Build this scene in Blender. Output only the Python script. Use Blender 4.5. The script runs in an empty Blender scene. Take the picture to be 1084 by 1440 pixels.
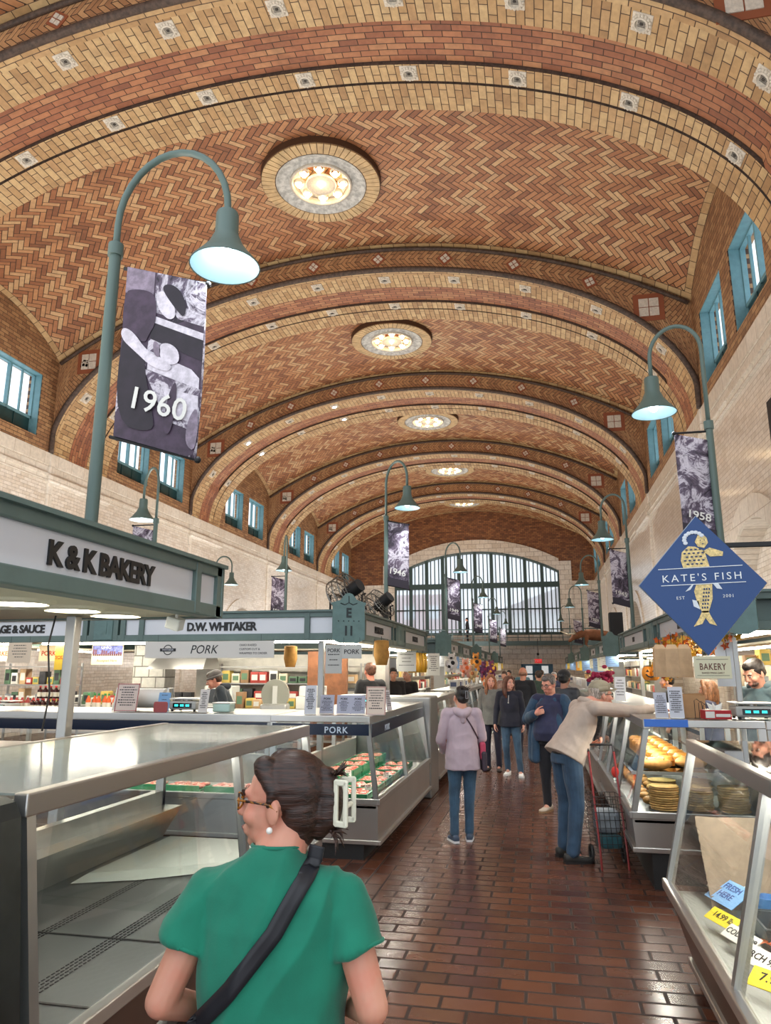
import bpy, bmesh, math, random
import numpy as np
from mathutils import Vector, Matrix, Euler, noise as mnoise
R = math.radians
PI = math.pi
random.seed(7)
SC = bpy.context.scene
COL = SC.collection

# ------------------------------------------------------------------ tagging
def tag(o, label=None, cat=None, group=None, kind=None):
    if label: o['label'] = label
    if cat: o['category'] = cat
    if group: o['group'] = group
    if kind: o['kind'] = kind
    return o

def empty(name, loc=(0, 0, 0), rz=0, label=None, cat=None, group=None, kind=None):
    o = bpy.data.objects.new(name, None)
    COL.objects.link(o)
    o.location = loc
    o.rotation_euler = (0, 0, rz)
    o.empty_display_size = .1
    return tag(o, label, cat, group, kind)

def copy_tree(o, parent=None):
    c = o.copy()
    COL.objects.link(c)
    if parent: c.parent = parent
    for ch in list(o.children):
        copy_tree(ch, c)
    return c

# ------------------------------------------------------------------ mesh builder
class MB:
    def __init__(s):
        s.v = []; s.f = []; s.m = []; s.uv = None; s.cur = 0
    def add(s, vs, fs, T=None):
        n = len(s.v)
        if T is not None:
            vs = [tuple(T @ Vector(v)) for v in vs]
        s.v += [tuple(v) for v in vs]
        s.f += [tuple(i + n for i in f) for f in fs]
        s.m += [s.cur] * len(fs)
        return s
    def mat(s, i):
        s.cur = i; return s
    def box(s, x0, x1, y0, y1, z0, z1, T=None):
        vs = [(x, y, z) for z in (z0, z1) for y in (y0, y1) for x in (x0, x1)]
        return s.add(vs, [(0, 2, 3, 1), (4, 5, 7, 6), (0, 1, 5, 4), (2, 6, 7, 3), (0, 4, 6, 2), (1, 3, 7, 5)], T)
    def bev(s, x0, x1, y0, y1, z0, z1, b=.01, T=None):
        """box whose twelve edges are chamfered"""
        cx, cy, cz = (x0+x1)/2, (y0+y1)/2, (z0+z1)/2
        hx, hy, hz = (x1-x0)/2, (y1-y0)/2, (z1-z0)/2
        b = min(b, hx*.9, hy*.9, hz*.9)
        bm = bmesh.new()
        bmesh.ops.create_cube(bm, size=1)
        for v in bm.verts:
            v.co = (v.co.x*2*hx+cx, v.co.y*2*hy+cy, v.co.z*2*hz+cz)
        bmesh.ops.bevel(bm, geom=list(bm.edges), offset=b, segments=2, affect='EDGES', profile=.5)
        bm.verts.index_update()
        s.add([v.co[:] for v in bm.verts], [tuple(v.index for v in f.verts) for f in bm.faces], T)
        bm.free(); return s
    def quad(s, a, b, c, d, T=None):
        return s.add([a, b, c, d], [(0, 1, 2, 3)], T)
    def cyl(s, p0, p1, r0, r1=None, n=12, cap=True, T=None):
        if r1 is None: r1 = r0
        p0 = Vector(p0); p1 = Vector(p1); d = (p1-p0)
        if d.length < 1e-9: return s
        q = d.to_track_quat('Z', 'Y').to_matrix()
        vs = []
        for p, r in ((p0, r0), (p1, r1)):
            for i in range(n):
                a = 2*PI*i/n
                vs.append(tuple(p + q @ Vector((r*math.cos(a), r*math.sin(a), 0))))
        fs = [(i, (i+1) % n, n+(i+1) % n, n+i) for i in range(n)]
        if cap: fs += [tuple(range(n))[::-1], tuple(range(n, 2*n))]
        return s.add(vs, fs, T)
    def tube(s, pts, r, n=8, cap=True, closed=False, T=None):
        pts = [Vector(p) for p in pts]
        rs = r if isinstance(r, (list, tuple)) else [r]*len(pts)
        vs = []; up = None; N = len(pts)
        for i, p in enumerate(pts):
            if closed: t = pts[(i+1) % N]-pts[i-1]
            else: t = pts[min(i+1, N-1)]-pts[max(i-1, 0)]
            if t.length < 1e-9: t = Vector((0, 0, 1))
            t.normalize()
            if up is None:
                up = Vector((0, 0, 1)) if abs(t.z) < .9 else Vector((1, 0, 0))
            a = t.cross(up)
            if a.length < 1e-6: a = t.orthogonal()
            a.normalize(); up = a.cross(t).normalized()
            for k in range(n):
                an = 2*PI*k/n
                vs.append(tuple(p + (a*math.cos(an)+up*math.sin(an))*rs[i]))
        fs = []
        for i in range(N if closed else N-1):
            j = (i+1) % N
            for k in range(n):
                fs.append((i*n+k, i*n+(k+1) % n, j*n+(k+1) % n, j*n+k))
        if cap and not closed:
            fs += [tuple(range(n))[::-1], tuple(range((N-1)*n, N*n))]
        return s.add(vs, fs, T)
    def lathe(s, prof, c=(0, 0, 0), n=24, T=None, cap=False):
        vs = []; m = len(prof)
        for i in range(n):
            a = 2*PI*i/n
            for r, z in prof:
                vs.append((c[0]+r*math.cos(a), c[1]+r*math.sin(a), c[2]+z))
        fs = []
        for i in range(n):
            j = (i+1) % n
            for k in range(m-1):
                fs.append((i*m+k, j*m+k, j*m+k+1, i*m+k+1))
        if cap:
            fs.append(tuple(i*m for i in range(n))[::-1]); fs.append(tuple(i*m+m-1 for i in range(n)))
        return s.add(vs, fs, T)
    def ball(s, c, r, n=14, m=9, T=None, rot=None):
        if not isinstance(r, (tuple, list)): r = (r, r, r)
        vs = [(0, 0, 1)]
        for j in range(1, m):
            th = PI*j/m
            for i in range(n):
                a = 2*PI*i/n
                vs.append((math.sin(th)*math.cos(a), math.sin(th)*math.sin(a), math.cos(th)))
        vs.append((0, 0, -1))
        fs = [(0, 1+i, 1+(i+1) % n) for i in range(n)]
        for j in range(m-2):
            for i in range(n):
                a = 1+j*n+i; b = 1+j*n+(i+1) % n
                fs.append((a, a+n, b+n, b))
        L = len(vs)-1
        fs += [(L, L-n+(i+1) % n, L-n+i) for i in range(n)]
        M = Matrix.Diagonal((*r, 1))
        if rot is not None: M = Euler(rot).to_matrix().to_4x4() @ M
        M = Matrix.Translation(c) @ M
        if T is not None: M = T @ M
        return s.add(vs, fs, M)
    def prism(s, poly, h, T=None):
        """poly in xy, extruded 0..h in z"""
        n = len(poly)
        vs = [(p[0], p[1], 0) for p in poly]+[(p[0], p[1], h) for p in poly]
        fs = [tuple(range(n))[::-1], tuple(range(n, 2*n))]+[(i, (i+1) % n, n+(i+1) % n, n+i) for i in range(n)]
        return s.add(vs, fs, T)
    def build(s, name, mats, parent=None, smooth=False, uv=None, auto=None):
        me = bpy.data.meshes.new(name)
        me.from_pydata(s.v, [], s.f)
        if not isinstance(mats, (list, tuple)): mats = [mats]
        for m in mats: me.materials.append(m)
        if len(mats) > 1: me.polygons.foreach_set('material_index', s.m)
        if uv is not None:
            l = me.uv_layers.new(name='UVMap')
            vi = np.empty(len(me.loops), dtype=np.int32); me.loops.foreach_get('vertex_index', vi)
            l.data.foreach_set('uv', np.array(uv, dtype=np.float32)[vi].ravel())
        if smooth: me.polygons.foreach_set('use_smooth', [True]*len(me.polygons))
        me.update()
        o = bpy.data.objects.new(name, me)
        COL.objects.link(o)
        if parent: o.parent = parent
        if auto:
            me.polygons.foreach_set('use_smooth', [True]*len(me.polygons))
            try: me.set_sharp_from_angle(angle=R(auto))
            except Exception: pass
        return o

def TM(loc=(0, 0, 0), rot=(0, 0, 0), s=1):
    M = Matrix.Translation(loc) @ Euler(rot).to_matrix().to_4x4()
    if s != 1: M = M @ Matrix.Diagonal((*((s, s, s) if not isinstance(s, (tuple, list)) else s), 1))
    return M

def text_mesh(txt, size=.1, ext=.003, bold=0, sx=1., shear=0, align='CENTER', space=1.0):
    """verts, faces of a text in the xy plane, centred on x, baseline 0"""
    c = bpy.data.curves.new('t', 'FONT')
    c.body = txt; c.size = size; c.extrude = ext; c.offset = bold; c.align_x = align; c.shear = shear
    c.resolution_u = 3; c.space_character = space
    o = bpy.data.objects.new('t', c); COL.objects.link(o)
    bpy.context.view_layer.update()
    me = o.to_mesh()
    vs = [(v.co.x*sx, v.co.y, v.co.z) for v in me.vertices]
    fs = [tuple(p.vertices) for p in me.polygons]
    o.to_mesh_clear()
    bpy.data.objects.remove(o); bpy.data.curves.remove(c)
    return vs, fs

def frame_T(origin, xdir, ydir):
    """matrix taking local x,y,z to xdir, ydir, xdir x ydir"""
    x = Vector(xdir).normalized(); y = Vector(ydir).normalized(); z = x.cross(y)
    M = Matrix((x, y, z)).transposed().to_4x4(); M.translation = Vector(origin)
    return M

# ------------------------------------------------------------------ node helpers
def lin(c):
    if isinstance(c, str):
        c = c.lstrip('#'); c = [int(c[i:i+2], 16) for i in (0, 2, 4)]
    c = [v/255 for v in c]
    return tuple((v/12.92 if v <= .04045 else ((v+.055)/1.055)**2.4) for v in c)+(1,)

class G:
    def __init__(s, name):
        s.mt = bpy.data.materials.new(name); s.mt.use_nodes = True
        s.nt = s.mt.node_tree; s.b = s.nt.nodes['Principled BSDF']; s.out = s.nt.nodes['Material Output']
    def n(s, t, **k):
        x = s.nt.nodes.new(t)
        for a, b in k.items(): setattr(x, a, b)
        return x
    def l(s, a, b):
        if isinstance(a, E): a = a.s
        if hasattr(a, 'is_output'): s.nt.links.new(a, b)
        else: b.default_value = a
    def math(s, op, a, b=None, c=None):
        x = s.n('ShaderNodeMath', operation=op)
        for i, q in enumerate((a, b, c)):
            if q is not None: s.l(q, x.inputs[i])
        return E(s, x.outputs[0])
    def coord(s, which='Object'):
        x = s.n('ShaderNodeTexCoord'); sp = s.n('ShaderNodeSeparateXYZ')
        s.nt.links.new(x.outputs[which], sp.inputs[0])
        s.vec = x.outputs[which]
        return [E(s, sp.outputs[i]) for i in range(3)]
    def comb(s, x, y, z=0.):
        c = s.n('ShaderNodeCombineXYZ')
        s.l(x, c.inputs[0]); s.l(y, c.inputs[1]); s.l(z, c.inputs[2])
        return c.outputs[0]
    def white(s, vec):
        x = s.n('ShaderNodeTexWhiteNoise', noise_dimensions='3D'); s.l(vec, x.inputs['Vector'])
        return E(s, x.outputs['Value'])
    def noise(s, vec=None, scale=5, detail=3, rough=.5, dist=0.):
        x = s.n('ShaderNodeTexNoise')
        x.inputs['Scale'].default_value = scale; x.inputs['Detail'].default_value = detail
        x.inputs['Roughness'].default_value = rough; x.inputs['Distortion'].default_value = dist
        if vec is not None: s.l(vec, x.inputs['Vector'])
        return E(s, x.outputs[0])
    def ramp(s, f, stops, interp='LINEAR'):
        x = s.n('ShaderNodeValToRGB'); x.color_ramp.interpolation = interp
        cr = x.color_ramp
        while len(cr.elements) < len(stops): cr.elements.new(.5)
        for e, (p, c) in zip(cr.elements, stops):
            e.position = p; e.color = lin(c) if not (isinstance(c, tuple) and len(c) == 4) else c
        s.l(f, x.inputs[0])
        return x.outputs[0]
    def mix(s, f, a, b, mode='MIX'):
        x = s.n('ShaderNodeMix', data_type='RGBA', blend_type=mode)
        s.l(f, x.inputs['Factor']); s.l(a, x.inputs[6]); s.l(b, x.inputs[7])
        return x.outputs[2]
    def sm(s, v, a, b):
        x = s.n('ShaderNodeMapRange', interpolation_type='SMOOTHSTEP')
        s.l(v, x.inputs[0]); x.inputs[1].default_value = a; x.inputs[2].default_value = b
        return E(s, x.outputs[0])
    def bump(s, h, strength=.5, dist=.01):
        x = s.n('ShaderNodeBump'); x.inputs['Strength'].default_value = strength
        x.inputs['Distance'].default_value = dist
        s.l(h, x.inputs['Height']); s.nt.links.new(x.outputs[0], s.b.inputs['Normal'])
    def set(s, **k):
        for a, v in k.items():
            s.l(v, s.b.inputs[a.replace('_', ' ')])
        return s.mt

class E:
    def __init__(s, g, sock): s.g = g; s.s = sock
    def __add__(s, o): return s.g.math('ADD', s, o)
    def __sub__(s, o): return s.g.math('SUBTRACT', s, o)
    def __rsub__(s, o): return s.g.math('SUBTRACT', o, s)
    def __mul__(s, o): return s.g.math('MULTIPLY', s, o)
    __rmul__ = __mul__; __radd__ = __add__
    def __truediv__(s, o): return s.g.math('DIVIDE', s, o)
    def floor(s): return s.g.math('FLOOR', s)
    def fr(s): return s.g.math('FRACT', s)
    def abs(s): return s.g.math('ABSOLUTE', s)
    def mod(s, m): return s.g.math('FLOORED_MODULO', s, m)
    def lt(s, o): return s.g.math('LESS_THAN', s, o)
    def gt(s, o): return s.g.math('GREATER_THAN', s, o)
    def mn(s, o): return s.g.math('MINIMUM', s, o)
    def mx(s, o): return s.g.math('MAXIMUM', s, o)

MC = {}
def plain(name, col, rough=.5, metal=0., emit=None, es=1., noise=0., nscale=8, bump=0., bscale=60, spec=.5, sss=0., coat=0., alpha=None):
    if name in MC: return MC[name]
    g = G(name); c = lin(col)
    if noise:
        x = g.coord('Object'); f = g.noise(g.vec, nscale, 4, .6)
        c1 = tuple(min(1, v*(1+noise)) for v in c[:3])+(1,); c0 = tuple(v*(1-noise) for v in c[:3])+(1,)
        g.l(g.mix(g.sm(f, .3, .7), c0, c1), g.b.inputs['Base Color'])
    else: g.b.inputs['Base Color'].default_value = c
    if bump:
        x = g.coord('Object'); f = g.noise(g.vec, bscale, 3, .6); g.bump(f, bump, .01)
    g.b.inputs['Roughness'].default_value = rough; g.b.inputs['Metallic'].default_value = metal
    g.b.inputs['Specular IOR Level'].default_value = spec
    if coat: g.b.inputs['Coat Weight'].default_value = coat
    if sss:
        g.b.inputs['Subsurface Weight'].default_value = sss; g.b.inputs['Subsurface Radius'].default_value = (1, .35, .2)
        g.b.inputs['Subsurface Scale'].default_value = .01
    if emit:
        g.b.inputs['Emission Color'].default_value = lin(emit); g.b.inputs['Emission Strength'].default_value = es
    if alpha is not None: g.b.inputs['Alpha'].default_value = alpha
    MC[name] = g.mt
    return g.mt

def run_bond(g, u, v, bw, bh, m, stagger=.5):
    """returns (mask 1=brick, random id 0..1)"""
    row = (v/bh).floor(); uu = u/bw + row.mod(2.)*stagger; col = uu.floor()
    fx = uu.fr(); fy = (v/bh).fr()
    d = ((fx*bw).mn((1-fx)*bw)).mn((fy*bh).mn((1-fy)*bh))
    return g.sm(d, m*.5, m*1.3), g.white(g.comb(col, row, 3.1))

def herring(g, x, y, w, m, n=3):
    c = math.cos(PI/4)/w
    X = (x*c)-(y*c); Y = (x*c)+(y*c)
    i = X.floor(); j = Y.floor(); fx = X.fr(); fy = Y.fr()
    k = (i-j).mod(2.*n); H = k.lt(n-.5); nH = 1-H
    lx = H*(fx+k)+nH*(fy+((2*n-1)-k)); ly = H*fy+nH*fx
    d = (lx.mn(n-lx)).mn(ly.mn(1-ly))
    idx = H*(i-k)+nH*i; idy = H*j+nH*(j-((2*n-1)-k))
    return g.sm(d*w, m*.5, m*1.3), g.white(g.comb(idx, idy, H))

def brick_mat(name, kind, stops, mortar, rough=.6, bw=.3, bh=.1, m=.008, axes='uv', coat=0., bump=.6, dirt=.3, blotch=.35, metal=0.):
    g = G(name)
    if axes == 'uv': u, v, _ = g.coord('UV')
    else:
        P = g.coord('Object'); ix = {'x': 0, 'y': 1, 'z': 2}; u, v = P[ix[axes[0]]], P[ix[axes[1]]]
    if kind == 'herring': mask, rnd = herring(g, u, v, bh, m)
    elif kind == 'chevron':
        av = v.abs(); mask, rnd = run_bond(g, av, u+av*.9, bw, bh, m)
    else: mask, rnd = run_bond(g, u, v, bw, bh, m)
    g.coord('Object')
    big = g.noise(g.vec, .45, 4, .65)
    fine = g.noise(g.vec, 9, 3, .6)
    f = rnd*(1-blotch)+big*blotch*1.0
    col = g.ramp(f, stops)
    dk = g.sm(g.noise(g.vec, 1.3, 5, .7), .5, .75)
    col = g.mix(dk*dirt, col, lin((70, 45, 32)))
    col = g.mix(.25, col, g.ramp(fine, [(0.3, (90, 90, 90)), (.7, (255, 255, 255))]), 'MULTIPLY')
    col = g.mix(mask, lin(mortar), col)
    g.l(col, g.b.inputs['Base Color'])
    g.l(g.math('MULTIPLY_ADD', mask, -.25, rough+.25) if coat else rough, g.b.inputs['Roughness'])
    if coat: g.b.inputs['Coat Weight'].default_value = coat; g.b.inputs['Coat Roughness'].default_value = .12
    if bump: g.bump(mask+rnd*.35+fine*.12, bump, .012)
    return g.mt

# palette
CEIL = [(0.05, (118, 72, 46)), (.25, (154, 98, 62)), (.45, (176, 118, 76)), (.62, (192, 138, 92)), (.8, (206, 168, 122)), (.97, (144, 92, 66))]
TAN = [(0.05, (150, 112, 74)), (.35, (186, 148, 100)), (.65, (204, 172, 124)), (.95, (170, 124, 80))]
REDB = [(0.05, (122, 72, 50)), (.35, (156, 96, 64)), (.65, (174, 114, 76)), (.95, (194, 146, 102))]
M_herr = brick_mat('herringbone_tile', 'herring', CEIL, (50, 33, 24), bh=.132, m=.0095, rough=.55)
M_tan = brick_mat('tan_tile', 'run', TAN, (70, 48, 32), bw=.34, bh=.12, m=.008)
M_tanc = brick_mat('tan_cross_tile', 'run', TAN, (70, 48, 32), bw=.36, bh=.15, m=.008, dirt=.25)
M_redb = brick_mat('red_tile', 'run', REDB, (60, 38, 28), bw=.34, bh=.125, m=.008)
M_chev = brick_mat('chevron_tile', 'chevron', [(0.05, (148, 104, 72)), (.5, (182, 134, 92)), (.95, (200, 158, 112))], (52, 34, 26), bw=.30, bh=.13, m=.009)
M_walk = brick_mat('upper_brick', 'run', [(0.05, (120, 84, 58)), (.4, (158, 116, 80)), (.7, (180, 140, 98)), (.97, (150, 106, 76))], (74, 50, 36), bw=.30, bh=.11, m=.008, axes='yz')
M_endk = brick_mat('end_brick', 'run', [(0.05, (100, 58, 36)), (.5, (140, 88, 52)), (.95, (170, 116, 70))], (50, 34, 26), bw=.30, bh=.12, m=.009, axes='xz')
CR = [(0.05, (214, 198, 178)), (.4, (230, 218, 202)), (.75, (238, 228, 214)), (.98, (214, 190, 164))]
M_tile = brick_mat('cream_glazed_tile', 'run', CR, (184, 168, 150), bw=.30, bh=.10, m=.005, axes='yz', rough=.3, coat=.6, bump=.8, dirt=.08)
M_stone = brick_mat('cream_stone', 'run', [(0.05, (222, 210, 192)), (.95, (238, 230, 216))], (170, 152, 130), bw=.62, bh=.42, m=.006, axes='yz', rough=.3, coat=.3, dirt=.05)
M_tilex = brick_mat('cream_tile_end', 'run', CR, (150, 132, 114), bw=.6, bh=.35, m=.012, axes='xz', rough=.3, coat=.3, dirt=.08)
M_mold = plain('dark_moulding', (74, 58, 48), .7, noise=.4, nscale=14, bump=1., bscale=18)
M_pale = plain('pale_terracotta', (206, 196, 180), .7, noise=.12, nscale=20, bump=.6, bscale=30)
M_teal = plain('teal_paint', (104, 144, 152), .45, noise=.08)
M_milky = plain('milky_top', (158, 170, 166), .12, alpha=.62, noise=.15, nscale=3)
M_dteal = plain('dark_teal_panel', (26, 60, 62), .35, noise=.15)
M_green = plain('green_grey_paint', (92, 112, 108), .42, noise=.08, nscale=4)
M_gdark = plain('green_grey_dark', (62, 82, 82), .42, noise=.08)
M_pole = plain('pole_green', (84, 102, 96), .45)
M_white = plain('white_sign', (214, 216, 222), .35)
M_wht2 = plain('white_plastic', (232, 232, 226), .4)
M_black = plain('black_letter', (18, 18, 20), .45)
M_blk = plain('black_matte', (24, 24, 26), .6)
def steel_mat(name, col, rough=.28, axis='x'):
    g = G(name); x = g.coord('Object')
    f = g.noise(g.vec, 2.5, 3, .5); big = g.noise(g.vec, 1.6, 3, .6)
    g.l(g.ramp(big, [(.3, tuple(int(c*.95) for c in col)), (.7, col)]), g.b.inputs['Base Color'])
    g.b.inputs['Roughness'].default_value = rough; g.b.inputs['Metallic'].default_value = .85
    return g.mt
M_steel = steel_mat('brushed_steel', (200, 198, 194))
M_steelz = steel_mat('brushed_steel_vertical', (172, 172, 170), .32, 'z')
M_brown = steel_mat('bronze_kick_panel', (112, 92, 84), .38)
M_deck = steel_mat('grey_deck', (120, 124, 126), .4)
def glass_mat(name, tint=(.93, .97, .96), refl=1.0):
    g = G(name); nt = g.nt; nt.nodes.remove(g.b)
    tr = g.n('ShaderNodeBsdfTransparent'); tr.inputs[0].default_value = (*tint, 1)
    gl = g.n('ShaderNodeBsdfGlossy'); gl.inputs['Roughness'].default_value = .03
    fr = g.n('ShaderNodeFresnel'); fr.inputs[0].default_value = 1.5
    mx = g.n('ShaderNodeMixShader')
    f = g.math('MULTIPLY', fr.outputs[0], refl)
    nt.links.new(f.s, mx.inputs[0]); nt.links.new(tr.outputs[0], mx.inputs[1]); nt.links.new(gl.outputs[0], mx.inputs[2])
    nt.links.new(mx.outputs[0], g.out.inputs[0])
    return g.mt
M_glass = glass_mat('case_glass', refl=1.5)
M_glasst = glass_mat('case_top_glass', (.8, .86, .85), refl=1.8)
M_gedge = plain('glass_edge_green', (120, 160, 148), .2)
def emis(name, col, s):
    return plain(name, (255, 255, 255), .5, emit=col, es=s)
M_tubel = emis('tube_light', (255, 247, 226), 9)
M_disc = emis('canopy_light', (255, 246, 224), 14)
M_bulb = emis('warm_bulb', (255, 216, 160), 22)
M_lampi = plain('lamp_inner', (214, 232, 234), .4, emit=(120, 196, 214), es=.35)
M_strip = emis('strip_light', (255, 247, 228), 25)
M_lampb = emis('lamp_bulb', (225, 245, 255), 8)
# ================================================================== the hall
XL, XR = -13.8, 4.15
XC = (XL+XR)/2; HW = (XR-XL)/2
PER = 8.75
ARCH_Y = [8.85+PER*k for k in range(5)]        # front faces of the transverse arches
AD = 2.85                                      # arch depth
YEND = 52.6
ZS = 7.95; ZB = 4.7; YBACK = -3.0
def ell(a, r=0.):                              # arch soffit, a from 0 (right) to pi (left)
    return (XC+(HW+r)*math.cos(a), ZS+(ZB+r)*math.sin(a))
# arc-length table of the soffit
AA = [PI*i/96 for i in range(97)]
SL = [0.]
for i in range(96):
    p, q = ell(AA[i]), ell(AA[i+1]); SL.append(SL[-1]+math.hypot(p[0]-q[0], p[1]-q[1]))
def ang_at(s):
    for i in range(96):
        if SL[i+1] >= s: return AA[i]+(AA[i+1]-AA[i])*(s-SL[i])/(SL[i+1]-SL[i])
    return PI
RV = (HW**2+2.55**2)/(2*2.55)
def vz(x, t=0.):
    u = (x-XC)/HW; s = RV-math.sqrt(max(0, RV*RV-(u*HW)**2)); d = 4*t*(1-t)
    return 13.4-s+(.15+.75*u*u)*d

def grid(name, P, UV, ni, nj, mat, parent=None, flip=False, smooth=True):
    """P(i,j)->xyz, UV(i,j)->uv on a (ni+1)x(nj+1) grid"""
    m = MB(); uv = []
    for i in range(ni+1):
        for j in range(nj+1):
            m.v.append(P(i, j)); uv.append(UV(i, j))
    for i in range(ni):
        for j in range(nj):
            a = i*(nj+1)+j; q = (a, a+nj+1, a+nj+2, a+1)
            m.f.append(q[::-1] if flip else q); m.m.append(0)
    return m.build(name, mat, parent, smooth=smooth, uv=uv)

ceil = empty('ceiling', kind='structure')
spans = [(YBACK, ARCH_Y[0])]+[(ARCH_Y[k]+AD, (ARCH_Y+[YEND])[k+1]) for k in range(5)]
for (ya, yb) in spans:
    if ya < 0: ya0 = yb-(PER-AD)
    else: ya0 = ya
    nx, ny = 56, 14
    def P(i, j): 
        x = XL+(XR-XL)*i/nx; t = j/ny
        return (x, ya0+(yb-ya0)*t, vz(x, t))
    def U(i, j):
        x = XL+(XR-XL)*i/nx
        return (RV*math.asin((x-XC)/RV), ya0+(yb-ya0)*j/ny)
    grid('herringbone_vault', P, U, nx, ny, M_herr, ceil, flip=True)
    for (t0, t1) in ((0., .028), (.972, 1.)):       # header course along the arches
        def P2(i, j):
            x = XL+(XR-XL)*i/nx; t = t0+(t1-t0)*j
            return (x, ya0+(yb-ya0)*t, vz(x, t)-.02)
        grid('border_course', P2, lambda i, j: (RV*math.asin((XL+(XR-XL)*i/nx-XC)/RV), .12*j+.0), nx, 1, M_tan, ceil, flip=True)
    for sx, xw in ((-1, XL), (1, XR)):
        def P3(i, j):
            x = xw-sx*.16*j; t = i/24
            return (x, ya0+(yb-ya0)*t, vz(x, t)-.015)
        grid('border_course', P3, lambda i, j: (ya0+(yb-ya0)*i/24, .12*j), 24, 1, M_tan, ceil, flip=(sx > 0))

# ---- transverse arches
STR = [(0, .22, 0, M_tan), (.22, .86, 0, M_tanc), (.86, 1.76, .07, M_redb), (1.76, 2.14, 0, M_tanc), (2.2, AD, 0, M_tanc)]
NA = 96
def arch(k, Y, front_only=False):
    A = empty('trim_%d' % (k+1), kind='structure')
    if not front_only:
        for (y0, y1, rec, mt) in STR:
            def P(i, j):
                x, z = ell(AA[i], rec if 9 < i < NA-9 else 0)
                return (x, Y+y0+(y1-y0)*j, z)
            sw = mt is not M_redb
            def U(i, j):
                s = SL[i]; w = (y0+(y1-y0)*j)
                return (w, s) if sw and mt is M_tanc and y0 in (1.76,) else ((w*1.0, s) if mt is M_tanc else (s, w))
            grid('soffit_band', P, U, NA, 1, mt, A, flip=True)
            if rec:
                for yy, fl in ((y0, 0), (y1, 1)):
                    def Pr(i, j):
                        x, z = ell(AA[i], rec*j if 9 < i < NA-9 else 0); return (x, Y+yy, z)
                    grid('soffit_band', Pr, lambda i, j: (SL[i], .07*j), NA, 1, M_mold, A, flip=bool(fl))
        def Pg(i, j):
            x, z = ell(AA[i], (0, .09, .09, 0)[j]); return (x, Y+(2.14, 2.15, 2.19, 2.2)[j], z)
        grid('groove', Pg, lambda i, j: (SL[i], .05*j), NA, 3, M_mold, A, flip=True)
        # rear face of the arch
        def Pb(i, j):
            x, z = ell(AA[i]); return (x, Y+AD, z if j == 0 else max(vz(min(max(x, XL), XR)), z))
        grid('rear_face', Pb, lambda i, j: (SL[i], j*1.), NA, 1, M_tan, A)
    # front face between soffit curve and vault curve
    def Pf(i, j):
        x, z = ell(AA[i]); zt = max(vz(min(max(x, XL), XR)), z+.01)
        # fan out near the haunch so that the top runs along the vault
        return (x, Y, z+(zt-z)*j/6)
    def Uf(i, j):
        x, z = ell(AA[i]); zt = max(vz(min(max(x, XL), XR)), z+.01)
        return (SL[i], (j/6-.5)*(zt-z))
    grid('face', Pf, Uf, NA, 6, M_chev, A, flip=True)
    pts = [(ell(a, .04)[0], Y-.03, ell(a, .04)[1]) for a in AA]
    pts = [(min(max(p[0], XL+.05), XR-.05), p[1], p[2]) for p in pts]
    m = MB(); m.tube(pts, .075, 8); m.build('twisted_moulding', M_mold, A, smooth=True)
    m = MB(); m.tube([(XL+.06+(XR-XL-.12)*i/60, Y-.03, vz(XL+(XR-XL)*i/60)-.09) for i in range(61)], .055, 8)
    m.build('upper_moulding', M_mold, A, smooth=True)
    # small diamonds along the face, larger tile squares at the haunches
    Ltot = SL[-1]
    for s in [2.15, 4.2, 6.3, 8.2, 10.1, 12.0, 13.9, 15.8, 17.7, 19.7, Ltot-2.15]:
        if s > Ltot-2.2 and s != Ltot-2.15: continue
        a = ang_at(s); x, z = ell(a); zt = vz(x); zm = (z+zt)/2+.01
        big = (s == 2.15 or s == Ltot-2.15)
        h = .24 if big else .10
        if big: x = XC+(x-XC)*.975; z = ell(math.acos((x-XC)/HW))[1]; zm = (z+vz(x))/2-.02
        tilt = -(a-PI/2)*.5+(PI/4 if not big else 0) if not big else 0
        T = TM((x, Y-.012, zm), (0, tilt, 0))
        m = MB(); m.mat(0).box(-h*1.55, h*1.55, -.005, .01, -h*1.55, h*1.55, T)
        g = .012
        m.mat(1)
        for sx in (-1, 1):
            for sz in (-1, 1):
                m.box(min(g*sx, h*sx), max(g*sx, h*sx), -.02, 0, min(g*sz, h*sz), max(g*sz, h*sz), T)
        m.build('tile_diamond', [plain('diamond_red', (140, 78, 50), .6), M_pale], A)
    return A
for k, Y in enumerate(ARCH_Y): arch(k, Y)

# ---- rosettes in the soffits
def rosette(lit=False):
    m = MB()
    m.mat(0).bev(-.16, .16, -.16, .16, -.02, .012, .01)
    for i in range(16):
        a = 2*PI*i/16
        m.ball((.135*math.cos(a), .135*math.sin(a), -.028), (.03, .03, .022), 6, 4)
    m.lathe([(.125, -.015), (.12, -.055), (.095, -.06), (.085, -.03), (.07, -.01)], n=20)
    m.mat(1).lathe([(.075, -.012), (.0, -.012)], n=16)
    m.mat(2)
    for i in range(-2, 3): m.box(-.06, .06, i*.026-.005, i*.026+.005, -.03, -.02)
    m.mat(3 if lit else 1).ball((0, 0, -.02), .03 if not lit else .055, 8, 6)
    return m
rm = [M_pale, plain('socket_dark', (64, 58, 52), .6), plain('grille_grey', (120, 116, 108), .5), emis('spot_bulb', (255, 244, 224), 60)]
names_k = ['nearest', 'second', 'third', 'fourth', 'fifth', 'sixth']
base = {}
for lit in (0, 1):
    o = rosette(lit).build('ceiling_rosette', rm); base[lit] = o.data; bpy.data.objects.remove(o)
LIT = {(2, 0, 8), (2, 0, 10), (2, 1, 8), (2, 1, 10), (1, 0, 99), (5, 0, 7)}
Lm = SL[-1]/2
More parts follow.
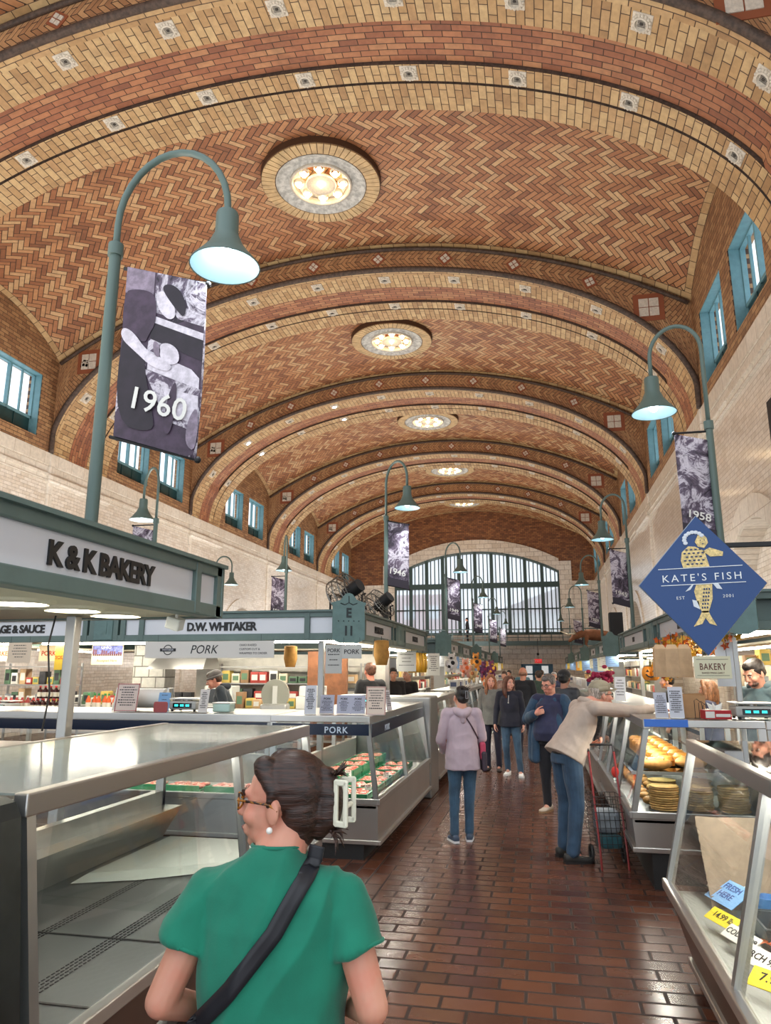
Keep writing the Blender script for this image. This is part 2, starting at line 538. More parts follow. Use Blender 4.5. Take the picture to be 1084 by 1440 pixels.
for k, Y in enumerate(ARCH_Y):
    for row, dy in ((0, .42), (1, 1.95)):
        for q in range(-5, 5):
            s = Lm+(q+.5)*2.0
            a = ang_at(s)
            x, z = ell(a)
            lit = (k, row, q+5) in {(2, 0, 6), (2, 0, 8), (2, 1, 6), (2, 1, 8), (1, 1, 99), (3, 0, 99)}
            o = bpy.data.objects.new('ceiling_rosette', base[1 if lit else 0]); COL.objects.link(o)
            nrm = Vector((math.cos(a)/HW, 0, math.sin(a)/ZB)).normalized()
            T = frame_T((x, Y+dy, z), Vector((0, 1, 0)).cross(nrm), (0, 1, 0))
            if T.col[2].xyz.dot(nrm) < 0: T = frame_T((x, Y+dy, z), nrm.cross(Vector((0, 1, 0))), (0, 1, 0))
            o.matrix_world = T
            where = 'front' if row == 0 else 'rear'
            if lit: tag(o, 'lit spotlight rosette, %s row of the third brick arch, %s' % (where, 'higher of two' if q+5 == 6 else 'lower left of two'), 'ceiling light')
            else: tag(o, 'pale unlit terracotta rosette in the %s row under the %s brick arch' % (where, names_k[k]), 'rosette', '%s row of rosettes under the %s arch' % (where, names_k[k]))

# ---- medallion lights
def medallion(k, y):
    x = XC; z = vz(XC, .5)-.2
    t = empty('ceiling_medallion', (x+.12, y, z), 0, '%s round ceiling medallion with a ring of glowing bulbs and a plaster surround' % ['largest and nearest', 'second nearest', 'third nearest', 'fourth nearest', 'farthest'][k], 'chandelier')
    m = MB()      # tan brick ring built brick by brick
    n = 56
    for i in range(n):
        a0 = 2*PI*(i+.06)/n; a1 = 2*PI*(i+.94)/n
        for (r0, r1, zz) in ((1.12, 1.44, -.03),):
            vs = []
            for zq in (zz, .21):
                for (r, a) in ((r0, a0), (r1, a0), (r1, a1), (r0, a1)): vs.append((r*math.cos(a), r*math.sin(a), zq))
            m.add(vs, [(0, 3, 2, 1), (4, 5, 6, 7), (0, 1, 5, 4), (1, 2, 6, 5), (2, 3, 7, 6), (3, 0, 4, 7)])
    m.build('brick_ring', plain('ring_brick', (192, 162, 118), .6, noise=.22, nscale=3), t)
    m = MB(); m.lathe([(1.47, .2), (1.46, .0), (1.1, -.01), (1.08, .02), (1.04, .05)], n=64)
    m.build('mortar_bed', plain('ring_mortar', (82, 56, 38), .8), t, smooth=False)
    m = MB(); m.lathe([(1.1, -.03), (1.05, .02), (.98, .05), (.80, .08), (.78, .03), (.72, .03), (.70, .12), (.5, .2), (0, .2)], n=64)
    m.build('plaster_surround', plain('grey_plaster', (190, 188, 182), .7, noise=.3, nscale=9, bump=1., bscale=12), t, smooth=True)
    m = MB(); m.lathe([(.36, .06), (.38, .0), (.34, -.03), (.3, .0), (.0, .03)], n=40)
    m.build('centre_boss', M_pale, t, smooth=True)
    m = MB(); m.lathe([(.74, .05), (.76, -.02), (.71, -.04), (.68, .02), (.66, .1)], n=64)
    m.build('inner_ring', M_pale, t, smooth=True)
    for i in range(9):
        a = 2*PI*i/8+.2; r = .53 if i < 8 else 0
        c = (r*math.cos(a), r*math.sin(a), .02)
        m = MB(); m.lathe([(.13, .08), (.14, .02), (.12, .0), (.1, .05)], c, 20); cup = m.build('bulb_cup', M_pale, t, smooth=True)
        m = MB(); m.ball((c[0], c[1], c[2]-.02), (.068, .068, .08), 10, 8); m.build('bulb', M_bulb, cup, smooth=True)
for k, (ya, yb) in enumerate(spans[1:6]): medallion(k, (ya+yb)/2)

# ---- side walls
def wall_side(name, X, s):
    """s=+1: right wall (room on the -x side)"""
    W = empty(name, kind='structure')
    m = MB()
    th = .45; xo = X+s*th
    def q(y0, y1, z0, z1, x=X):
        vs = [(x, y0, z0), (x, y1, z0), (x, y1, z1), (x, y0, z1)]
        m.add(vs, [(0, 1, 2, 3)] if s < 0 else [(0, 3, 2, 1)])
    WY = [(.55, 2.55), (3.25, 5.25)]; z0w, z1w = 8.3, 10.15
    top = 12.0
    wins = []
    yy = YBACK
    for (ya, yb) in [(ARCH_Y[0]-PER+AD, ARCH_Y[0])]+spans[1:]:
        q(yy, ya, ZS, top)
        a = ya
        for (w0, w1) in WY:
            q(a, ya+w0, ZS, top); q(ya+w0, ya+w1, ZS, z0w); q(ya+w0, ya+w1, z1w, top); a = ya+w1
            wins.append((ya+w0, ya+w1))
        q(a, yb, ZS, top); yy = yb
    m.build('brick_band', M_walk, W)
    # reveals
    m = MB()
    for (y0, y1) in wins:
        for (a, b, c, d) in (((X, y0, z0w), (xo, y0, z0w), (xo, y0, z1w), (X, y0, z1w)), ((X, y1, z0w), (X, y1, z1w), (xo, y1, z1w), (xo, y1, z0w)),
                             ((X, y0, z1w), (xo, y0, z1w), (xo, y1, z1w), (X, y1, z1w)), ((X, y0, z0w), (X, y1, z0w), (xo, y1, z0w), (xo, y0, z0w))):
            m.add([a, b, c, d], [(0, 1, 2, 3)])
    m.build('window_reveal', M_walk, W)
    # lower glazed wall with blind arches
    m = MB()
    for (ya, yb) in [(ARCH_Y[0]-PER+AD, ARCH_Y[0])]+spans[1:]:
        yc = (ya+yb)/2; r = 2.1; zsp = 2.5
        P0 = ya-AD if ya-AD > 0 else YBACK
        q(P0, yc-r, 0, 7.2); q(yc+r, yb, 0, 7.2)
        N = 16
        for i in range(N):
            a0 = PI-PI*i/N; a1 = PI-PI*(i+1)/N
            y0, y1 = yc+r*math.cos(a0), yc+r*math.cos(a1); za, zb_ = zsp+2.1*math.sin(a0), zsp+2.1*math.sin(a1)
            vs = [(X, y0, za), (X, y1, zb_), (X, y1, 7.2), (X, y0, 7.2)]
            m.add(vs, [(0, 1, 2, 3)] if s < 0 else [(0, 3, 2, 1)])
            m.add([(X, y0, za), (xo, y0, za), (xo, y1, zb_), (X, y1, zb_)], [(0, 1, 2, 3)])
        for yv in (yc-r, yc+r): m.quad((X, yv, 0), (xo, yv, 0), (xo, yv, zsp), (X, yv, zsp))
        q(yc-r, yc+r, -.1, 5, xo)
        m.quad((X, yc-r, 0), (X, yc+r, 0), (xo, yc+r, 0), (xo, yc-r, 0))
    q(yb, YEND, 0, 7.2)
    m.build('glazed_tile', M_tile, W)
    m = MB()
    for (ya, yb) in [(ARCH_Y[0]-PER+AD, ARCH_Y[0])]+spans[1:]:
        yc = (ya+yb)/2; N = 18
        for i in range(N):
            a0 = PI-PI*i/N; a1 = PI-PI*(i+1)/N; vs = []
            for xq in (X, X-s*.05):
                for (rr, a) in ((2.1, a0), (2.55, a0), (2.55, a1), (2.1, a1)): vs.append((xq, yc+rr*math.cos(a), 2.5+rr*math.sin(a)))
            m.add(vs, [(0, 3, 2, 1), (4, 5, 6, 7), (0, 1, 5, 4), (1, 2, 6, 5), (2, 3, 7, 6), (3, 0, 4, 7)])
    m.build('arch_surround', M_stone, W)
    m = MB()
    for (zz0, zz1, pr) in ((7.2, 7.62, .0), (7.12, 7.24, .06), (7.24, 7.32, .10), (7.60, 7.95, .03)):
        m.box(min(X-s*pr, X+s*.1), max(X-s*pr, X+s*.1), YBACK, YEND, zz0, zz1)
    m.build('cornice', M_stone, W)
    for Y in ARCH_Y+[ARCH_Y[0]-PER]:
        m = MB()
        m.bev(min(X-s*.07, X+s*.1), max(X-s*.07, X+s*.1), Y-.02, Y+.2, 0, 7.95, .03)
        m.bev(min(X-s*.16, X+s*.1), max(X-s*.16, X+s*.1), Y-.1, Y+2.95, 7.05, 7.3, .04)
        m.build('pilaster', M_stone, W)
    return wins, z0w, z1w, xo
wn = [2]
def clerestory(X, s, xo, y0, y1, z0, z1):
    w = empty('window_%d' % wn[0], kind='structure'); wn[0] += 1
    x = X+s*.28; m = MB(); f = .05
    m.box(x-.05, x+.05, y0, y0+f, z0, z1).box(x-.05, x+.05, y1-f, y1, z0, z1).box(x-.05, x+.05, y0, y1, z1-f, z1)
    m.box(x-.05, x+.05, y0, y1, z0+.5, z0+.58).box(x-.06, x+.06, (y0+y1)/2-.03, (y0+y1)/2+.03, z0+.5, z1)
    for t in (.25, .75):
        yv = y0+(y1-y0)*t; m.box(x-.03, x+.03, yv-.02, yv+.02, z0+.5, z1)
    for (yv) in (y0, y1-.02): m.box(min(X+s*.02, x), max(X+s*.02, x), yv, yv+.02, z0, z1)
    m.box(min(X+s*.02, x), max(X+s*.02, x), y0, y1, z1-.02, z1)
    m.build('frame', M_teal, w)
    m = MB(); m.box(x-.02, x+.02, y0, y1, z0, z0+.5)
    for t in (.33, .66): yv = y0+(y1-y0)*t; m.box(x-.04, x+.04, yv-.015, yv+.015, z0, z0+.5)
    m.build('lower_panel', M_dteal, w)
    m = MB(); m.quad((x, y0, z0+.5), (x, y1, z0+.5), (x, y1, z1), (x, y0, z1)); m.build('pane', M_wglass, w)
g = G('window_glass'); g.nt.nodes.remove(g.b)
tr = g.n('ShaderNodeBsdfTransparent'); tr.inputs[0].default_value = (.93, .97, 1, 1)
g.nt.links.new(tr.outputs[0], g.out.inputs[0]); M_wglass = g.mt
g = G('frosted_glass'); g.nt.nodes.remove(g.b)
tr = g.n('ShaderNodeBsdfTransparent'); tl = g.n('ShaderNodeBsdfTranslucent'); tl.inputs[0].default_value = (.9, .94, .98, 1); ms_ = g.n('ShaderNodeMixShader'); ms_.inputs[0].default_value = .7
g.nt.links.new(tr.outputs[0], ms_.inputs[1]); g.nt.links.new(tl.outputs[0], ms_.inputs[2]); g.nt.links.new(ms_.outputs[0], g.out.inputs[0]); M_frost = g.mt
for nm, X, s in (('wall_left', XL, -1), ('wall_right', XR, 1)):
    wins, a, b, xo = wall_side(nm, X, s)
    for (y0, y1) in wins: clerestory(X, s, xo, y0, y1, a, b)

# ---- end wall
We = empty('wall_back', kind='structure')
wx0, wx1 = -10.4, 1.72; wzb = 4.15
def warc(x, top=10.32, sp=8.73):
    c = (wx0+wx1)/2; h = (wx1-wx0)/2; u = (x-c)/h; r = (h*h+(top-sp)**2)/(2*(top-sp))
    return top-(r-math.sqrt(max(0, r*r-(u*h)**2)))
m = MB(); ms = MB(); N = 24
Y = YEND
for i in range(N):
    x0 = wx0+(wx1-wx0)*i/N; x1 = wx0+(wx1-wx0)*(i+1)/N
    a, b = warc(x0), warc(x1)
    ms.quad((x0, Y-.06, a), (x1, Y-.06, b), (x1, Y-.06, b+.86), (x0, Y-.06, a+.86))
    ms.quad((x0, Y-.06, a), (x1, Y-.06, b), (x1, Y+.5, b), (x0, Y+.5, a))
    m.quad((x0, Y, a), (x1, Y, b), (x1, Y, 14), (x0, Y, 14))
for (x0, x1) in ((XL, wx0), (wx1, XR)): m.quad((x0, Y, 7.95), (x1, Y, 7.95), (x1, Y, 14), (x0, Y, 14))
for (x0, x1, zt) in ((wx0-.86, wx0, 9.4), (wx1, wx1+.86, 9.4)): ms.quad((x0, Y-.06, 3.6), (x1, Y-.06, 3.6), (x1, Y-.06, zt), (x0, Y-.06, zt))
for xx in (wx0, wx1): ms.quad((xx, Y-.06, wzb), (xx, Y+.5, wzb), (xx, Y+.5, 8.73), (xx, Y-.06, 8.73))
m.build('brick_gable', M_endk, We)
ms.build('stone_surround', M_tilex, We)
m = MB()
dx0, dx1, dz = -1.24, .96, 2.1
for (x0, x1, z0, z1) in ((XL, wx0, 0, 7.95), (wx1, XR, 0, 7.95), (wx0, dx0, 0, wzb), (dx1, wx1, 0, wzb), (dx0, dx1, dz, wzb)):
    m.quad((x0, Y, z0), (x1, Y, z0), (x1, Y, z1), (x0, Y, z1))
m.build('tile_wall', M_tilex, We)
# big window
M_mull = plain('window_green', (52, 72, 70), .45)
Wn = empty('window_1', kind='structure')
m = MB(); nb = 10; bw = (wx1-wx0)/nb; yw = Y+.3
for i in range(nb+1):
    x = wx0+bw*i; m.box(x-.12, x+.12, yw-.12, yw+.1, wzb, warc(min(max(x, wx0), wx1))+.05)
m.box(wx0, wx1, yw-.14, yw+.1, 7.58, 7.96); m.box(wx0, wx1, yw-.12, yw+.1, wzb, wzb+.2)
m.tube([(wx0+(wx1-wx0)*i/30, yw, warc(wx0+(wx1-wx0)*i/30)-.05) for i in range(31)], .13, 6)
m.build('frame', M_mull, Wn)
m = MB()
for i in range(nb):
    for t in (.25, .5, .75):
        x = wx0+bw*(i+t); m.box(x-.035, x+.035, yw-.05, yw+.05, wzb, warc(x))
m.box(wx0, wx1, yw-.05, yw+.05, 5.98, 6.07)
m.build('glazing_bar', M_mull, Wn)
m = MB()
for i in range(nb):
    for (z0, z1) in ((wzb, 7.58), (7.96, None)):
        xa, xb = wx0+bw*i, wx0+bw*(i+1)
        m.quad((xa, yw, z0), (xb, yw, z0), (xb, yw, z1 or warc(xb)), (xa, yw, z1 or warc(xa)))
m.build('pane', M_frost, Wn)
# doors at the end
D = empty('door_1', kind='structure'); Mdo = plain('door_blue', (56, 108, 140), .4)
m = MB(); 
for x in (dx0, (dx0+dx1)/2-.12, dx1-.12): m.box(x, x+.24 if x > dx0 and x < dx1-.2 else x+.12, Y-.02, Y+.1, 0, dz)
m.box(dx0, dx1, Y-.02, Y+.1, dz-.12, dz)
for x0 in (dx0+.12, (dx0+dx1)/2+.12):
    x1 = x0+.86; m.box(x0, x0+.2, Y+.02, Y+.08, 0, dz); m.box(x1-.2, x1, Y+.02, Y+.08, 0, dz); m.box(x0, x1, Y+.02, Y+.08, 0, .8)
    m.box(x0, x1, Y+.02, Y+.08, 1.35, 1.45)
m.build('leaf', Mdo, D)
# gallery with railing
Gy = empty('trim_8', kind='structure')
m = MB(); m.box(XL, XR, Y-1.6, Y, 3.40, 3.60).box(XL, XR, Y-1.66, Y-1.6, 3.34, 3.66); m.build('gallery_floor', M_gdark, Gy)
m = MB()
for zz in (3.9, 4.17, 4.47): m.tube([(XL, Y-1.6, zz), (XR, Y-1.6, zz)], .025 if zz < 4.4 else .04, 6)
for i in range(24): x = XL+.3+i*.76; m.box(x-.025, x+.025, Y-1.63, Y-1.57, 3.6, 4.47)
m.build('railing', M_gdark, Gy)

# ---- floor
g = G('quarry_tile_floor'); x, y, _ = g.coord('Object')
mask, rnd = run_bond(g, y, x, .30, .15, .010)      # long side along the hall (default)
mask2, rnd2 = run_bond(g, x, y, .30, .15, .010)
sel = g.sm(x+g.math('MULTIPLY', g.math('SINE', y*1.1), .12)+g.math('ADD', 0., 0.), -1.25, -1.24)
selc = sel
mk = mask*(1-selc)+mask2*selc; rn = rnd*(1-selc)+rnd2*selc
g.coord('Object'); big = g.noise(g.vec, .7, 4, .6); fn = g.noise(g.vec, 14, 3, .6)
col = g.ramp(rn*.45+big*.55, [(.2, (66, 40, 33)), (.42, (90, 54, 41)), (.6, (104, 64, 47)), (.8, (84, 56, 48))])
col = g.mix(mk, lin((44, 32, 28)), col)
g.l(col, g.b.inputs['Base Color']); g.l(g.math('MULTIPLY_ADD', mk, -.38, .62)+(fn-.5)*.10+(big-.5)*.25, g.b.inputs['Roughness'])
g.bump(mk+fn*.12+rn*.25, .35, .004); M_floor = g.mt
m = MB(); m.box(XL-.3, XR+.3, YBACK, YEND+.2, -.2, 0); tag(m.build('floor', M_floor), kind='structure')
# street seen through the glass
tag(MB().box(-60, 40, YEND+.4, 200, -.25, -.1).build('pavement', plain('pavement_grey', (120, 120, 118), .9)), 'grey street pavement beyond the far windows', 'street', kind='stuff')
b = empty('brick_building', (-14.5, 78, 0), 0, 'red brick building seen through the left panes of the far arched window', 'building')
MB().box(-6, 5, 0, 10, 0, 9.8).build('wall', plain('far_red', (190, 112, 108), .9, noise=.12), b)
m = MB()
for i in range(4):
    for j in range(3): m.box(-5+i*2.6, -3.8+i*2.6, -.05, .1, 1.5+j*2.8, 3+j*2.8)
m.build('window', plain('far_pane', (210, 220, 228), .3), b)
b = empty('pale_building', (3, 84, 0), 0, 'pale low building seen through the right panes of the far arched window', 'building')
MB().box(-8, 8, 0, 10, 0, 8).build('wall', plain('far_pale', (214, 208, 200), .9, noise=.1), b)
MB().add([(-8.5, -.5, 8), (8.5, -.5, 8), (8.5, 10.5, 8), (-8.5, 10.5, 8), (0, -.5, 11), (0, 10.5, 11)], [(0, 1, 4), (3, 5, 2), (0, 4, 5, 3), (1, 2, 5, 4)]).build('roof', plain('far_roof', (150, 120, 112), .9), b)
# ================================================================== stalls: canopies, cases, lamps, banners
ZB0, ZT0 = 2.09, 2.44
M_cream = plain('soffit_cream', (222, 214, 192), .6)
M_plaq = plain('plaque_green', (96, 124, 122), .5, noise=.1)
M_ink = plain('dark_green_ink', (30, 42, 44), .5)
M_roof = plain('roof_dark', (58, 52, 46), .8, noise=.3)

def txt(parent, name, s, T, size, mat, ext=.006, bold=.0, sx=1., shear=0, space=1., align='CENTER'):
    vs, fs = text_mesh(s, size, ext, bold, sx, shear, align, space)
    m = MB(); m.add(vs, fs, T); return m.build(name, mat, parent)

def fascia(parent, O, X, segs, L, zb=ZB0, zt=ZT0, dep=.12):
    """O start point at floor level, X direction; local x along, y up, z outward"""
    T = frame_T(O, X, (0, 0, 1))
    m = MB(); h = zt-zb
    m.bev(0, L, zt-.075, zt, -dep, .0, .008, T).bev(0, L, zb, zb+.085, -dep, .0, .008, T)
    m.box(0, L, zt-.012, zt+.012, -dep-.05, .03, T)
    edges = sorted({0, L} | {a for a, b, k, t in segs} | {b for a, b, k, t in segs})
    for e in edges: m.bev(max(0, e-.035), min(L, e+.035), zb+.01, zt-.01, -dep, .006, .006, T)
    m.box(0, L, zb+.02, zt-.02, -dep, -dep+.02, T)
    m.build('frame', M_green, parent)
    for a, b, k, t in segs:
        if k == 'p':
            m = MB(); m.box(a+.035, b-.035, zb+.085, zt-.075, -.06, -.025, T); p = m.build('sign_panel', M_white, parent)
            if t:
                s, size, sx, off = t
                zc = (zb+zt)/2+.005
                TT = T @ TM(((a+b)/2+off, zc-size*.36, -.02))
                txt(p, 'lettering', s, TT, size, M_black, .006, size*.035, sx, 0, .92)
        elif k == 'q':
            m = MB(); m.bev(a+.035, b-.035, zb+.02, zt-.02, -.05, .015, .01, T)
            c = (a+b)/2; m.box(c-.05, c+.05, zb+.1, zt-.09, .015, .02, T)
            m.build('pilaster', M_plaq, parent)

def plaque(parent, O, X, lines, s=1.):
    T = frame_T(O, X, (0, 0, 1)) @ TM((0, 0, 0), (0, 0, 0), s)
    w = .19
    poly = [(-w, -.26), (-w*.55, -.30), (w*.55, -.30), (w, -.26), (w, .14), (w*1.08, .15), (w*1.08, .17), (.10, .20), (.04, .275), (0, .285), (-.04, .275), (-.10, .20), (-w*1.08, .17), (-w*1.08, .15), (-w, .14)]
    m = MB(); m.prism(poly, .05, T); p = m.build('plaque', M_plaq, parent)
    if lines:
        y = .0
        txt(p, 'lettering', lines[0], T @ TM((0, .0, .052)), .15, M_ink, .004, .006, .85)
        if len(lines) > 1: txt(p, 'lettering', lines[1], T @ TM((0, -.21, .052)), .15, M_ink, .004, .006, .85)
        m = MB()
        for i in range(5): m.ball((-.12+i*.06, -.045, .052), .008, 6, 4, T)
        m.tube([(-.10, .165, .052), (-.05, .145, .052), (0, .17, .052), (.05, .145, .052), (.1, .165, .052)], .006, 5, T=T)
        m.tube([(0, .17, .052), (0, .25, .052)], .006, 5, T=T)
        m.build('ornament', M_ink, p)

def canopy(name_lbl, x0, x1, y0, y1, aisle, side_segs, front_segs, lines=None, discs=0, cat='stall canopy'):
    """aisle=+1: the aisle lies on the +x side of the block"""
    c = empty('stall_canopy', ((x0+x1)/2, (y0+y1)/2, 0), 0, name_lbl, cat)
    t = Matrix.Translation((-(x0+x1)/2, -(y0+y1)/2, 0))
    W = y1-y0; D = x1-x0; cx, cy = (x0+x1)/2, (y0+y1)/2
    cc = .22 if lines is not None else 0
    if aisle > 0: fascia(c, (x1-cx, y0-cy+cc, 0), (0, 1, 0), side_segs, W-cc)
    else: fascia(c, (x0-cx, y1-cy, 0), (0, -1, 0), side_segs, W-cc)
    if front_segs is not None:
        if aisle > 0: fascia(c, (x0-cx, y0-cy, 0), (1, 0, 0), front_segs, D-cc)
        else: fascia(c, (x0-cx+cc, y0-cy, 0), (1, 0, 0), front_segs, D-cc)
    # far and outer sides, plain
    m = MB(); e = .1
    m.box(x0-cx, x1-cx, y1-cy-e, y1-cy-.002, ZB0, ZT0)
    if aisle > 0: m.box(x0-cx, x0-cx+e, y0-cy, y1-cy, ZB0, ZT0)
    else: m.box(x1-cx-e, x1-cx, y0-cy, y1-cy, ZB0, ZT0)
    if front_segs is None: m.box(x0-cx, x1-cx, y0-cy, y0-cy+e, ZB0, ZT0)
    m.build('outer_board', M_green, c)
    if lines is not None:
        a = R(-38) if aisle > 0 else R(38)
        xx = (x1-cx-.12) if aisle > 0 else (x0-cx+.12)
        d = (math.cos(R(22)), math.sin(R(22)), 0) if aisle > 0 else (math.cos(R(-22)), math.sin(R(-22)), 0)
        m = MB(); m.cyl((xx, y0-cy+.12, ZB0), (xx, y0-cy+.12, ZT0), .16, n=8); m.build('corner_post', M_green, c)
        plaque(c, (xx+(.05 if aisle > 0 else -.05), y0-cy-.06, ZB0+.26), d, lines)
    # inner soffit frame (lit strip under the fascia) and roof
    m = MB()
    m.box(x0-cx+.1, x1-cx-.1, y0-cy+.1, y1-cy-.1, ZT0-.06, ZT0-.03)
    m.build('roof', M_roof, c)
    m = MB(); s = .85
    for (a0, a1, b0, b1) in ((x0-cx+.08, x0-cx+s, y0-cy+.08, y1-cy-.08), (x1-cx-s, x1-cx-.08, y0-cy+.08, y1-cy-.08), (x0-cx+s, x1-cx-s, y0-cy+.08, y0-cy+s), (x0-cx+s, x1-cx-s, y1-cy-s, y1-cy-.08)):
        m.box(a0, a1, b0, b1, ZB0+.01, ZB0+.04)
    sf = m.build('soffit', M_cream, c)
    return c, cx, cy

def tube_strip(parent, p0, p1, w=.06):
    m = MB(); p0 = Vector(p0); p1 = Vector(p1); d = (p1-p0).normalized(); n = Vector((-d.y, d.x, 0))*w
    z = Vector((0, 0, .025))
    m.add([p0-n, p0+n, p1+n, p1-n, p0-n-z, p0+n-z, p1+n-z, p1-n-z], [(0, 1, 2, 3), (7, 6, 5, 4), (0, 4, 5, 1), (1, 5, 6, 2), (2, 6, 7, 3), (3, 7, 4, 0)])
    return m.build('light_strip', M_strip, parent)

def canopy_lights(c, cx, cy, x0, x1, y0, y1, e=26, n=2):
    L = y1-y0
    for k in range(n):
        ya = y0+L*(k+.12)/n; yb = y0+L*(k+.88)/n
        for xs in (x0+.42, x1-.42): tube_strip(c, (xs-cx, ya-cy, ZB0+.01), (xs-cx, yb-cy, ZB0+.01))
    for k in range(3):
        xa = x0+(x1-x0)*(k+.1)/3; xb = x0+(x1-x0)*(k+.9)/3
        tube_strip(c, (xa-cx, y0+.42-cy, ZB0+.01), (xb-cx, y0+.42-cy, ZB0+.01))
        for yf in (.38, .62): tube_strip(c, (xa-cx, y0+(y1-y0)*yf-cy, ZT0-.07), (xb-cx, y0+(y1-y0)*yf-cy, ZT0-.07), .09)  # inner rows are added strips that brighten the vendor area


WT = 'D.W. WHITAKER'
# K & K canopy (nearest, left)
x0, x1, y0, y1 = -9.2, -2.12, -2.2, 4.6
c, cx, cy = canopy('grey-green stall canopy with the white K & K BAKERY sign, nearest on the left', x0, x1, y0, y1, 1,
    [(0, 2.6, 'p', None), (2.6, 6.42, 'p', ('K & K BAKERY', .155, 1.0, .93)), (6.42, 6.8, 'p', None)], None)
for k, (yy, xx) in enumerate([(y, x) for x in (-2.64, -3.9) for y in (1.6, 2.15, 2.7, 3.24, 3.7, 4.14)]):
    m = MB(); m.lathe([(0, -.012), (.15, -.012), (.155, .0)], (xx-cx, yy-cy, ZB0+.008), 24); ld = m.build('disc_light', M_disc, c)
    m = MB(); m.lathe([(.152, -.02), (.18, -.01), (.19, .004)], (xx-cx, yy-cy, ZB0+.008), 24); m.build('trim_ring', M_cream, ld)
m = MB(); m.bev(-.05, .05, -.04, .04, -.09, -.01, .01, TM((-2.3-cx, 4.3-cy, ZB0), (.2, .3, 0))).cyl((-2.3-cx, 4.3-cy, ZB0-.02), (-2.3-cx, 4.3-cy, ZB0+.02), .012, n=6); m.build('junction_box', M_wht2, c)
m = MB(); m.tube([(-3.06-cx, 4.12-cy, ZB0), (-3.08-cx, 4.10-cy, 1.9), (-3.05-cx, 4.12-cy, 1.6), (-3.07-cx, 4.11-cy, 1.37)], .006, 5); m.build('hanging_cable', M_blk, c)
CAN = []   # (name, x0,x1,y0,y1,aisle)
x0, x1, y0, y1 = -9.2, -2.12, 8.3, 14.0
X2 = lambda x: x-x0
c, cx, cy = canopy('grey-green stall canopy with the D.W. WHITAKER sign and E 11 corner plaque', x0, x1, y0, y1, 1,
    [(.0, .18, 'p', None), (.3, 2.1, 'p', (WT, .12, .62, 0)), (2.35, 2.95, 'q', None), (3.1, 5.3, 'p', (WT, .12, .62, 0))],
    [(0, X2(-5.72), 'p', ('SAUSAGE & SAUCE', .142, .92, .62)), (X2(-5.62), X2(-5.28), 'q', None), (X2(-5.18), X2(-4.92), 'p', None), (X2(-4.92), X2(-2.72), 'p', (WT, .142, .92, -.02)), (X2(-2.72), X2(-2.36), 'p', None)],
    ['E', '11'])
canopy_lights(c, cx, cy, x0, x1, y0, y1)
segs = [(.05, .3, 'p', None), (.4, 2.3, 'p', (WT, .1, .5, 0)), (2.6, 3.1, 'q', None), (3.4, 5.3, 'p', (WT, .1, .5, 0))]
def seg2(t, L):
    k = L/6.5
    return [(.1*k, .4*k, 'p', None), (.5*k, 2.7*k, 'p', (t, .11, .6, 0)), (3.0*k, 3.5*k, 'q', None), (3.8*k, 6.1*k, 'p', (t, .11, .6, 0))]
fr = lambda L: [(.1, L-1.0, 'p', None), (L-.9, L-.3, 'p', None)]
frR = lambda L: [(.3, .9, 'p', None), (1.0, L-.3, 'p', None)]
for (lb, xa, xb, ya, yb, ai) in (
    ('grey-green canopy of the second stall block down the left side of the aisle', -9.2, -2.12, 17.0, 23.5, 1),
    ('grey-green canopy of the third stall block down the left side of the aisle', -9.2, -2.12, 26.2, 34.0, 1),
    ('grey-green canopy of the fourth stall block down the left side of the aisle', -9.2, -2.12, 37.0, 44.0, 1),
    ):
    c, cx, cy = canopy(lb, xa, xb, ya, yb, ai, seg2('MEATS', yb-ya-.22), fr(xb-xa-.22), [])
    canopy_lights(c, cx, cy, xa, xb, ya, yb)
for i, (lb, xa, xb, ya, yb) in enumerate((
    ('grey-green canopy over the bakery stall behind the blue diamond sign', 1.65, 3.9, 6.95, 15.6),
    ('grey-green canopy of the second stall block down the right side of the aisle', 1.65, 3.9, 18.2, 25.0),
    ('grey-green canopy of the third stall block down the right side of the aisle', 1.65, 3.9, 28.0, 36.0),
    ('grey-green canopy farthest down the right side of the aisle', 1.65, 3.9, 39.5, 47.0))):
    c, cx, cy = canopy(lb, xa, xb, ya, yb, -1, seg2('BAKERY' if i == 0 else 'PRODUCE', yb-ya-.22), frR(xb-xa-.22), [])
    canopy_lights(c, cx, cy, xa, xb, ya, yb)

# steel posts that carry the canopies
def post(x, y, z0, z1, lbl, w=.035):
    m = MB(); m.bev(-w, w, -w, w, z0, z1, .006).box(-.06, .06, -.06, .06, z0, z0+.01)
    o = m.build('support_post', M_steelz); o.location = (x, y, 0); return tag(o, lbl, 'post')
post(-2.98, 4.2, 0, ZB0, 'steel post under the K & K BAKERY canopy rising behind the empty case')
post(-2.62, 8.6, 0, ZB0, 'steel post left of the E 11 corner plaque')
post(-2.62, 12.6, 0, ZB0, 'steel post behind the short-haired vendor at the far end of the first block')
post(1.735, 7.05, 0, ZB0, 'steel post beside the young vendor in the grey hoodie', .024)
post(1.95, 14.9, 0, ZB0, 'steel post at the far end of the bakery canopy')

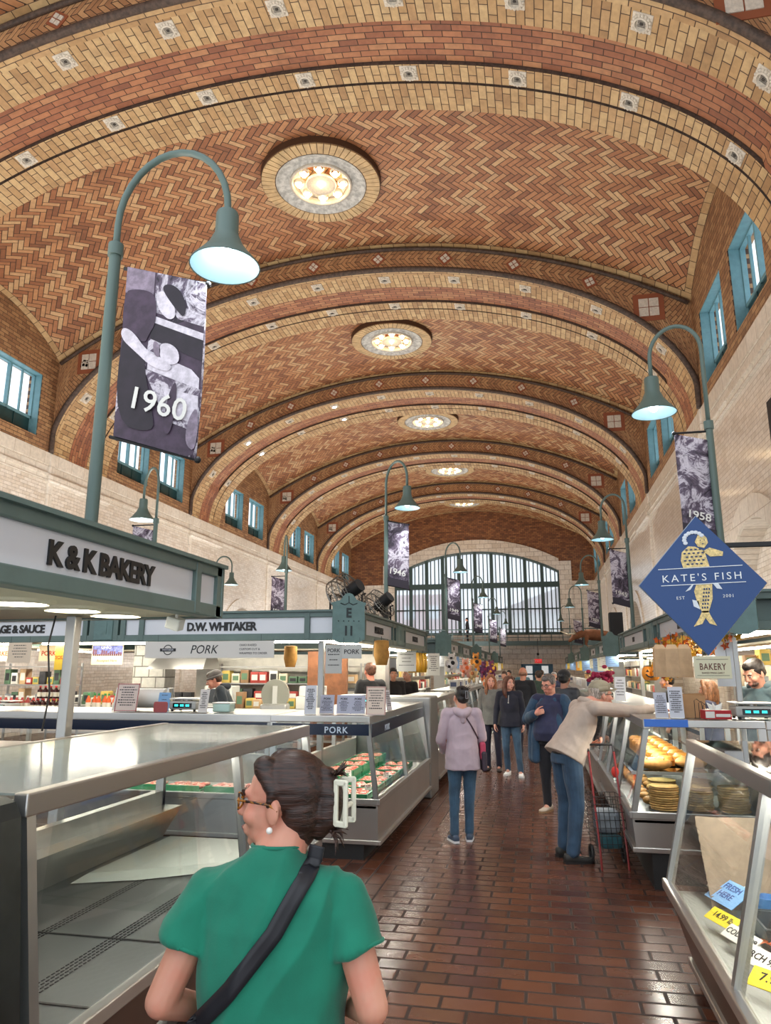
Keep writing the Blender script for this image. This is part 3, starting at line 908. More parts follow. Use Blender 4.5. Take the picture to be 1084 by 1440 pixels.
# ------------------------------------------------------------------ display cases
def case(lbl, loc, rz, L, D, zr, zt, lean, posts, skirt=None, end0=True, end1=True, light=True, deckmat=None, topglass=True, skb=.16, inset=0., bars=1, lam=14, zdk=None, topmat=None, rails=()):
    c = empty('display_case', (loc[0], loc[1], 0), rz, lbl, 'display case')
    T = Matrix.Translation((loc[0], loc[1], 0)) @ Matrix.Rotation(rz, 4, 'Z')
    skirt = skirt or M_steel
    zd = zdk if zdk else zr-.03
    m = MB(); m.box(.02, L-.02, .14, D-.05, 0, skb+.02); m.build('plinth', M_blk, c)
    m = MB(); m.add([(0, 0, zr), (L, 0, zr), (L, inset, skb), (0, inset, skb), (0, D, zr), (L, D, zr), (L, D, skb), (0, D, skb)],
        [(0, 3, 2, 1), (4, 5, 6, 7), (0, 4, 7, 3), (1, 2, 6, 5), (3, 7, 6, 2)]); m.build('base_panel', skirt, c)
    m = MB(); m.bev(-.01, L+.01, -.02, .03, zr-.02, zr+.035, .006)
    m.bev(-.01, L+.01, inset-.03, inset+.02, skb-.02, skb+.02, .006)
    for e in rails:
        xa = -.012 if e == 0 else L-.02
        m.bev(xa, xa+.032, 0, D, zr-.02, zr+.035, .006).bev(xa, xa+.032, 0, D, skb-.02, skb+.02, .006)
    m.build('lower_rail', M_steel, c)
    # top edge
    m = MB(); m.bev(-.01, L+.01, lean-.01, lean+.045, zt-.075, zt, .006)
    for e in rails:
        xa = -.012 if e == 0 else L-.02
        m.bev(xa, xa+.032, lean, D, zt-.06, zt+.001, .006)
    if not topglass: m.bev(0, L, lean+.045, D, zt-.03, zt-.004, .004)
    else: m.bev(0, L, D-.05, D, zt-.06, zt, .004)
    m.build('top_rail', M_steel, c)
    if topglass:
        m = MB(); m.box(.01, L-.01, lean+.04, D-.04, zt-.012, zt-.004); m.build('top_glass', topmat or M_glasst, c)
    def pt(y, z): return y
    for p in posts:
        w = .022
        m = MB(); a = (p-w, 0.0, zr); 
        m.add([(p-w, -.005, zr), (p+w, -.005, zr), (p+w, .04, zr), (p-w, .04, zr), (p-w, lean-.005, zt-.06), (p+w, lean-.005, zt-.06), (p+w, lean+.04, zt-.06), (p-w, lean+.04, zt-.06)],
              [(0, 3, 2, 1), (4, 5, 6, 7), (0, 1, 5, 4), (1, 2, 6, 5), (2, 3, 7, 6), (3, 0, 4, 7)]); m.build('glass_post', M_steelz, c)
    m = MB(); ps = sorted(posts)
    for a, b in zip(ps, ps[1:]):
        m.quad((a, .015, zr+.03), (b, .015, zr+.03), (b, lean+.015, zt-.07), (a, lean+.015, zt-.07))
    if end0: m.add([(0, .02, zr), (0, lean+.03, zt-.03), (0, D-.05, zt-.03), (0, D-.05, zr)], [(0, 1, 2, 3)])
    if end1: m.add([(L, .02, zr), (L, lean+.03, zt-.03), (L, D-.05, zt-.03), (L, D-.05, zr)], [(3, 2, 1, 0)])
    m.build('front_glass', M_glass, c)
    m = MB(); m.box(.0, L, .02, D-.02, zd-.02, zd); m.build('deck', deckmat or M_deck, c)
    # rear: low steel wall, sliding doors leaning in
    m = MB(); m.box(.0, L, D-.06, D, zd, zd+.32).box(0, .04, D-.06, D, zd, zt-.05).box(L-.04, L, D-.06, D, zd, zt-.05)
    for k in range(1, max(1, int(L/1.0))): m.box(L*k/max(1, int(L/1.0))-.02, L*k/max(1, int(L/1.0))+.02, D-.055, D-.01, zd+.3, zt-.05)
    m.build('rear_frame', M_steel, c)
    if light:
        m = MB(); m.cyl((.15, lean+.07, zt-.055), (L-.15, lean+.07, zt-.055), .012, n=8); m.build('fluorescent_tube', M_tubel, c)
        A = bpy.data.lights.new('case_lamp', 'AREA'); A.shape = 'RECTANGLE'; A.size = L-.2; A.size_y = .03; A.energy = lam*L*.5; A.color = (1, .93, .82)
        o = bpy.data.objects.new('case_lamp', A); COL.objects.link(o); o.parent = c; o.location = (L/2, lean+.075, zt-.072)
    return c, T

H90 = PI/2
# near left, empty bakery case
KL = 2.95
c1, TK = case('long empty glass display case with steel frame nearest on the left', (-1.55, 2.17), H90, KL, 1.25, .57, 1.355, .10, [.02, 1.72, KL-.02], skirt=M_brown, lam=13, zdk=.56, topmat=M_milky)
m = MB()          # perforated air slots on the deck
for yy in (.34, .36, .38, .40, .72, .74, .76):
    k = 0
    while k*.03 < KL-.1: m.box(.05+k*.03, .068+k*.03, yy+.0, yy+.006, .561, .563); k += 1
m.build('air_slot', M_blk, c1)
m = MB()
for xx in (.42, 1.05): m.box(xx, xx+.012, .06, 1.1, .5615, .5635)
m.build('deck_seam', M_blk, c1)
m = MB(); m.add([(0, 1.19, .56), (KL, 1.19, .56), (KL, 1.05, .78), (0, 1.05, .78), (0, 1.19, .78), (KL, 1.19, .78)], [(0, 3, 2, 1), (2, 3, 4, 5)]); m.build('rear_coil_cover', M_steel, c1)
m = MB(); m.quad((1.3, .08, .60), (1.3, .95, .60), (1.3, .9, 1.3), (1.3, .18, 1.3)); m.build('glass_divider', M_glass, c1)
m = MB(); m.add([(1.9, .75, .565), (1.75, 1.1, .565), (KL-.1, 1.1, .565), (KL-.1, .25, .565), (2.25, .25, .565), (1.98, .78, .60), (1.84, 1.05, .60), (KL-.15, 1.05, .60), (KL-.15, .3, .60), (2.28, .3, .60)],
    [(5, 9, 8, 7, 6), (0, 1, 6, 5), (1, 2, 7, 6), (2, 3, 8, 7), (3, 4, 9, 8), (4, 0, 5, 9)]); m.build('white_pan', plain('enamel_pan', (176, 180, 174), .3), c1)
m = MB(); m.box(.3, KL-.3, .5, .62, 1.22, 1.25); m.build('upper_tray', M_steel, c1)
# dark cabinet nearest the camera on the left
c0 = empty('steel_cabinet', (-1.55, .75, 0), H90, 'dark steel cabinet end at the left edge beside the empty glass case', 'cabinet')
m = MB(); m.add([(0, 0, .0), (1.38, 0, .0), (1.38, 0, .57), (1.38, .085, 1.29), (1.38, .11, 1.335), (1.38, .15, 1.35), (1.38, 1.2, 1.35), (1.38, 1.2, .0),
                 (0, 0, .57), (0, .085, 1.29), (0, .11, 1.335), (0, .15, 1.35), (0, 1.2, 1.35), (0, 1.2, .0)],
    [(1, 7, 6, 5, 4, 3, 2), (0, 8, 9, 10, 11, 12, 13), (0, 1, 2, 8), (8, 2, 3, 9), (9, 3, 4, 10), (10, 4, 5, 11), (11, 5, 6, 12), (12, 6, 7, 13)])
m.build('body', plain('dark_steel', (74, 80, 82), .32, .9, noise=.25, nscale=3), c0)
m = MB(); m.bev(1.33, 1.385, -.012, .02, .1, .6, .006).bev(.02, 1.3, -.012, .0, .16, .54, .01); m.build('edge_trim', M_steelz, c0)

# pork cases on the corner of the first block
M_pinkglow = None
def label_band(c, L, z0, z1, y, words, T=None):
    m = MB(); m.box(.03, L-.03, y-.004, y, z0, z1); b = m.build('header_band', plain('band_navy', (22, 34, 58), .2), c)
    for (s, x, size) in words:
        txt(b, 'lettering', s, frame_T((x, y-.006, z0+.02), (1, 0, 0), (0, 0, 1)), size, plain('band_letter', (206, 220, 236), .4), .002, .001, 1.0, 0, 1.15)
cP, TP = case('corner glass meat case with PORK band, facing the cross aisle', (-7.4, 7.02), 0, 4.72, 1.1, .51, 1.30, .05, [.02, 1.5, 3.0, 4.70], end0=True, end1=False, topglass=False, lam=20, deckmat=plain('white_deck', (214, 214, 208), .4))
label_band(cP, 4.72, 1.12, 1.225, .04, [('PORK', 1.0, .085), ('www.dwwhitaker.com', 4.0, .05)])
cP2, TP2 = case('glass pork case with two front panes facing the aisle, below the E 11 plaque', (-1.55, 7.0), H90, 3.3, 1.1, .51, 1.30, .09, [.02, 1.6, 3.28], end0=True, end1=True, rails=(0,), topglass=False, lam=20, deckmat=plain('white_deck', (214, 214, 208), .4))
label_band(cP2, 3.3, 1.10, 1.225, .07, [('PORK', .75, .085)])
bd = MB().box(-.006, -.002, .09, 1.08, 1.12, 1.225).build('end_band', plain('band_navy', (22, 34, 58), .2), cP2)
txt(bd, 'lettering', 'PORK', frame_T((-.008, .42, 1.14), (0, -1, 0), (0, 0, 1)), .085, plain('band_letter', (206, 220, 236), .4), .002, .001, 1.0, 0, 1.15)
o = MB().bev(0, .75, -.02, 1.1, .0, 1.36, .02).build('end_cabinet', M_steelz); o.location = (-1.55, 10.35, 0); o.rotation_euler.z = H90
tag(o, 'plain steel cabinet closing the far end of the pork case', 'cabinet')
cs = [('glass meat case right behind the steel end cabinet on the left side', 11.2, 3.4), ('glass case of the second stall block on the left side', 16.2, 7.0), ('glass case of the third stall block on the left side', 25.6, 8.0), ('glass case of the fourth stall block on the left side', 36.2, 8.)]
for lb, yy, L in cs:
    n = int(L/1.6); case(lb, (-1.55, yy), H90, L, .85, .5, 1.30, .10, [.02]+[L*k/n for k in range(1, n)]+[L-.02], lam=16, topglass=False, deckmat=plain('white_deck', (214, 214, 208), .4))
case('glass case facing the cross aisle before the second left block', (-7.4, 16.2), 0, 4.75, 1.05, .5, 1.3, .1, [.02, 2, 4.73], lam=16, topglass=False)
# right side
RL = 4.6
cR, TR = case('brown-skirted glass fish case nearest on the right, full of price cards', (.68, 4.85), -H90, RL, 1.25, .50, 1.33, .19, [.02, 1.52, 3.05, RL-.02], skirt=M_brown, inset=.12, skb=.1, lam=22, zdk=.47, deckmat=plain('pale_deck', (166, 168, 162), .4))
cB, TB = case('glass bakery case with stacked flatbreads, facing the cross aisle on the right', (1.83, 6.62), 0, 2.2, 1.1, .56, 1.33, .05, [.02, 1.1, 2.18], topglass=False, lam=24, end0=False, end1=True, skb=.3, inset=.02)
cB2, TB2 = case('tall glass bakery case facing the aisle below the orange leaf garland', (.70, 10.1), -H90, 3.5, 1.1, .56, 1.33, .15, [.02, 1.1, 2.2, 3.48], topglass=False, lam=24, end1=True, skb=.3, inset=.02, rails=(1,))
for lb, yy, L in (('glass case at the far end of the bakery stall on the right', 15.4, 5.2), ('glass case of the second stall block on the right side', 25.2, 7.2), ('glass case of the third stall block on the right side', 36., 8.0), ('glass case of the farthest stall block on the right side', 46.9, 7.6)):
    n = int(L/1.6); case(lb, (.72, yy), -H90, L, 1.0, .5, 1.30, .10, [.02]+[L*k/n for k in range(1, n)]+[L-.02], lam=16, topglass=False)
# blue tape corner on the bakery case, steel legs
m = MB(); m.box(3.49, 3.515, .15, .5, 1.275, 1.335); m.build('blue_edge_tape', plain('tape_blue', (58, 118, 214), .35), cB2)
m = MB(); m.box(3.2, 3.4, .25, .5, 0, .3); m.build('foot_box', M_cream, cB2)

# inner counter of the K & K stall
k = empty('service_counter', (-6.6, 5.3, 0), 0, 'long steel service counter behind the empty case at far left', 'counter')
MB().bev(-2.6, 2.55, -.35, .3, 1.06, 1.15, .02).build('worktop', M_steel, k)
MB().box(-2.5, 2.45, -.25, .3, .1, 1.06).build('body', plain('counter_dark', (46, 46, 48), .5), k)
m = MB()
for xx in (-2.4, -.8, .8, 2.3): m.box(xx-.02, xx+.02, -.3, -.26, .0, 1.06)
m.build('leg', M_steelz, k)
for i, (bx, cc) in enumerate(((-.35, (206, 88, 40)), (.75, (214, 96, 44)))):
    o = MB().bev(-.22, .22, -.15, .15, 0, .16, .03).build('plastic_bin', plain('bin_orange', cc, .5)); o.location = (-6.0+bx, 4.7, .86)
    tag(o, ('left' if i == 0 else 'right')+' orange plastic bin on a shelf below the far left service counter', 'bin')
    p = MB().box(-.26, .26, -.2, .26, -.03, 0).build('shelf', M_steel, None); p.location = (-6.0+bx, 4.7, .86); tag(p, 'small steel shelf under the '+('left' if i == 0 else 'right')+' orange bin', 'shelf')

# ------------------------------------------------------------------ gooseneck lamps
def goose(x, y, zbase, zc, dx, dy, zr, r, lbl, hang=False):
    t = empty('gooseneck_lamp', (x, y, zbase), 0, lbl, 'street lamp')
    d = Vector((dx, dy, 0)); Ld = d.length; u = d/Ld
    ztop = zr+r*4.1           # apex of the arc
    z1 = ztop-Ld*.62
    m = MB(); m.cyl((0, 0, 0), (0, 0, zc-zbase), .036, .034, 12); m.cyl((0, 0, 0), (0, 0, .03), .09, n=12)
    m.build('pole', M_pole, t, auto=40)
    m = MB(); m.cyl((0, 0, zc-zbase-.03), (0, 0, zc-zbase+.05), .045, n=12); m.build('collar', M_pole, t, auto=40)
    pts = [Vector((0, 0, zc-zbase)), Vector((0, 0, z1-zbase))]
    for i in range(1, 15):
        a = PI*i/15; pts.append(u*(Ld/2)*(1-math.cos(a))+Vector((0, 0, z1-zbase+Ld*.62*math.sin(a))))
    pts += [u*Ld+Vector((0, 0, z1-zbase)), u*Ld+Vector((0, 0, zr+r*1.75-zbase))]
    m = MB(); m.tube(pts, .021, 10); m.build('curved_arm', M_pole, t, smooth=True)
    cx = u*Ld; zz = zr-zbase
    m = MB(); m.lathe([(0, 1.78*r), (.30*r, 1.76*r), (.33*r, 1.68*r), (.34*r, 1.05*r), (.40*r, .92*r), (.50*r, .68*r), (.72*r, .38*r), (r, .05*r), (1.02*r, 0), (.985*r, 0.0)], (cx.x, cx.y, zz), 32)
    sh = m.build('shade', M_pole, t, auto=35)
    m = MB(); m.lathe([(.985*r, .003), (.70*r, .34*r), (.47*r, .64*r), (.3*r, .8*r), (0, .82*r)], (cx.x, cx.y, zz), 32); m.build('inner_reflector', M_lampi, sh, smooth=True)
    m = MB(); m.ball((cx.x, cx.y, zz+.36*r), (.22*r, .22*r, .3*r), 12, 8); m.build('bulb', M_lampb, sh, smooth=True)
    SL_ = bpy.data.lights.new('lamp_light', 'SPOT'); SL_.energy = 55; SL_.spot_size = 2.1; SL_.spot_blend = .6; SL_.color = (.93, .98, 1); SL_.shadow_soft_size = .06
    lo = bpy.data.objects.new('lamp_light', SL_); COL.objects.link(lo); lo.parent = t; lo.location = (cx.x, cx.y, zz+.05*r)
    return t
G_ = [
 (-2.40, 3.45, ZT0, 4.22, .72, 0, 4.03, .20, 'large gooseneck lamp on a green pole above the K & K BAKERY sign'),
 (-2.31, 11.0, ZT0, 4.12, .41, -.35, 4.2, .20, 'gooseneck lamp above the left row, beside the 1946 banner'),
 (-2.35, 19.0, ZT0, 4.2, .43, -.3, 4.25, .20, 'gooseneck lamp beside the 1949 banner'),
 (-2.35, 27.0, ZT0, 4.3, .43, -.3, 4.35, .20, 'fourth gooseneck lamp down the left row, before the arched window'),
 (-2.35, 36.0, ZT0, 4.3, .43, -.3, 4.4, .20, 'fifth gooseneck lamp down the left row, low in the arched window'),
 (-2.35, 46.0, ZT0, 4.3, .43, -.3, 4.5, .20, 'farthest small gooseneck lamp of the left row'),
 (1.70, 7.0, ZT0, 4.03, -.46, .15, 4.25, .215, 'gooseneck lamp on the right beside the 1958 banner'),
 (1.72, 13.8, ZT0, 4.1, -.42, .2, 4.17, .21, 'gooseneck lamp on the right above the second right-hand year banner'),
 (1.72, 20.4, ZT0, 4.1, -.45, .2, 4.05, .20, 'gooseneck lamp on the right above the third right-hand year banner'),
 (1.72, 28.5, ZT0, 4.0, -.45, .2, 4.1, .20, 'fourth gooseneck lamp down the right side near the far wall'),
 (1.72, 40.0, ZT0, 4.0, -.45, .2, 4.3, .20, 'farthest small gooseneck lamp on the right side'),
 (-5.75, 9.9, ZT0, 4.0, -.42, .3, 4.1, .20, 'gooseneck lamp beyond the K & K BAKERY sign against the left wall'),
 (-5.75, 15.9, ZT0, 4.0, -.25, .5, 4.1, .20, 'gooseneck lamp seen against the tiled left wall, above the D.W. WHITAKER sign'),
 (-8.95, 18.84, ZT0, 3.9, .45, .1, 4.1, .20, 'small gooseneck lamp just right of the K & K BAKERY sign end'),
]
for a in G_: goose(*a)

# ------------------------------------------------------------------ year banners
def photo_mat(seed, dark=(34, 24, 38), light=(206, 198, 208)):
    g = G('banner_photo_print'); g.coord('Object')
    mp = g.n('ShaderNodeMapping'); mp.inputs['Location'].default_value = (seed*3.1, seed*1.7, seed); g.l(g.vec, mp.inputs[0])
    a = g.noise(mp.outputs[0], 5.5, 6, .72, 1.4); b = g.noise(mp.outputs[0], 2.1, 2, .5)
    g.l(g.ramp(a*.75+b*.35, [(.44, dark), (.54, (96, 82, 100)), (.6, light), (.68, (70, 58, 74))]), g.b.inputs['Base Color'])
    g.b.inputs['Roughness'].default_value = .6
    return g.mt
BM = {}
def banner(x, y, zt, w, h, year, lbl, side=1, seed=1, slope=-.09, yo=.12):
    t = empty('hanging_banner', (x, y-.0, zt), 0, lbl, 'banner')
    if seed not in BM: BM[seed] = photo_mat(seed)
    x0, x1 = (.03, .03+w) if side > 0 else (-.03-w, -.03)
    m = MB(); n = 8
    vs = []; 
    for j in range(13):
        for i in range(n+1):
            f = i/n; xx = x0+(x1-x0)*f
            zz = -h*j/12+slope*f*(1 if side > 0 else 1)
            vs.append((xx, .012*math.sin(f*5+j*.5), zz))
    fs = [(j*(n+1)+i, j*(n+1)+i+1, (j+1)*(n+1)+i+1, (j+1)*(n+1)+i) for j in range(12) for i in range(n)]
    m.add(vs, fs); p = m.build('print', [BM[seed]], t, smooth=True)
    so = p.modifiers.new('s', 'SOLIDIFY'); so.thickness = .004
    m = MB(); m.add([(x0, -.02, -h*.88), (x1, -.02, -h*.88+slope), (x1, -.02, -h+slope), (x0, -.02, -h)], [(3, 2, 1, 0)])
    if seed != 20: m.build('dark_foot', plain('banner_dark', (36, 26, 40), .6), p)
    vs_, f_ = text_mesh(year, w*.36, .002, .0015, 1.05, .12)
    T = frame_T(((x0+x1)/2, -.030, -h*(.90 if seed == 20 else .86)), (1, 0, slope/w), (0, 0, 1))
    m = MB(); m.add(vs_, f_, T); m.build('year_lettering', plain('banner_letter', (222, 220, 214), .6), p)
    for zz in (0, -h):
        e = (x0 if side < 0 else x1, 0, zz+(slope if side > 0 else 0)); m = MB(); m.tube([(0, 0, zz), e], .011, 6).ball(e, .02, 8, 6); m.build('arm', M_blk, t)
    return t, p, x0, x1
B_ = [
 (-2.35, 11.0, 4.10, .38, 1.04, '1946', 'black and white photo banner marked 1946 on the left row', 1, 2),
 (-2.35, 19.0, 4.16, .34, 1.08, '1949', 'black and white photo banner marked 1949 in front of the arched window', 1, 3),
 (-2.35, 27.0, 4.2, .33, 1.06, '1940', 'third year banner down the left row, low in the arched window', 1, 4),
 (-2.35, 36.0, 4.2, .36, 1.1, '1939', 'fourth year banner down the left row, overlapping its neighbour', 1, 5),
 (-2.35, 46.0, 4.3, .36, 1.1, '1938', 'farthest and smallest year banner of the left row', 1, 6),
 (1.70, 7.0, 3.98, .29, 1.0, '1958', 'black and white photo banner marked 1958 above the blue diamond sign', -1, 7),
 (1.72, 13.8, 3.96, .30, 1.02, '1945', 'black and white photo banner marked 1945 on the right side', -1, 8),
 (1.72, 20.4, 3.88, .30, .98, '1928', 'black and white photo banner marked 1928 near the far right wall', -1, 9),
 (1.72, 28.5, 3.6, .32, .85, '1930', 'pale photo banner farthest down the right side', -1, 10),
 (-5.75, 9.9, 3.95, -.36, .9, '1952', 'photo banner half hidden behind the K & K BAKERY sign', 1, 11),
 (-5.75, 15.9, 3.9, -.33, 1.0, '1954', 'narrow photo banner above the D.W. WHITAKER sign against the left wall', 1, 12),
]
for a in B_:
    if a[3] < 0:
        a = list(a); a[3] = -a[3]; a[7] = -1
    banner(*a)

# the large 1960 banner with its photograph of a butcher in a cap
t, p, x0, x1 = banner(-2.33, 3.45, 4.10, .52, 1.06, '1960', 'large black and white photo banner marked 1960 with a butcher in a flat cap', 1, 20, slope=-.17)
Mp = [plain('print_black', (34, 24, 36), .6, noise=.25, nscale=12), plain('print_dark', (64, 48, 66), .6, noise=.3, nscale=14), plain('print_mid', (132, 118, 134), .6, noise=.3, nscale=22), plain('print_light', (204, 196, 206), .6, noise=.2, nscale=26), photo_mat(31)]
W_, H_ = .52, 1.06; sl = -.17
def PP(poly, mi, lift):      # poly in 0..1 banner coordinates (x right, y down)
    for _ in range(2 if lift > 4 else 0): poly = [q for a, b in zip(poly, poly[1:]+poly[:1]) for q in (((a[0]*.75+b[0]*.25), (a[1]*.75+b[1]*.25)), ((a[0]*.25+b[0]*.75), (a[1]*.25+b[1]*.75)))]
    vs = [(x0+u*W_, -.014-lift*.0012+.0, -v*H_+sl*u) for u, v in poly]
    MBp.mat(mi).add(vs, [tuple(range(len(vs)))[::-1]])
MBp = MB()
PP([(0, 0), (1, 0), (1, 1), (0, 1)], 1, 0)
PP([(.0, .0), (.36, .0), (.36, .14), (.0, .16)], 2, 1)
PP([(.38, .0), (1, .0), (1, .26), (.38, .24)], 4, 1)
PP([(.36, .26), (1, .30), (1, .34), (.36, .30)], 3, 2)
PP([(.36, .30), (1, .34), (1, .46), (.36, .40)], 0, 2)
PP([(.35, .47), (.88, .52), (.98, .56), (.98, .62), (.35, .58)], 3, 2)
PP([(.30, .58), (1.0, .62), (1.0, .86), (.62, .84), (.45, .70)], 4, 3)
PP([(.55, .66), (.98, .66), (1., .82), (.66, .80)], 3, 4)
PP([(.0, .16), (.10, .13), (.30, .12), (.40, .15), (.42, .30), (.34, .38), (.30, .44), (.10, .40), (.0, .38)], 1, 5)     # shirt
PP([(.0, .38), (.22, .40), (.30, .48), (.34, .62), (.45, .80), (.50, .93), (.0, .93)], 0, 5)      # apron
PP([(.0, .37), (.14, .38), (.34, .48), (.55, .50), (.66, .53), (.60, .57), (.40, .56), (.2, .50), (.0, .44)], 3, 6)   # forearm
PP([(.40, .12), (.50, .10), (.62, .16), (.66, .24), (.58, .27), (.48, .24), (.41, .19)], 3, 6)        # face
PP([(.46, .08), (.56, .05), (.70, .08), (.78, .16), (.76, .24), (.66, .20), (.52, .13)], 0, 7)         # cap
PP([(.48, .42), (.60, .40), (.72, .43), (.74, .50), (.62, .53), (.50, .50)], 3, 7)                   # chicken
PP([(.40, .40), (.50, .43), (.50, .50), (.42, .49)], 2, 7)
PP([(.62, .72), (.70, .60), (.74, .66), (.70, .90), (.60, .92)], 1, 8)
PP([(.88, .80), (1., .70), (1., .97), (.86, .94)], 2, 8)
MBp.build('picture', Mp, p)

# ------------------------------------------------------------------ diamond sign
M_blue = plain('sign_blue', (0, 58, 118), .3); M_ivory = plain('sign_ivory', (228, 232, 236), .4); M_gold = plain('sign_gold', (222, 196, 132), .45, noise=.3, nscale=70)
t = empty('hanging_sign', (.985, 4.6, 2.25), 0, 'blue diamond KATE\'S FISH sign with a gold mermaid', 'sign')
a, b = .36, .42
m = MB(); m.prism([(-a, 0), (0, -b), (a, 0), (0, b)], .03, frame_T((0, 0.015, 0), (1, 0, .0), (0, 0, 1))); m.build('board', M_blue, t)
m = MB(); m.tube([(-a, 0, 0), (0, 0, b), (a, 0, 0), (0, 0, -b)], .006, 5, closed=True); m.build('edge', plain('edge_grey', (150, 164, 180), .4), t)
TT = frame_T((0, -.018, 0), (1, 0, .03), (0, 0, 1))
txt(t, 'lettering', "KATE'S FISH", TT @ TM((0, .022, 0)), .062, M_ivory, .001, .0, 1.05, 0, 1.35)
txt(t, 'lettering', 'EST', TT @ TM((-.13, -.085, 0)), .026, M_ivory, .001, 0, 1, 0, 1.3)
txt(t, 'lettering', '2001', TT @ TM((.14, -.085, 0)), .026, M_ivory, .001, 0, 1, 0, 1.3)
m = MB(); m.box(-.245, .235, .100, .104, 0, .002, TT).box(-.235, .245, .0, .004, 0, .002, TT); m.build('rule', M_ivory, t)
mm = MB(); Tm = TT
def mer(poly, lift=0): mm.prism(poly, .002+lift*.0006, Tm)
mm.mat(0)
mer([(-.10, .105), (-.11, .15), (-.10, .20), (-.06, .235), (-.02, .23), (.03, .20), (.05, .105)])          # shoulders and scales
mer([(.02, .20), (.06, .165), (.13, .165), (.135, .19), (.10, .205), (.06, .22)])                          # raised arm
mer([(-.035, -.002), (.055, -.002), (.05, -.09), (.02, -.17), (-.015, -.17), (-.04, -.10), (-.05, -.04)])   # body of the tail
mer([(-.015, -.16), (.02, -.16), (.03, -.19), (.06, -.25), (.02, -.235), (0, -.20), (-.02, -.235), (-.07, -.25), (-.035, -.2)])   # fin
mer([(.0, .30), (.03, .305), (.05, .28), (.055, .25), (.03, .22), (-.005, .23), (-.02, .26)])               # face
mm.mat(1)
for i in range(9): mm.ball((-.025+.055*math.cos(R(30+i*22)), .275+.045*math.sin(R(30+i*22)), .003), (.014, .012, .003), 8, 4, Tm)
mer([(-.05, 0), (-.07, -.03), (-.10, -.04), (-.06, .0)]); mer([(.06, 0), (.08, -.03), (.11, -.035), (.09, -.0)])
mer([(-.03, -.10), (-.065, -.09), (-.06, -.13), (-.025, -.15)])
mm.mat(2)
for i in range(5):
    for j in range(5 if i % 2 else 4):
        mm.ball((-.085+.026*j+(.013 if not i % 2 else 0), .125+.022*i, .004), (.009, .005, .002), 6, 4, Tm)
for i in range(6):
    for j in range(3): mm.ball((.008+.014*j-(.004*i), -.03-.022*i, .004), (.005, .007, .002), 6, 4, Tm)
mm.ball((.012, .268, .005), (.004, .003, .002), 6, 4, Tm).ball((.035, .268, .005), (.004, .003, .002), 6, 4, Tm).ball((.024, .245, .005), (.006, .003, .002), 6, 4, Tm)
mm.build('mermaid', [M_gold, plain('mermaid_line', (214, 220, 228), .5), plain('mermaid_blue', (20, 54, 104), .5)], t)
m = MB(); m.bev(.12, 1.0, .02, .05, .225, .255, .004); m.cyl((0, .02, b-.02), (0, .02, b-.14), .01, n=6); m.build('bracket', M_blk, t)
o = MB().bev(-.04, .04, -.04, .04, 0, 2.6, .006).build('support_post', M_steelz); o.location = (2.0, 4.64, 0); tag(o, 'steel post at the right edge carrying the blue diamond sign bracket', 'post')

# ------------------------------------------------------------------ round fans on the roof
def fan(x, y, z, r, rot, lbl):
    t = empty('drum_fan', (x, y, z), 0, lbl, 'fan')
    T = TM((0, 0, r*.95), rot)
    m = MB()
    for k in range(3): m.lathe([(r, -.10+k*.1)], (0, 0, 0), 4) if 0 else m.tube([(r*math.cos(2*PI*i/36), r*math.sin(2*PI*i/36), -.10+k*.1) for i in range(36)], .009, 5, closed=True, T=T)
    for rr in (.3, .55, .8):
        m.tube([(r*rr*math.cos(2*PI*i/30), r*rr*math.sin(2*PI*i/30), -.12) for i in range(30)], .005, 4, closed=True, T=T)
        m.tube([(r*rr*math.cos(2*PI*i/30), r*rr*math.sin(2*PI*i/30), .12) for i in range(30)], .005, 4, closed=True, T=T)
    for i in range(20):
        a = 2*PI*i/20; c, s_ = math.cos(a), math.sin(a)
        m.tube([(r*.12*c, r*.12*s_, -.13), (r*.8*c, r*.8*s_, -.12), (r*c, r*s_, -.1), (r*c, r*s_, .1), (r*.8*c, r*.8*s_, .12), (r*.12*c, r*.12*s_, .13)], .004, 4, T=T)
    m.build('cage', plain('fan_wire', (120, 118, 112), .35, .8), t)
    for k in range(3):
        a = 2*PI*k/3+.4; m = MB(); pts = []
        for (rr, da, dz) in ((.1, -.25, -.03), (.9, -.28, -.045), (.92, .3, .045), (.1, .3, .03)): pts.append((r*rr*math.cos(a+da), r*rr*math.sin(a+da), dz))
        m.add(pts, [(0, 1, 2, 3)], T); bl = m.build('blade', plain('fan_blade', (70, 68, 66), .4, .4), t)
        bl.modifiers.new('s', 'SOLIDIFY').thickness = .006
    m = MB(); m.cyl((0, 0, .0), (0, 0, .26), .09, n=14, T=T); m.cyl((0, 0, -.05), (0, 0, .0), .06, n=12, T=T); m.build('motor', M_blk, t, auto=40)
    m = MB(); m.tube([(-r*.8, 0, .0), (-r*.8, 0, r*.95), (-r*.99, 0, r*1.0)], .014, 6); m.tube([(r*.8, 0, .0), (r*.8, 0, r*.95), (r*.99, 0, r*1.0)], .014, 6)
    m.tube([(-r*.8, -.2, .01), (-r*.8, .2, .01)], .014, 6).tube([(r*.8, -.2, .01), (r*.8, .2, .01)], .014, 6).tube([(-r*.8, 0, .01), (r*.8, 0, .01)], .014, 6)
    m.build('stand', M_blk, t)
fan(-2.45, 9.1, ZT0+.01, .27, (.35, 1.05, .0), 'large wire-caged drum fan on the roof right behind the E 11 plaque')
fan(-2.35, 10.6, ZT0+.01, .24, (.3, .95, .0), 'smaller wire-caged drum fan farther along the same canopy roof')
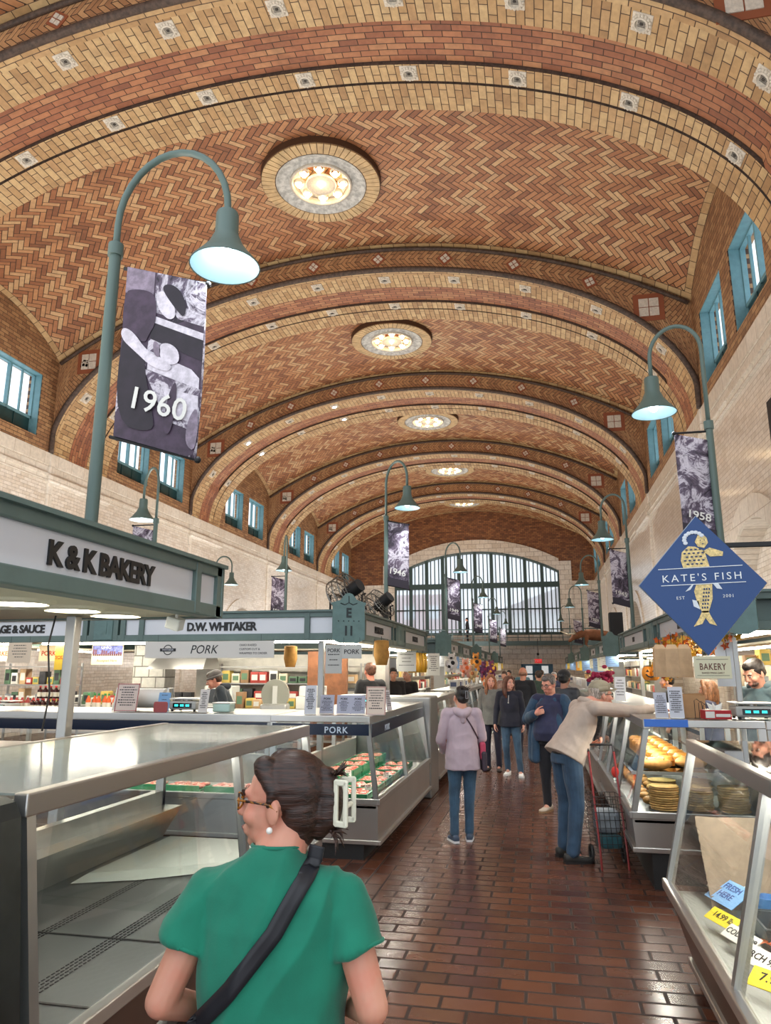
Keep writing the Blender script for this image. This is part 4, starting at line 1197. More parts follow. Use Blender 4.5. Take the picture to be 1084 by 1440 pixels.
# speakers, exit sign, wall bits
o = MB().bev(-.16, .16, -.15, .15, 0, .66, .02).build('loudspeaker', M_blk); o.location = (1.9, 18.5, ZT0+.015); tag(o, 'tall black loudspeaker box above the right row below the 1945 banner', 'loudspeaker')
p_ = MB().box(-.1, .1, -.154, -.15, .1, .56).build('grille', plain('grille_black', (40, 40, 42), .8), o)
o = MB().bev(-.06, .04, -.3, .3, -.5, .5, .01).build('wall_panel', M_blk); o.location = (XR-.05, 12.4, 5.75); tag(o, 'black panel on the right wall at the right edge', 'panel')
t = empty('exit_sign', (-.03, 49.6, 2.28), 0, 'small red EXIT sign hanging before the far doors', 'sign')
MB().bev(-.24, .24, -.03, .03, -.13, .13, .01).build('box', plain('exit_red', (214, 40, 48), .4, emit=(230, 30, 40), es=.5), t)
txt(t, 'lettering', 'EXIT', frame_T((0, -.035, -.08), (1, 0, 0), (0, 0, 1)), .22, M_white, .003)
MB().cyl((0, 0, .15), (0, 0, 1.5), .015, n=6).ball((0, 0, .45), .09, 8, 6).build('cord', M_blk, t)
# ================================================================== people
from mathutils.bvhtree import BVHTree
def V(*a): return Vector(a)
def cap(m, p0, r0, p1, r1, n=12):
    p0 = Vector(p0); p1 = Vector(p1)
    m.cyl(p0, p1, r0, r1, n); m.ball(p0, r0, n, 7); m.ball(p1, r1, n, 7)
def chain(m, pts, rs, n=12):
    for i in range(len(pts)-1): cap(m, pts[i], rs[i], pts[i+1], rs[i+1], n)
def loft(m, secs, M=None, n=24, ex=2.3):
    """secs: (center xyz, rx, ry) horizontal super-ellipse rings, bottom to top; M moves each ring"""
    vs = []; fs = []
    for c, rx, ry in secs:
        for i in range(n):
            a = 2*PI*i/n; ca, sa = math.cos(a), math.sin(a)
            x = math.copysign(abs(ca)**(2/ex), ca)*rx; y = math.copysign(abs(sa)**(2/ex), sa)*ry
            vs.append((c[0]+x, c[1]+y, c[2]))
    k = len(secs)
    for j in range(k-1):
        for i in range(n): fs.append((j*n+i, j*n+(i+1) % n, (j+1)*n+(i+1) % n, (j+1)*n+i))
    fs += [tuple(range(n))[::-1], tuple(range((k-1)*n, k*n))]
    m.add(vs, fs, M)

def fuse(m, name, mat, parent, vox=.008, it=4, fac=.5, disp=None):
    me = bpy.data.meshes.new(name); me.from_pydata(m.v, [], m.f)
    o = bpy.data.objects.new(name, me); COL.objects.link(o)
    r = o.modifiers.new('r', 'REMESH'); r.mode = 'VOXEL'; r.voxel_size = vox; r.use_smooth_shade = True
    s = o.modifiers.new('s', 'SMOOTH'); s.iterations = it; s.factor = fac
    dg = bpy.context.evaluated_depsgraph_get(); dg.update()
    me2 = bpy.data.meshes.new_from_object(o.evaluated_get(dg))
    o.modifiers.clear(); o.data = me2; bpy.data.meshes.remove(me)
    me2.materials.clear(); me2.materials.append(mat)
    if disp:
        nv = len(me2.vertices)
        co = np.empty(nv*3); me2.vertices.foreach_get('co', co); co = co.reshape(-1, 3)
        no = np.empty(nv*3); me2.vertices.foreach_get('normal', no); no = no.reshape(-1, 3)
        d = np.array([disp(Vector(c)) for c in co]); co = co+no*d[:, None]
        me2.vertices.foreach_set('co', co.ravel())
    me2.polygons.foreach_set('use_smooth', [True]*len(me2.polygons)); me2.update()
    if parent: o.parent = parent
    return o

def folds(amp=.006, sc=7, st=(1, 1, .45), seed=0):
    def f(c):
        p = Vector((c.x*sc*st[0]+seed, c.y*sc*st[1], c.z*sc*st[2]))
        a = mnoise.noise(p); b = mnoise.noise(p*2.3)
        return amp*((1-abs(a)*2.2)*.8+b*.35)
    return f

def skin_mat(name, c):
    if name in MC: return MC[name]
    g = G(name); g.coord('Object'); f = g.noise(g.vec, 14, 3, .6)
    c2 = (min(255, c[0]*1.02), c[1]*.86, c[2]*.84)
    g.l(g.mix(g.sm(f, .35, .7)*.6, lin(c), lin(c2)), g.b.inputs['Base Color'])
    g.b.inputs['Roughness'].default_value = .5; g.b.inputs['Subsurface Weight'].default_value = .12
    g.b.inputs['Subsurface Radius'].default_value = (1, .4, .25); g.b.inputs['Subsurface Scale'].default_value = .012
    MC[name] = g.mt; return g.mt
def cloth_mat(name, c, rough=.85, var=.12, weave=220, denim=False):
    if name in MC: return MC[name]
    g = G(name); g.coord('Object'); f = g.noise(g.vec, 5, 4, .6); w = g.noise(g.vec, weave, 2, .5)
    c1 = tuple(min(255, v*(1+var)) for v in c); c0 = tuple(v*(1-var) for v in c)
    col = g.mix(g.sm(f, .3, .7), lin(c0), lin(c1))
    if denim:
        mp = g.n('ShaderNodeMapping'); mp.inputs['Scale'].default_value = (90, 90, 6); g.l(g.vec, mp.inputs[0])
        s = g.noise(mp.outputs[0], 1, 2, .5); col = g.mix(g.sm(s, .5, .8)*.35, col, lin(tuple(min(255, v*1.25+12) for v in c)))
    g.l(col, g.b.inputs['Base Color']); g.b.inputs['Roughness'].default_value = rough
    g.b.inputs['Sheen Weight'].default_value = .15
    g.bump(w, .12, .003); MC[name] = g.mt; return g.mt
def hair_mat(name, c, sc=(120, 120, 10)):
    if name in MC: return MC[name]
    g = G(name); g.coord('Object')
    mp = g.n('ShaderNodeMapping'); mp.inputs['Scale'].default_value = sc; g.l(g.vec, mp.inputs[0])
    f = g.noise(mp.outputs[0], 1, 4, .6, .6)
    g.l(g.ramp(f, [(.35, tuple(v*.55 for v in c)), (.65, tuple(min(255, v*1.5) for v in c))]), g.b.inputs['Base Color'])
    g.b.inputs['Roughness'].default_value = .42; g.bump(f, .5, .006); MC[name] = g.mt; return g.mt

def hand(m, wr, d, n, side, curl=.5, s=1., spread=.12):
    """wr wrist, d finger direction, n palm normal, side: thumb towards side*(d x n)"""
    wr = Vector(wr); d = Vector(d).normalized(); n = Vector(n); n = (n-d*n.dot(d)).normalized(); w = d.cross(n).normalized()*side
    Mx = Matrix((w, d, n)).transposed().to_4x4(); Mx.translation = wr
    cap(m, wr, .026*s, wr+d*.03*s, .026*s, 10)
    for k in (-1.2, -.4, .4, 1.2): cap(m, Mx @ V(k*.018*s, .02*s, 0), .0155*s, Mx @ V(k*.021*s, .088*s, 0), .0125*s, 8)
    for k, L in ((1.3, .068), (.45, .078), (-.45, .073), (-1.3, .058)):
        p = V(k*.0205*s, .088*s, 0); a = 0; ax = k*spread*.5
        for j, (f, r) in enumerate(((.45, .0095), (.30, .0088), (.25, .008))):
            a += curl*(.8 if j == 0 else 1.0)
            q = p+V(math.sin(ax)*math.cos(a), math.cos(ax)*math.cos(a), math.sin(a))*L*f*s*1.05
            cap(m, Mx @ p, r*s, Mx @ q, r*.93*s, 8); p = q
    p = V(.03*s, .022*s, .004*s)
    for j, (L, r) in enumerate(((.042, .0135), (.032, .011), (.026, .0095))):
        a = .75-.3*j-curl*.15; q = p+V(math.sin(a), math.cos(a), .35+.25*curl)*L*s*.92
        cap(m, Mx @ p, r*s, Mx @ q, r*.92*s, 8); p = q

def head_prims(m, Hm, s, jaw=1., fat=0., nose=1.):
    def b(c, r, rot=None): m.ball((0, 0, 0), 1, 16, 10, T=Hm @ TM(tuple(v*s for v in c), rot or (0, 0, 0), tuple(v*s for v in r)))
    def c2(a, ra, d, rd): cap(m, Hm @ (Vector(a)*s), ra*s, Hm @ (Vector(d)*s), rd*s, 10)
    b((0, -.012, .032), (.077, .098, .088))
    b((0, .028, -.02), (.064+fat*.5, .068, .088))
    b((0, .03, -.066), (.052*jaw+fat, .058, .045+fat*.4))
    b((0, .072, -.094), (.022*jaw, .020, .018))
    c2((0, .092, .014), .009, (0, .113*1.0, -.026), .0125*nose); c2((-.010, .102, -.03), .009, (.010, .102, -.03), .009)
    c2((-.038, .078, .026), .012, (.038, .078, .026), .012)
    for q in (-1, 1):
        b((q*.040, .062, -.028), (.026+fat*.5, .026, .026)); b((q*.078, -.006, -.012), (.010, .021, .033), (0, 0, q*.35))
        c2((q*.083, -.012, .014), .007, (q*.081, -.004, -.036), .006)
    c2((-.018, .092, -.062), .0085, (.018, .092, -.062), .0085)
    c2((-.015, .090, -.072), .009, (.015, .090, -.072), .009)
def face_parts(P, Hm, s, brow=(50, 36, 30), lip=(170, 96, 90)):
    for q in (-1, 1):
        m = MB(); m.mat(0).ball((0, 0, 0), 1, 10, 8, T=Hm @ TM((q*.031*s, .083*s, .006*s), (0, 0, 0), (.0125*s, .009*s, .0075*s)))
        m.mat(1).ball((0, 0, 0), 1, 8, 6, T=Hm @ TM((q*.031*s, .0905*s, .006*s), (0, 0, 0), (.0055*s, .003*s, .0055*s)))
        m.build('eye', [plain('eye_white', (220, 214, 208), .3), plain('iris_dark', (40, 28, 22), .3)], P, smooth=True)
        m = MB(); m.tube([Hm @ (V(q*.014, .094, .022)*s), Hm @ (V(q*.032, .096, .028)*s), Hm @ (V(q*.05, .084, .022)*s)], [.0035*s, .0045*s, .0025*s], 6)
        m.build('eyebrow', plain('brow_%d' % brow[0], brow, .8), P, smooth=True)
    m = MB(); m.tube([Hm @ (V(-.021, .094, -.066)*s), Hm @ (V(-.008, .1025, -.063)*s), Hm @ (V(.008, .1025, -.063)*s), Hm @ (V(.021, .094, -.066)*s)], [.002*s, .0048*s, .0048*s, .002*s], 6)
    m.tube([Hm @ (V(-.018, .093, -.070)*s), Hm @ (V(0, .101, -.073)*s), Hm @ (V(.018, .093, -.070)*s)], [.002*s, .0055*s, .002*s], 6)
    m.build('lips', plain('lip_%d' % lip[0], lip, .45), P, smooth=True)

def hair(P, Hm, s, style, mat, vox):
    m = MB()
    def b(c, r, rot=None): m.ball((0, 0, 0), 1, 16, 10, T=Hm @ TM(tuple(v*s for v in c), rot or (0, 0, 0), tuple(v*s for v in r)))
    def c2(*ps):
        for (a, ra), (d, rd) in zip(ps, ps[1:]): cap(m, Hm @ (Vector(a)*s), ra*s, Hm @ (Vector(d)*s), rd*s, 10)
    if style in ('short', 'crop'):
        e = .004 if style == 'crop' else .008
        b((0, .018, .082), (.060, .068, .046))
        for q in (-1, 1): b((q*.032, -.022, .034), (.054, .074, .056))
        b((0, -.026, .046), (.080+e, .094+e, .082+e)); b((0, -.055, -.005), (.066+e, .055+e, .06))
        for q in (-1, 1): c2(((q*.076, -.01, .05), .012), ((q*.077, .006, .0), .008))
    elif style == 'long':
        b((0, -.026, .046), (.088, .100, .088))
        for q in (-1, 1):
            c2(((q*.03, .05, .11), .03), ((q*.078, .02, .03), .032), ((q*.085, .0, -.08), .034), ((q*.09, .02, -.18), .03), ((q*.08, .03, -.24), .016))
            c2(((q*.06, -.05, .02), .045), ((q*.075, -.04, -.09), .045), ((q*.07, -.03, -.2), .032))
        c2(((0, -.08, .0), .055), ((0, -.085, -.12), .05), ((0, -.07, -.21), .03))
    elif style == 'back':      # pulled back tight
        b((0, -.026, .044), (.083, .098, .086)); b((0, -.06, -.01), (.07, .055, .065)); 
    elif style == 'bald':
        b((0, -.045, -.005), (.077, .070, .04))
    if m.v: return fuse(m, 'hair', mat, P, vox, 3, .5, folds(.0035*s, 30, (1, .3, .6)))

def person(lbl, loc, rz, H=1.7, bw=1., skin=(214, 164, 140), top=None, tstyle='long', bottom=None, shoes=(40, 40, 44), shoe_sole=None, hairs='short', hairc=(50, 36, 28),
           arms=None, lean=(0, 0), head_yaw=0, head_pitch=0, head_roll=0, vox=.009, legs=None, coat=None, curl=.5, topname='jumper', fat=0., trouser='trousers', nolegs=False, loose=1., face=True, hands=True, brow=None,
           tlen=0., hshift=(0, 0, 0), bellyf=0., shz=1.395):
    k = H/1.7
    P = empty('person', loc, rz, lbl, 'person')
    hip = V(0, 0, .93*k)
    ML = Matrix.Translation(hip) @ Euler((-lean[0], lean[1], 0)).to_matrix().to_4x4() @ Matrix.Translation(-hip)
    up = lambda *p: ML @ (V(*p)*k)
    sm = skin_mat('skin_%d_%d' % (skin[0], skin[2]), skin)
    sw = .165*(.75+.25*bw) if bw > 1 else .165*bw
    sh = {q: up(q*sw, -.005, shz) for q in (-1, 1)}
    A = {}
    for q in (-1, 1):
        a = (arms or {}).get(q)
        if a is None: A[q] = (up(q*(sw+.05+.03*(bw-1)), -.01, 1.12), up(q*(sw+.06+.05*(bw-1)), .05, .88))
        else: A[q] = (V(*a[0])*k, V(*a[1])*k) if not callable(a) else a(up)
    L = {}
    for q in (-1, 1):
        l = (legs or {}).get(q)
        L[q] = ((V(q*.085*bw**.5, 0, .88)*k, V(q*.10, .015, .49)*k, V(q*.105, -.02, .085)*k) if l is None else tuple(V(*c)*k for c in l))
    # body ------------------------------------------------
    m = MB()
    hc = up(*(Vector((0, .03, 1.585))+Vector(hshift)))
    Hm = Matrix.Translation(hc) @ (ML.to_3x3().to_4x4() if abs(lean[0]) < .3 else Matrix.Identity(4)) @ Euler((head_pitch, head_roll, head_yaw), 'XYZ').to_matrix().to_4x4()
    hs = k*1.02
    head_prims(m, Hm, hs, fat=fat)
    cap(m, Hm @ V(0, -.02, -.05)*1, .052*k+fat, up(0, -.015, 1.43), .060*k+fat, 14)
    cap(m, up(0, -.02, 1.44), .055*k, up(0, -.01, 1.35), .070*k, 14)
    cap(m, up(-sw*.7, -.01, shz-.025), .045*k, up(sw*.7, -.01, shz-.025), .045*k)
    loft(m, [((0, 0, .90*k), .13*k*bw, .09*k*bw), ((0, 0, 1.05*k), .115*k*bw, .085*k*bw), ((0, 0, 1.3*k), .13*k, .09*k), ((0, 0, 1.38*k), .09*k, .06*k)], ML)
    for q in (-1, 1):
        e, w = A[q]
        chain(m, [sh[q], e, w], [.046*k*bw**.5, .037*k*bw**.5, .026*k])
        if hands:
            dd = (w-e).normalized(); hd = (arms or {}).get('hand%d' % q)
            if hd: hand(m, w, hd[0], hd[1], hd[2], hd[3] if len(hd) > 3 else curl, k*.98)
            else: hand(m, w, (dd+V(0, 0, -.3)).normalized(), (-q, 0, 0), 1 if q < 0 else -1, curl, k*.98)
        if not nolegs: chain(m, list(L[q]), [.07*k*bw**.5, .05*k, .034*k]); cap(m, L[q][2], .034*k, L[q][2]+V(0, .05, -.03)*k, .03*k)
    body = fuse(m, 'body', sm, P, vox if hands is False or vox > .007 else vox, 2, .5)
    if face: face_parts(P, Hm, hs, brow or tuple(int(c*.8) for c in hairc))
    hair(P, Hm, hs, hairs, hair_mat('hair_%d_%d' % (hairc[0], hairc[2]), hairc), vox)
    # trousers ---------------------------------------------
    if bottom and not nolegs:
        m = MB()
        loft(m, [((0, 0, .84*k), .15*k*bw, .115*k*bw), ((0, 0, .90*k), .155*k*bw, .115*k*bw), ((0, 0, .95*k), .135*k*bw, .095*k*bw)])
        for q in (-1, 1):
            a, b, c = L[q]
            chain(m, [a, a.lerp(b, .5), b, b.lerp(c, .5), c+V(0, 0, .01)], [.088*k*bw, .074*k*bw**.8*loose, .060*k*loose*bw**.5, .056*k*loose, .052*k*loose], 14)
        fuse(m, trouser, bottom, P, max(vox, .007), 3, .5, folds(.006, 9, (1, 1, .8), 3))
        for q in (-1, 1):
            a = L[q][2]; m = MB()
            T = TM((a.x, a.y, 0), (0, 0, -q*.18))
            secs = []
            for (y, hw, h, z0) in ((-.085, .02, .03, .03), (-.075, .034, .07, .012), (-.03, .038, .085, .0), (.03, .042, .075, .0), (.09, .047, .052, .0), (.14, .044, .042, .004), (.175, .026, .03, .012), (.185, .012, .022, .016)):
                secs.append([(V(math.copysign(abs(math.cos(t))**.7, math.cos(t))*hw*k, y*k, (z0+h*(.5+.5*math.copysign(abs(math.sin(t))**.7, math.sin(t))))*k)) for t in [2*PI*i/12 for i in range(12)]])
            vs = [v for s_ in secs for v in s_]; fs = [(j*12+i, j*12+(i+1) % 12, (j+1)*12+(i+1) % 12, (j+1)*12+i) for j in range(7) for i in range(12)]+[tuple(range(12))[::-1], tuple(range(84, 96))]
            m.add(vs, fs, T); so = m.build('shoe', plain('shoe_%d_%d' % (shoes[0], shoes[2]), shoes, .6), P, smooth=True)
            if shoe_sole:
                m = MB(); pl = [(-.03, -.085), (.03, -.085), (.042, -.03), (.05, .08), (.046, .15), (.02, .19), (-.02, .19), (-.046, .15), (-.05, .08), (-.042, -.03)]
                m.prism([(x*k, y*k) for x, y in pl], .022*k, T); m.build('sole', plain('sole_%d' % shoe_sole[0], shoe_sole, .6), so)
    # top --------------------------------------------------
    if top:
        m = MB(); bf = bellyf
        zb = (.88-tlen)
        loft(m, [((0, 0, zb*k), .180*k*bw, (.142+.025*min(1, abs(lean[0])*2))*k*bw), ((0, bf*.5*k, .98*k), .168*k*bw, (.13+bf)*k*bw), ((0, bf*.5*k, 1.08*k), .152*k*bw, (.118+bf)*k*bw), ((0, .012*k, 1.22*k), .165*k*(.5+.5*bw), .125*k*bw**.6),
                 ((0, .005*k, 1.33*k), .165*k*(.6+.4*bw), .11*k*bw**.4), ((0, -.005*k, 1.40*k), .12*k, .08*k), ((0, -.01*k, 1.445*k), .075*k, .065*k)], ML)
        for q in (-1, 1):
            cap(m, up(q*.04, -.01, 1.405), .062*k, sh[q]-V(0, 0, .004), .064*k*bw**.4)
            e, w = A[q]
            if tstyle == 'long': chain(m, [sh[q], sh[q].lerp(e, .5), e, e.lerp(w, .5), e.lerp(w, .96)], [.066*k*bw**.4, .06*k*bw**.5, .052*k*bw**.4, .046*k, .038*k], 14)
            elif tstyle == 'short': cap(m, sh[q], .068*k*bw**.4, sh[q].lerp(e, .45), .064*k*bw**.5, 14)
        fuse(m, topname, top, P, max(vox, .006), 4, .5, folds(.007, 8, (1, 1, .8), H*10))
    return P, dict(up=up, k=k, Hm=Hm, hs=hs, A=A, sh=sh, L=L, ML=ML)

def ribbon(P, name, obj, pts, w, mat, off=.006, frm='-y', th=.004):
    """strap laid on an object's surface; pts (x,z) polyline in local space seen from direction frm"""
    me = obj.data; bv = BVHTree.FromPolygons([v.co for v in me.vertices], [tuple(p.vertices) for p in me.polygons])
    d = {'-y': V(0, 1, 0), '+y': V(0, -1, 0)}[frm]; vs = []; N = 0
    P2 = []
    for a, b in zip(pts, pts[1:]):
        for i in range(14): P2.append(Vector(a).lerp(Vector(b), i/14))
    P2.append(Vector(pts[-1]))
    last = 0
    for i, p in enumerate(P2):
        t = (P2[min(i+1, len(P2)-1)]-P2[max(0, i-1)]).normalized(); nn = Vector((-t[1], t[0]))
        for s in (-1, -.33, .33, 1):
            q = p+nn*w*.5*s; h, n_, _, _ = bv.ray_cast(V(q[0], 0, q[1])-d*2, d)
            if h is None: h = V(q[0], last, q[1])
            last = h.y; vs.append(h-d*off)
        N += 1
    m = MB(); m.add(vs, [(i*4+j, i*4+j+1, (i+1)*4+j+1, (i+1)*4+j) for i in range(N-1) for j in range(3)])
    o = m.build(name, mat, P, smooth=True); s = o.modifiers.new('s', 'SOLIDIFY'); s.thickness = th; s.offset = 0
    return o

def glasses(P, Hm, s, mat, name='glasses'):
    m = MB(); 
    def L_(*p): return Hm @ (V(*p)*s)
    for q in (-1, 1):
        m.tube([L_(q*.033+.024*math.cos(a), .103-.012*abs(math.cos(a))*(1 if q*math.cos(a) > 0 else .2), .004+.019*math.sin(a)) for a in [2*PI*i/18 for i in range(18)]], .0027*s, 6, closed=True)
        m.tube([L_(q*.056, .094, .010), L_(q*.074, .055, .010), L_(q*.083, .0, .006), L_(q*.082, -.02, -.008)], .003*s, 6)
    m.tube([L_(-.011, .104, .008), L_(0, .108, .011), L_(.011, .104, .008)], .0025*s, 6)
    return m.build(name, mat, P, smooth=True)

# ---- the woman in green, nearest
gT = cloth_mat('green_tee', (20, 116, 92), .9, .08)
gw, I = person('woman in a green T-shirt with a cream claw clip, seen from behind, nearest', (-.615, 1.70, 0), R(4), H=1.555, bw=1.15, skin=(208, 148, 124), top=gT, tstyle='none',
    bottom=cloth_mat('dark_jeans', (40, 48, 66), denim=True), hairs=None, hairc=(64, 38, 28), head_yaw=R(84), head_pitch=0, vox=.0055, fat=.008, hshift=(0, 0, -.012), shz=1.36,
    arms={-1: ((-.262, -.06, 1.13), (-.18, .16, 1.02)), 1: ((.252, -.05, 1.14), (.16, .17, 1.05)), 'hand-1': ((.5, .8, .1), (1, -.5, .2), -1, .5), 'hand1': ((-.6, .8, .1), (-1, -.5, .2), 1, .5)}, nolegs=False, topname='green_shirt')
k = I['k']; Hm = I['Hm']; hs = I['hs']
for o in list(gw.children):
    if o.name.startswith('green_shirt'): bpy.data.objects.remove(o)
m = MB()
loft(m, [((0, .01, .80*k), .185*k, .15*k), ((0, .01, .95*k), .178*k, .145*k), ((0, .01, 1.08*k), .172*k, .14*k), ((0, .005, 1.2*k), .178*k, .135*k), ((0, 0, 1.30*k), .186*k, .125*k), ((0, -.005, 1.37*k), .172*k, .105*k), ((0, -.01, 1.415*k), .13*k, .088*k), ((.0, -.008, 1.452*k), .078*k, .074*k), ((.0, -.002, 1.472*k), .062*k, .062*k)], n=32)
for q in (-1, 1):
    s0 = I['sh'][q]; e = I['A'][q][0]
    cap(m, V(q*.05, -.012, 1.40*k), .058*k, s0+V(q*.0, 0, -.006), .056*k, 16)
    cap(m, s0, .056*k, s0.lerp(e, .15), .060*k, 16); m.cyl(s0.lerp(e, .1), s0.lerp(e, .50), .060*k, .069*k, 20)
def gfold(c):
    a = mnoise.noise(V(c.x*9-c.z*5, c.y*4, c.z*3.2+c.x*3)); b = mnoise.noise(V(c.x*22, c.y*10, c.z*9)); 
    pull = .004*math.sin((c.x*1.2+c.z)*42)*math.exp(-((c.x-.16)**2+(c.z-1.25)**2)/.006)
    return .012*(1-abs(a)*2.5)+.0035*b+pull
shirt = fuse(m, 'green_shirt', gT, gw, .006, 4, .5, gfold)
m = MB()
for q in (-1, 1):
    s0 = I['sh'][q]; e = I['A'][q][0]; c = s0.lerp(e, .50); d = (e-s0).normalized(); a = d.orthogonal().normalized(); b = d.cross(a)
    m = MB(); m.tube([c-d*.004+(a*math.cos(t)+b*math.sin(t))*.0665*k for t in [2*PI*i/24 for i in range(24)]], .005, 6, closed=True); m.build('sleeve_hem', gT, shirt, smooth=True)
m = MB(); m.tube([V(.064*k*math.cos(t), -.002+.064*k*math.sin(t), 1.474*k-.006*math.sin(t)) for t in [2*PI*i/28 for i in range(28)]], .005, 6, closed=True)
m.build('collar', gT, shirt, smooth=True)
ribbon(gw, 'bag_strap', shirt, [(.095, 1.352), (.085, 1.30), (.03, 1.20), (-.06, 1.09), (-.13, 1.02), (-.19, .955)], .036, plain('strap_black', (30, 30, 36), .5), .007)
m = MB(); m.bev(-.03, .03, -.13, .13, -.1, .1, .025, TM((-.26, .03, .86))); m.build('shoulder_bag', plain('bag_black', (26, 26, 30), .5), gw, smooth=False)
# hair: pulled back, twisted and clipped
hm = hair_mat('hair_brown', (46, 27, 20), (9, 90, 150))
m = MB()
def hb(c, r, rot=None): m.ball((0, 0, 0), 1, 18, 12, T=Hm @ TM(tuple(v*hs for v in c), rot or (0, 0, 0), tuple(v*hs for v in r)))
def hcp(*ps):
    for (a, ra), (d, rd) in zip(ps, ps[1:]): cap(m, Hm @ (Vector(a)*hs), ra*hs, Hm @ (Vector(d)*hs), rd*hs, 12)
hb((0, -.030, .042), (.084, .096, .086)); hb((0, -.055, -.01), (.072, .06, .07)); hb((0, -.05, -.055), (.052, .04, .055))
hcp(((0, -.115, .065), .028), ((0, -.128, .02), .036), ((0, -.122, -.03), .034), ((0, -.10, -.065), .022))
for q in (-1, 1): hcp(((q*.05, .03, .09), .03), ((q*.079, -.005, .035), .016), ((q*.078, .004, .005), .010))
fuse(m, 'hair', hm, gw, .005, 2, .5, folds(.0025, 30, (.25, 1., 1.6), 5))
m = MB(); rnd = random.Random(3)
for i in range(26):
    top_ = i < 16; a = V(rnd.uniform(-.02, .02), -.135, .07 if top_ else -.06)*hs
    e = a+V(rnd.uniform(-.04, .04), rnd.uniform(-.05, -.005), rnd.uniform(-.01, .035) if top_ else rnd.uniform(-.05, -.01))*hs
    m.tube([Hm @ a, Hm @ ((a+e)/2+V(0, -.006, .004)), Hm @ e], [.004, .003, .0006], 5)
m.build('loose_strands', hm, gw, smooth=True)
face_parts(gw, Hm, hs, (70, 44, 34), (190, 104, 104))
g = G('tortoiseshell'); g.coord('Object'); g.l(g.ramp(g.noise(g.vec, 60, 2, .5), [(.42, (36, 18, 10)), (.56, (176, 108, 24))]), g.b.inputs['Base Color']); g.b.inputs['Roughness'].default_value = .2
glasses(gw, Hm, hs*1.04, g.mt)
for q in (-1, 1):
    m = MB(); m.ball(Hm @ (V(q*.086, -.002, -.052)*hs), .0075, 12, 8); m.build('earring', plain('pearl', (240, 236, 228), .25), gw, smooth=True)
# claw clip: two rounded rectangular jaws
m = MB()
for q in (-1, 1):
    T = Hm @ TM((q*.030*hs, -.166*hs, .008*hs), (0, 0, q*.35))
    for (a0, a1, b0, b1) in ((-.018, .018, .038, .052), (-.018, .018, -.052, -.038), (-.020, -.008, -.05, .05), (.008, .020, -.05, .05)):
        m.bev(-.004, .004, a0, a1, b0, b1, .003, T)
m.cyl(Hm @ V(-.02, -.165, .0), Hm @ V(.02, -.165, .0), .006, n=8)
m.build('claw_clip', plain('clip_cream', (226, 222, 200), .35), gw)

# ---- the man in a cap, leaning on the counter
khak = cloth_mat('beige_jacket', (186, 168, 154), .8, .05)
denim = cloth_mat('jeans_blue', (50, 74, 98), denim=True)
def RA(up): return (up(.33, .34, 1.50), V(.38, .62, 1.36))
capm, I = person('man in a tan cap, beige jacket and blue jeans leaning over the right-hand counter', (.22, 7.45, 0), R(-62), H=1.76, bw=1.08, skin=(220, 160, 138), top=khak, bottom=denim, shoes=(48, 46, 44), shoe_sole=(30, 28, 28),
    hairs='crop', hairc=(150, 140, 130), lean=(.54, .0), head_yaw=R(-8), head_pitch=-.05, vox=.007, topname='jacket', trouser='jeans', hshift=(.0, .06, .0), loose=1.12, fat=.004, bellyf=.02,
    arms={1: ((.24, .62, 1.30), (.20, .86, 1.33)), -1: ((-.30, .24, 1.06), (-.16, .36, .98)), 'hand1': ((0, 1, -.05), (0, 0, -1), 1, .25), 'hand-1': ((.7, .6, .1), (0, -.3, 1), 1, .7)},
    legs={-1: ((-.10, 0, .88), (-.12, .04, .49), (-.13, .0, .085)), 1: ((.09, 0, .88), (.11, .02, .49), (.12, -.05, .085))})
Hm = I['Hm']; hs = I['hs']
m = MB(); chain(m, [I['up'](.072*math.cos(a), -.005+.07*math.sin(a), 1.44) for a in [2*PI*i/14 for i in range(15)]], [.034]*15, 10); chain(m, [I['up'](-.11, 0, 1.40), I['up'](0, .0, 1.43), I['up'](.11, 0, 1.40)], [.06, .066, .06]); fuse(m, 'jacket_collar', khak, capm, .007, 4, .5)
m = MB(); T = Hm @ TM((0, -.012*hs, .062*hs), (.12, 0, 0))
m.ball((0, 0, 0), 1, 20, 12, T=T @ TM((0, -.006, .012), (0, 0, 0), (.087*hs, .105*hs, .068*hs)))
m.cyl(T @ V(0, -.005, -.03), T @ V(0, -.005, .02), .092*hs, .09*hs, 20)
for i in range(7): 
    a = R(50+80*i/6); 
m.add([T @ V(.07*math.cos(R(a_))*1.1, .085+.085*math.sin(R(a_)), -.018-.012*abs(math.cos(R(a_)))) for a_ in range(0, 181, 15)]+[T @ V(.07*math.cos(R(a_))*1.1, .085+.085*math.sin(R(a_)), -.010-.012*abs(math.cos(R(a_)))) for a_ in range(0, 181, 15)],
      [tuple(range(13))[::-1], tuple(range(13, 26))]+[(i, i+1, 14+i, 13+i) for i in range(12)])
m.build('cap', cloth_mat('cap_tan', (150, 140, 118)), capm, smooth=True)
glasses(capm, Hm, hs, M_blk)
m = MB(); m.tube([V(.155*math.cos(a), .11*math.sin(a), .0)+V(0, .0, .965) for a in [2*PI*i/30 for i in range(30)]], .018, 6, closed=True); m.build('belt', plain('belt_black', (24, 22, 22), .5), capm, smooth=True)

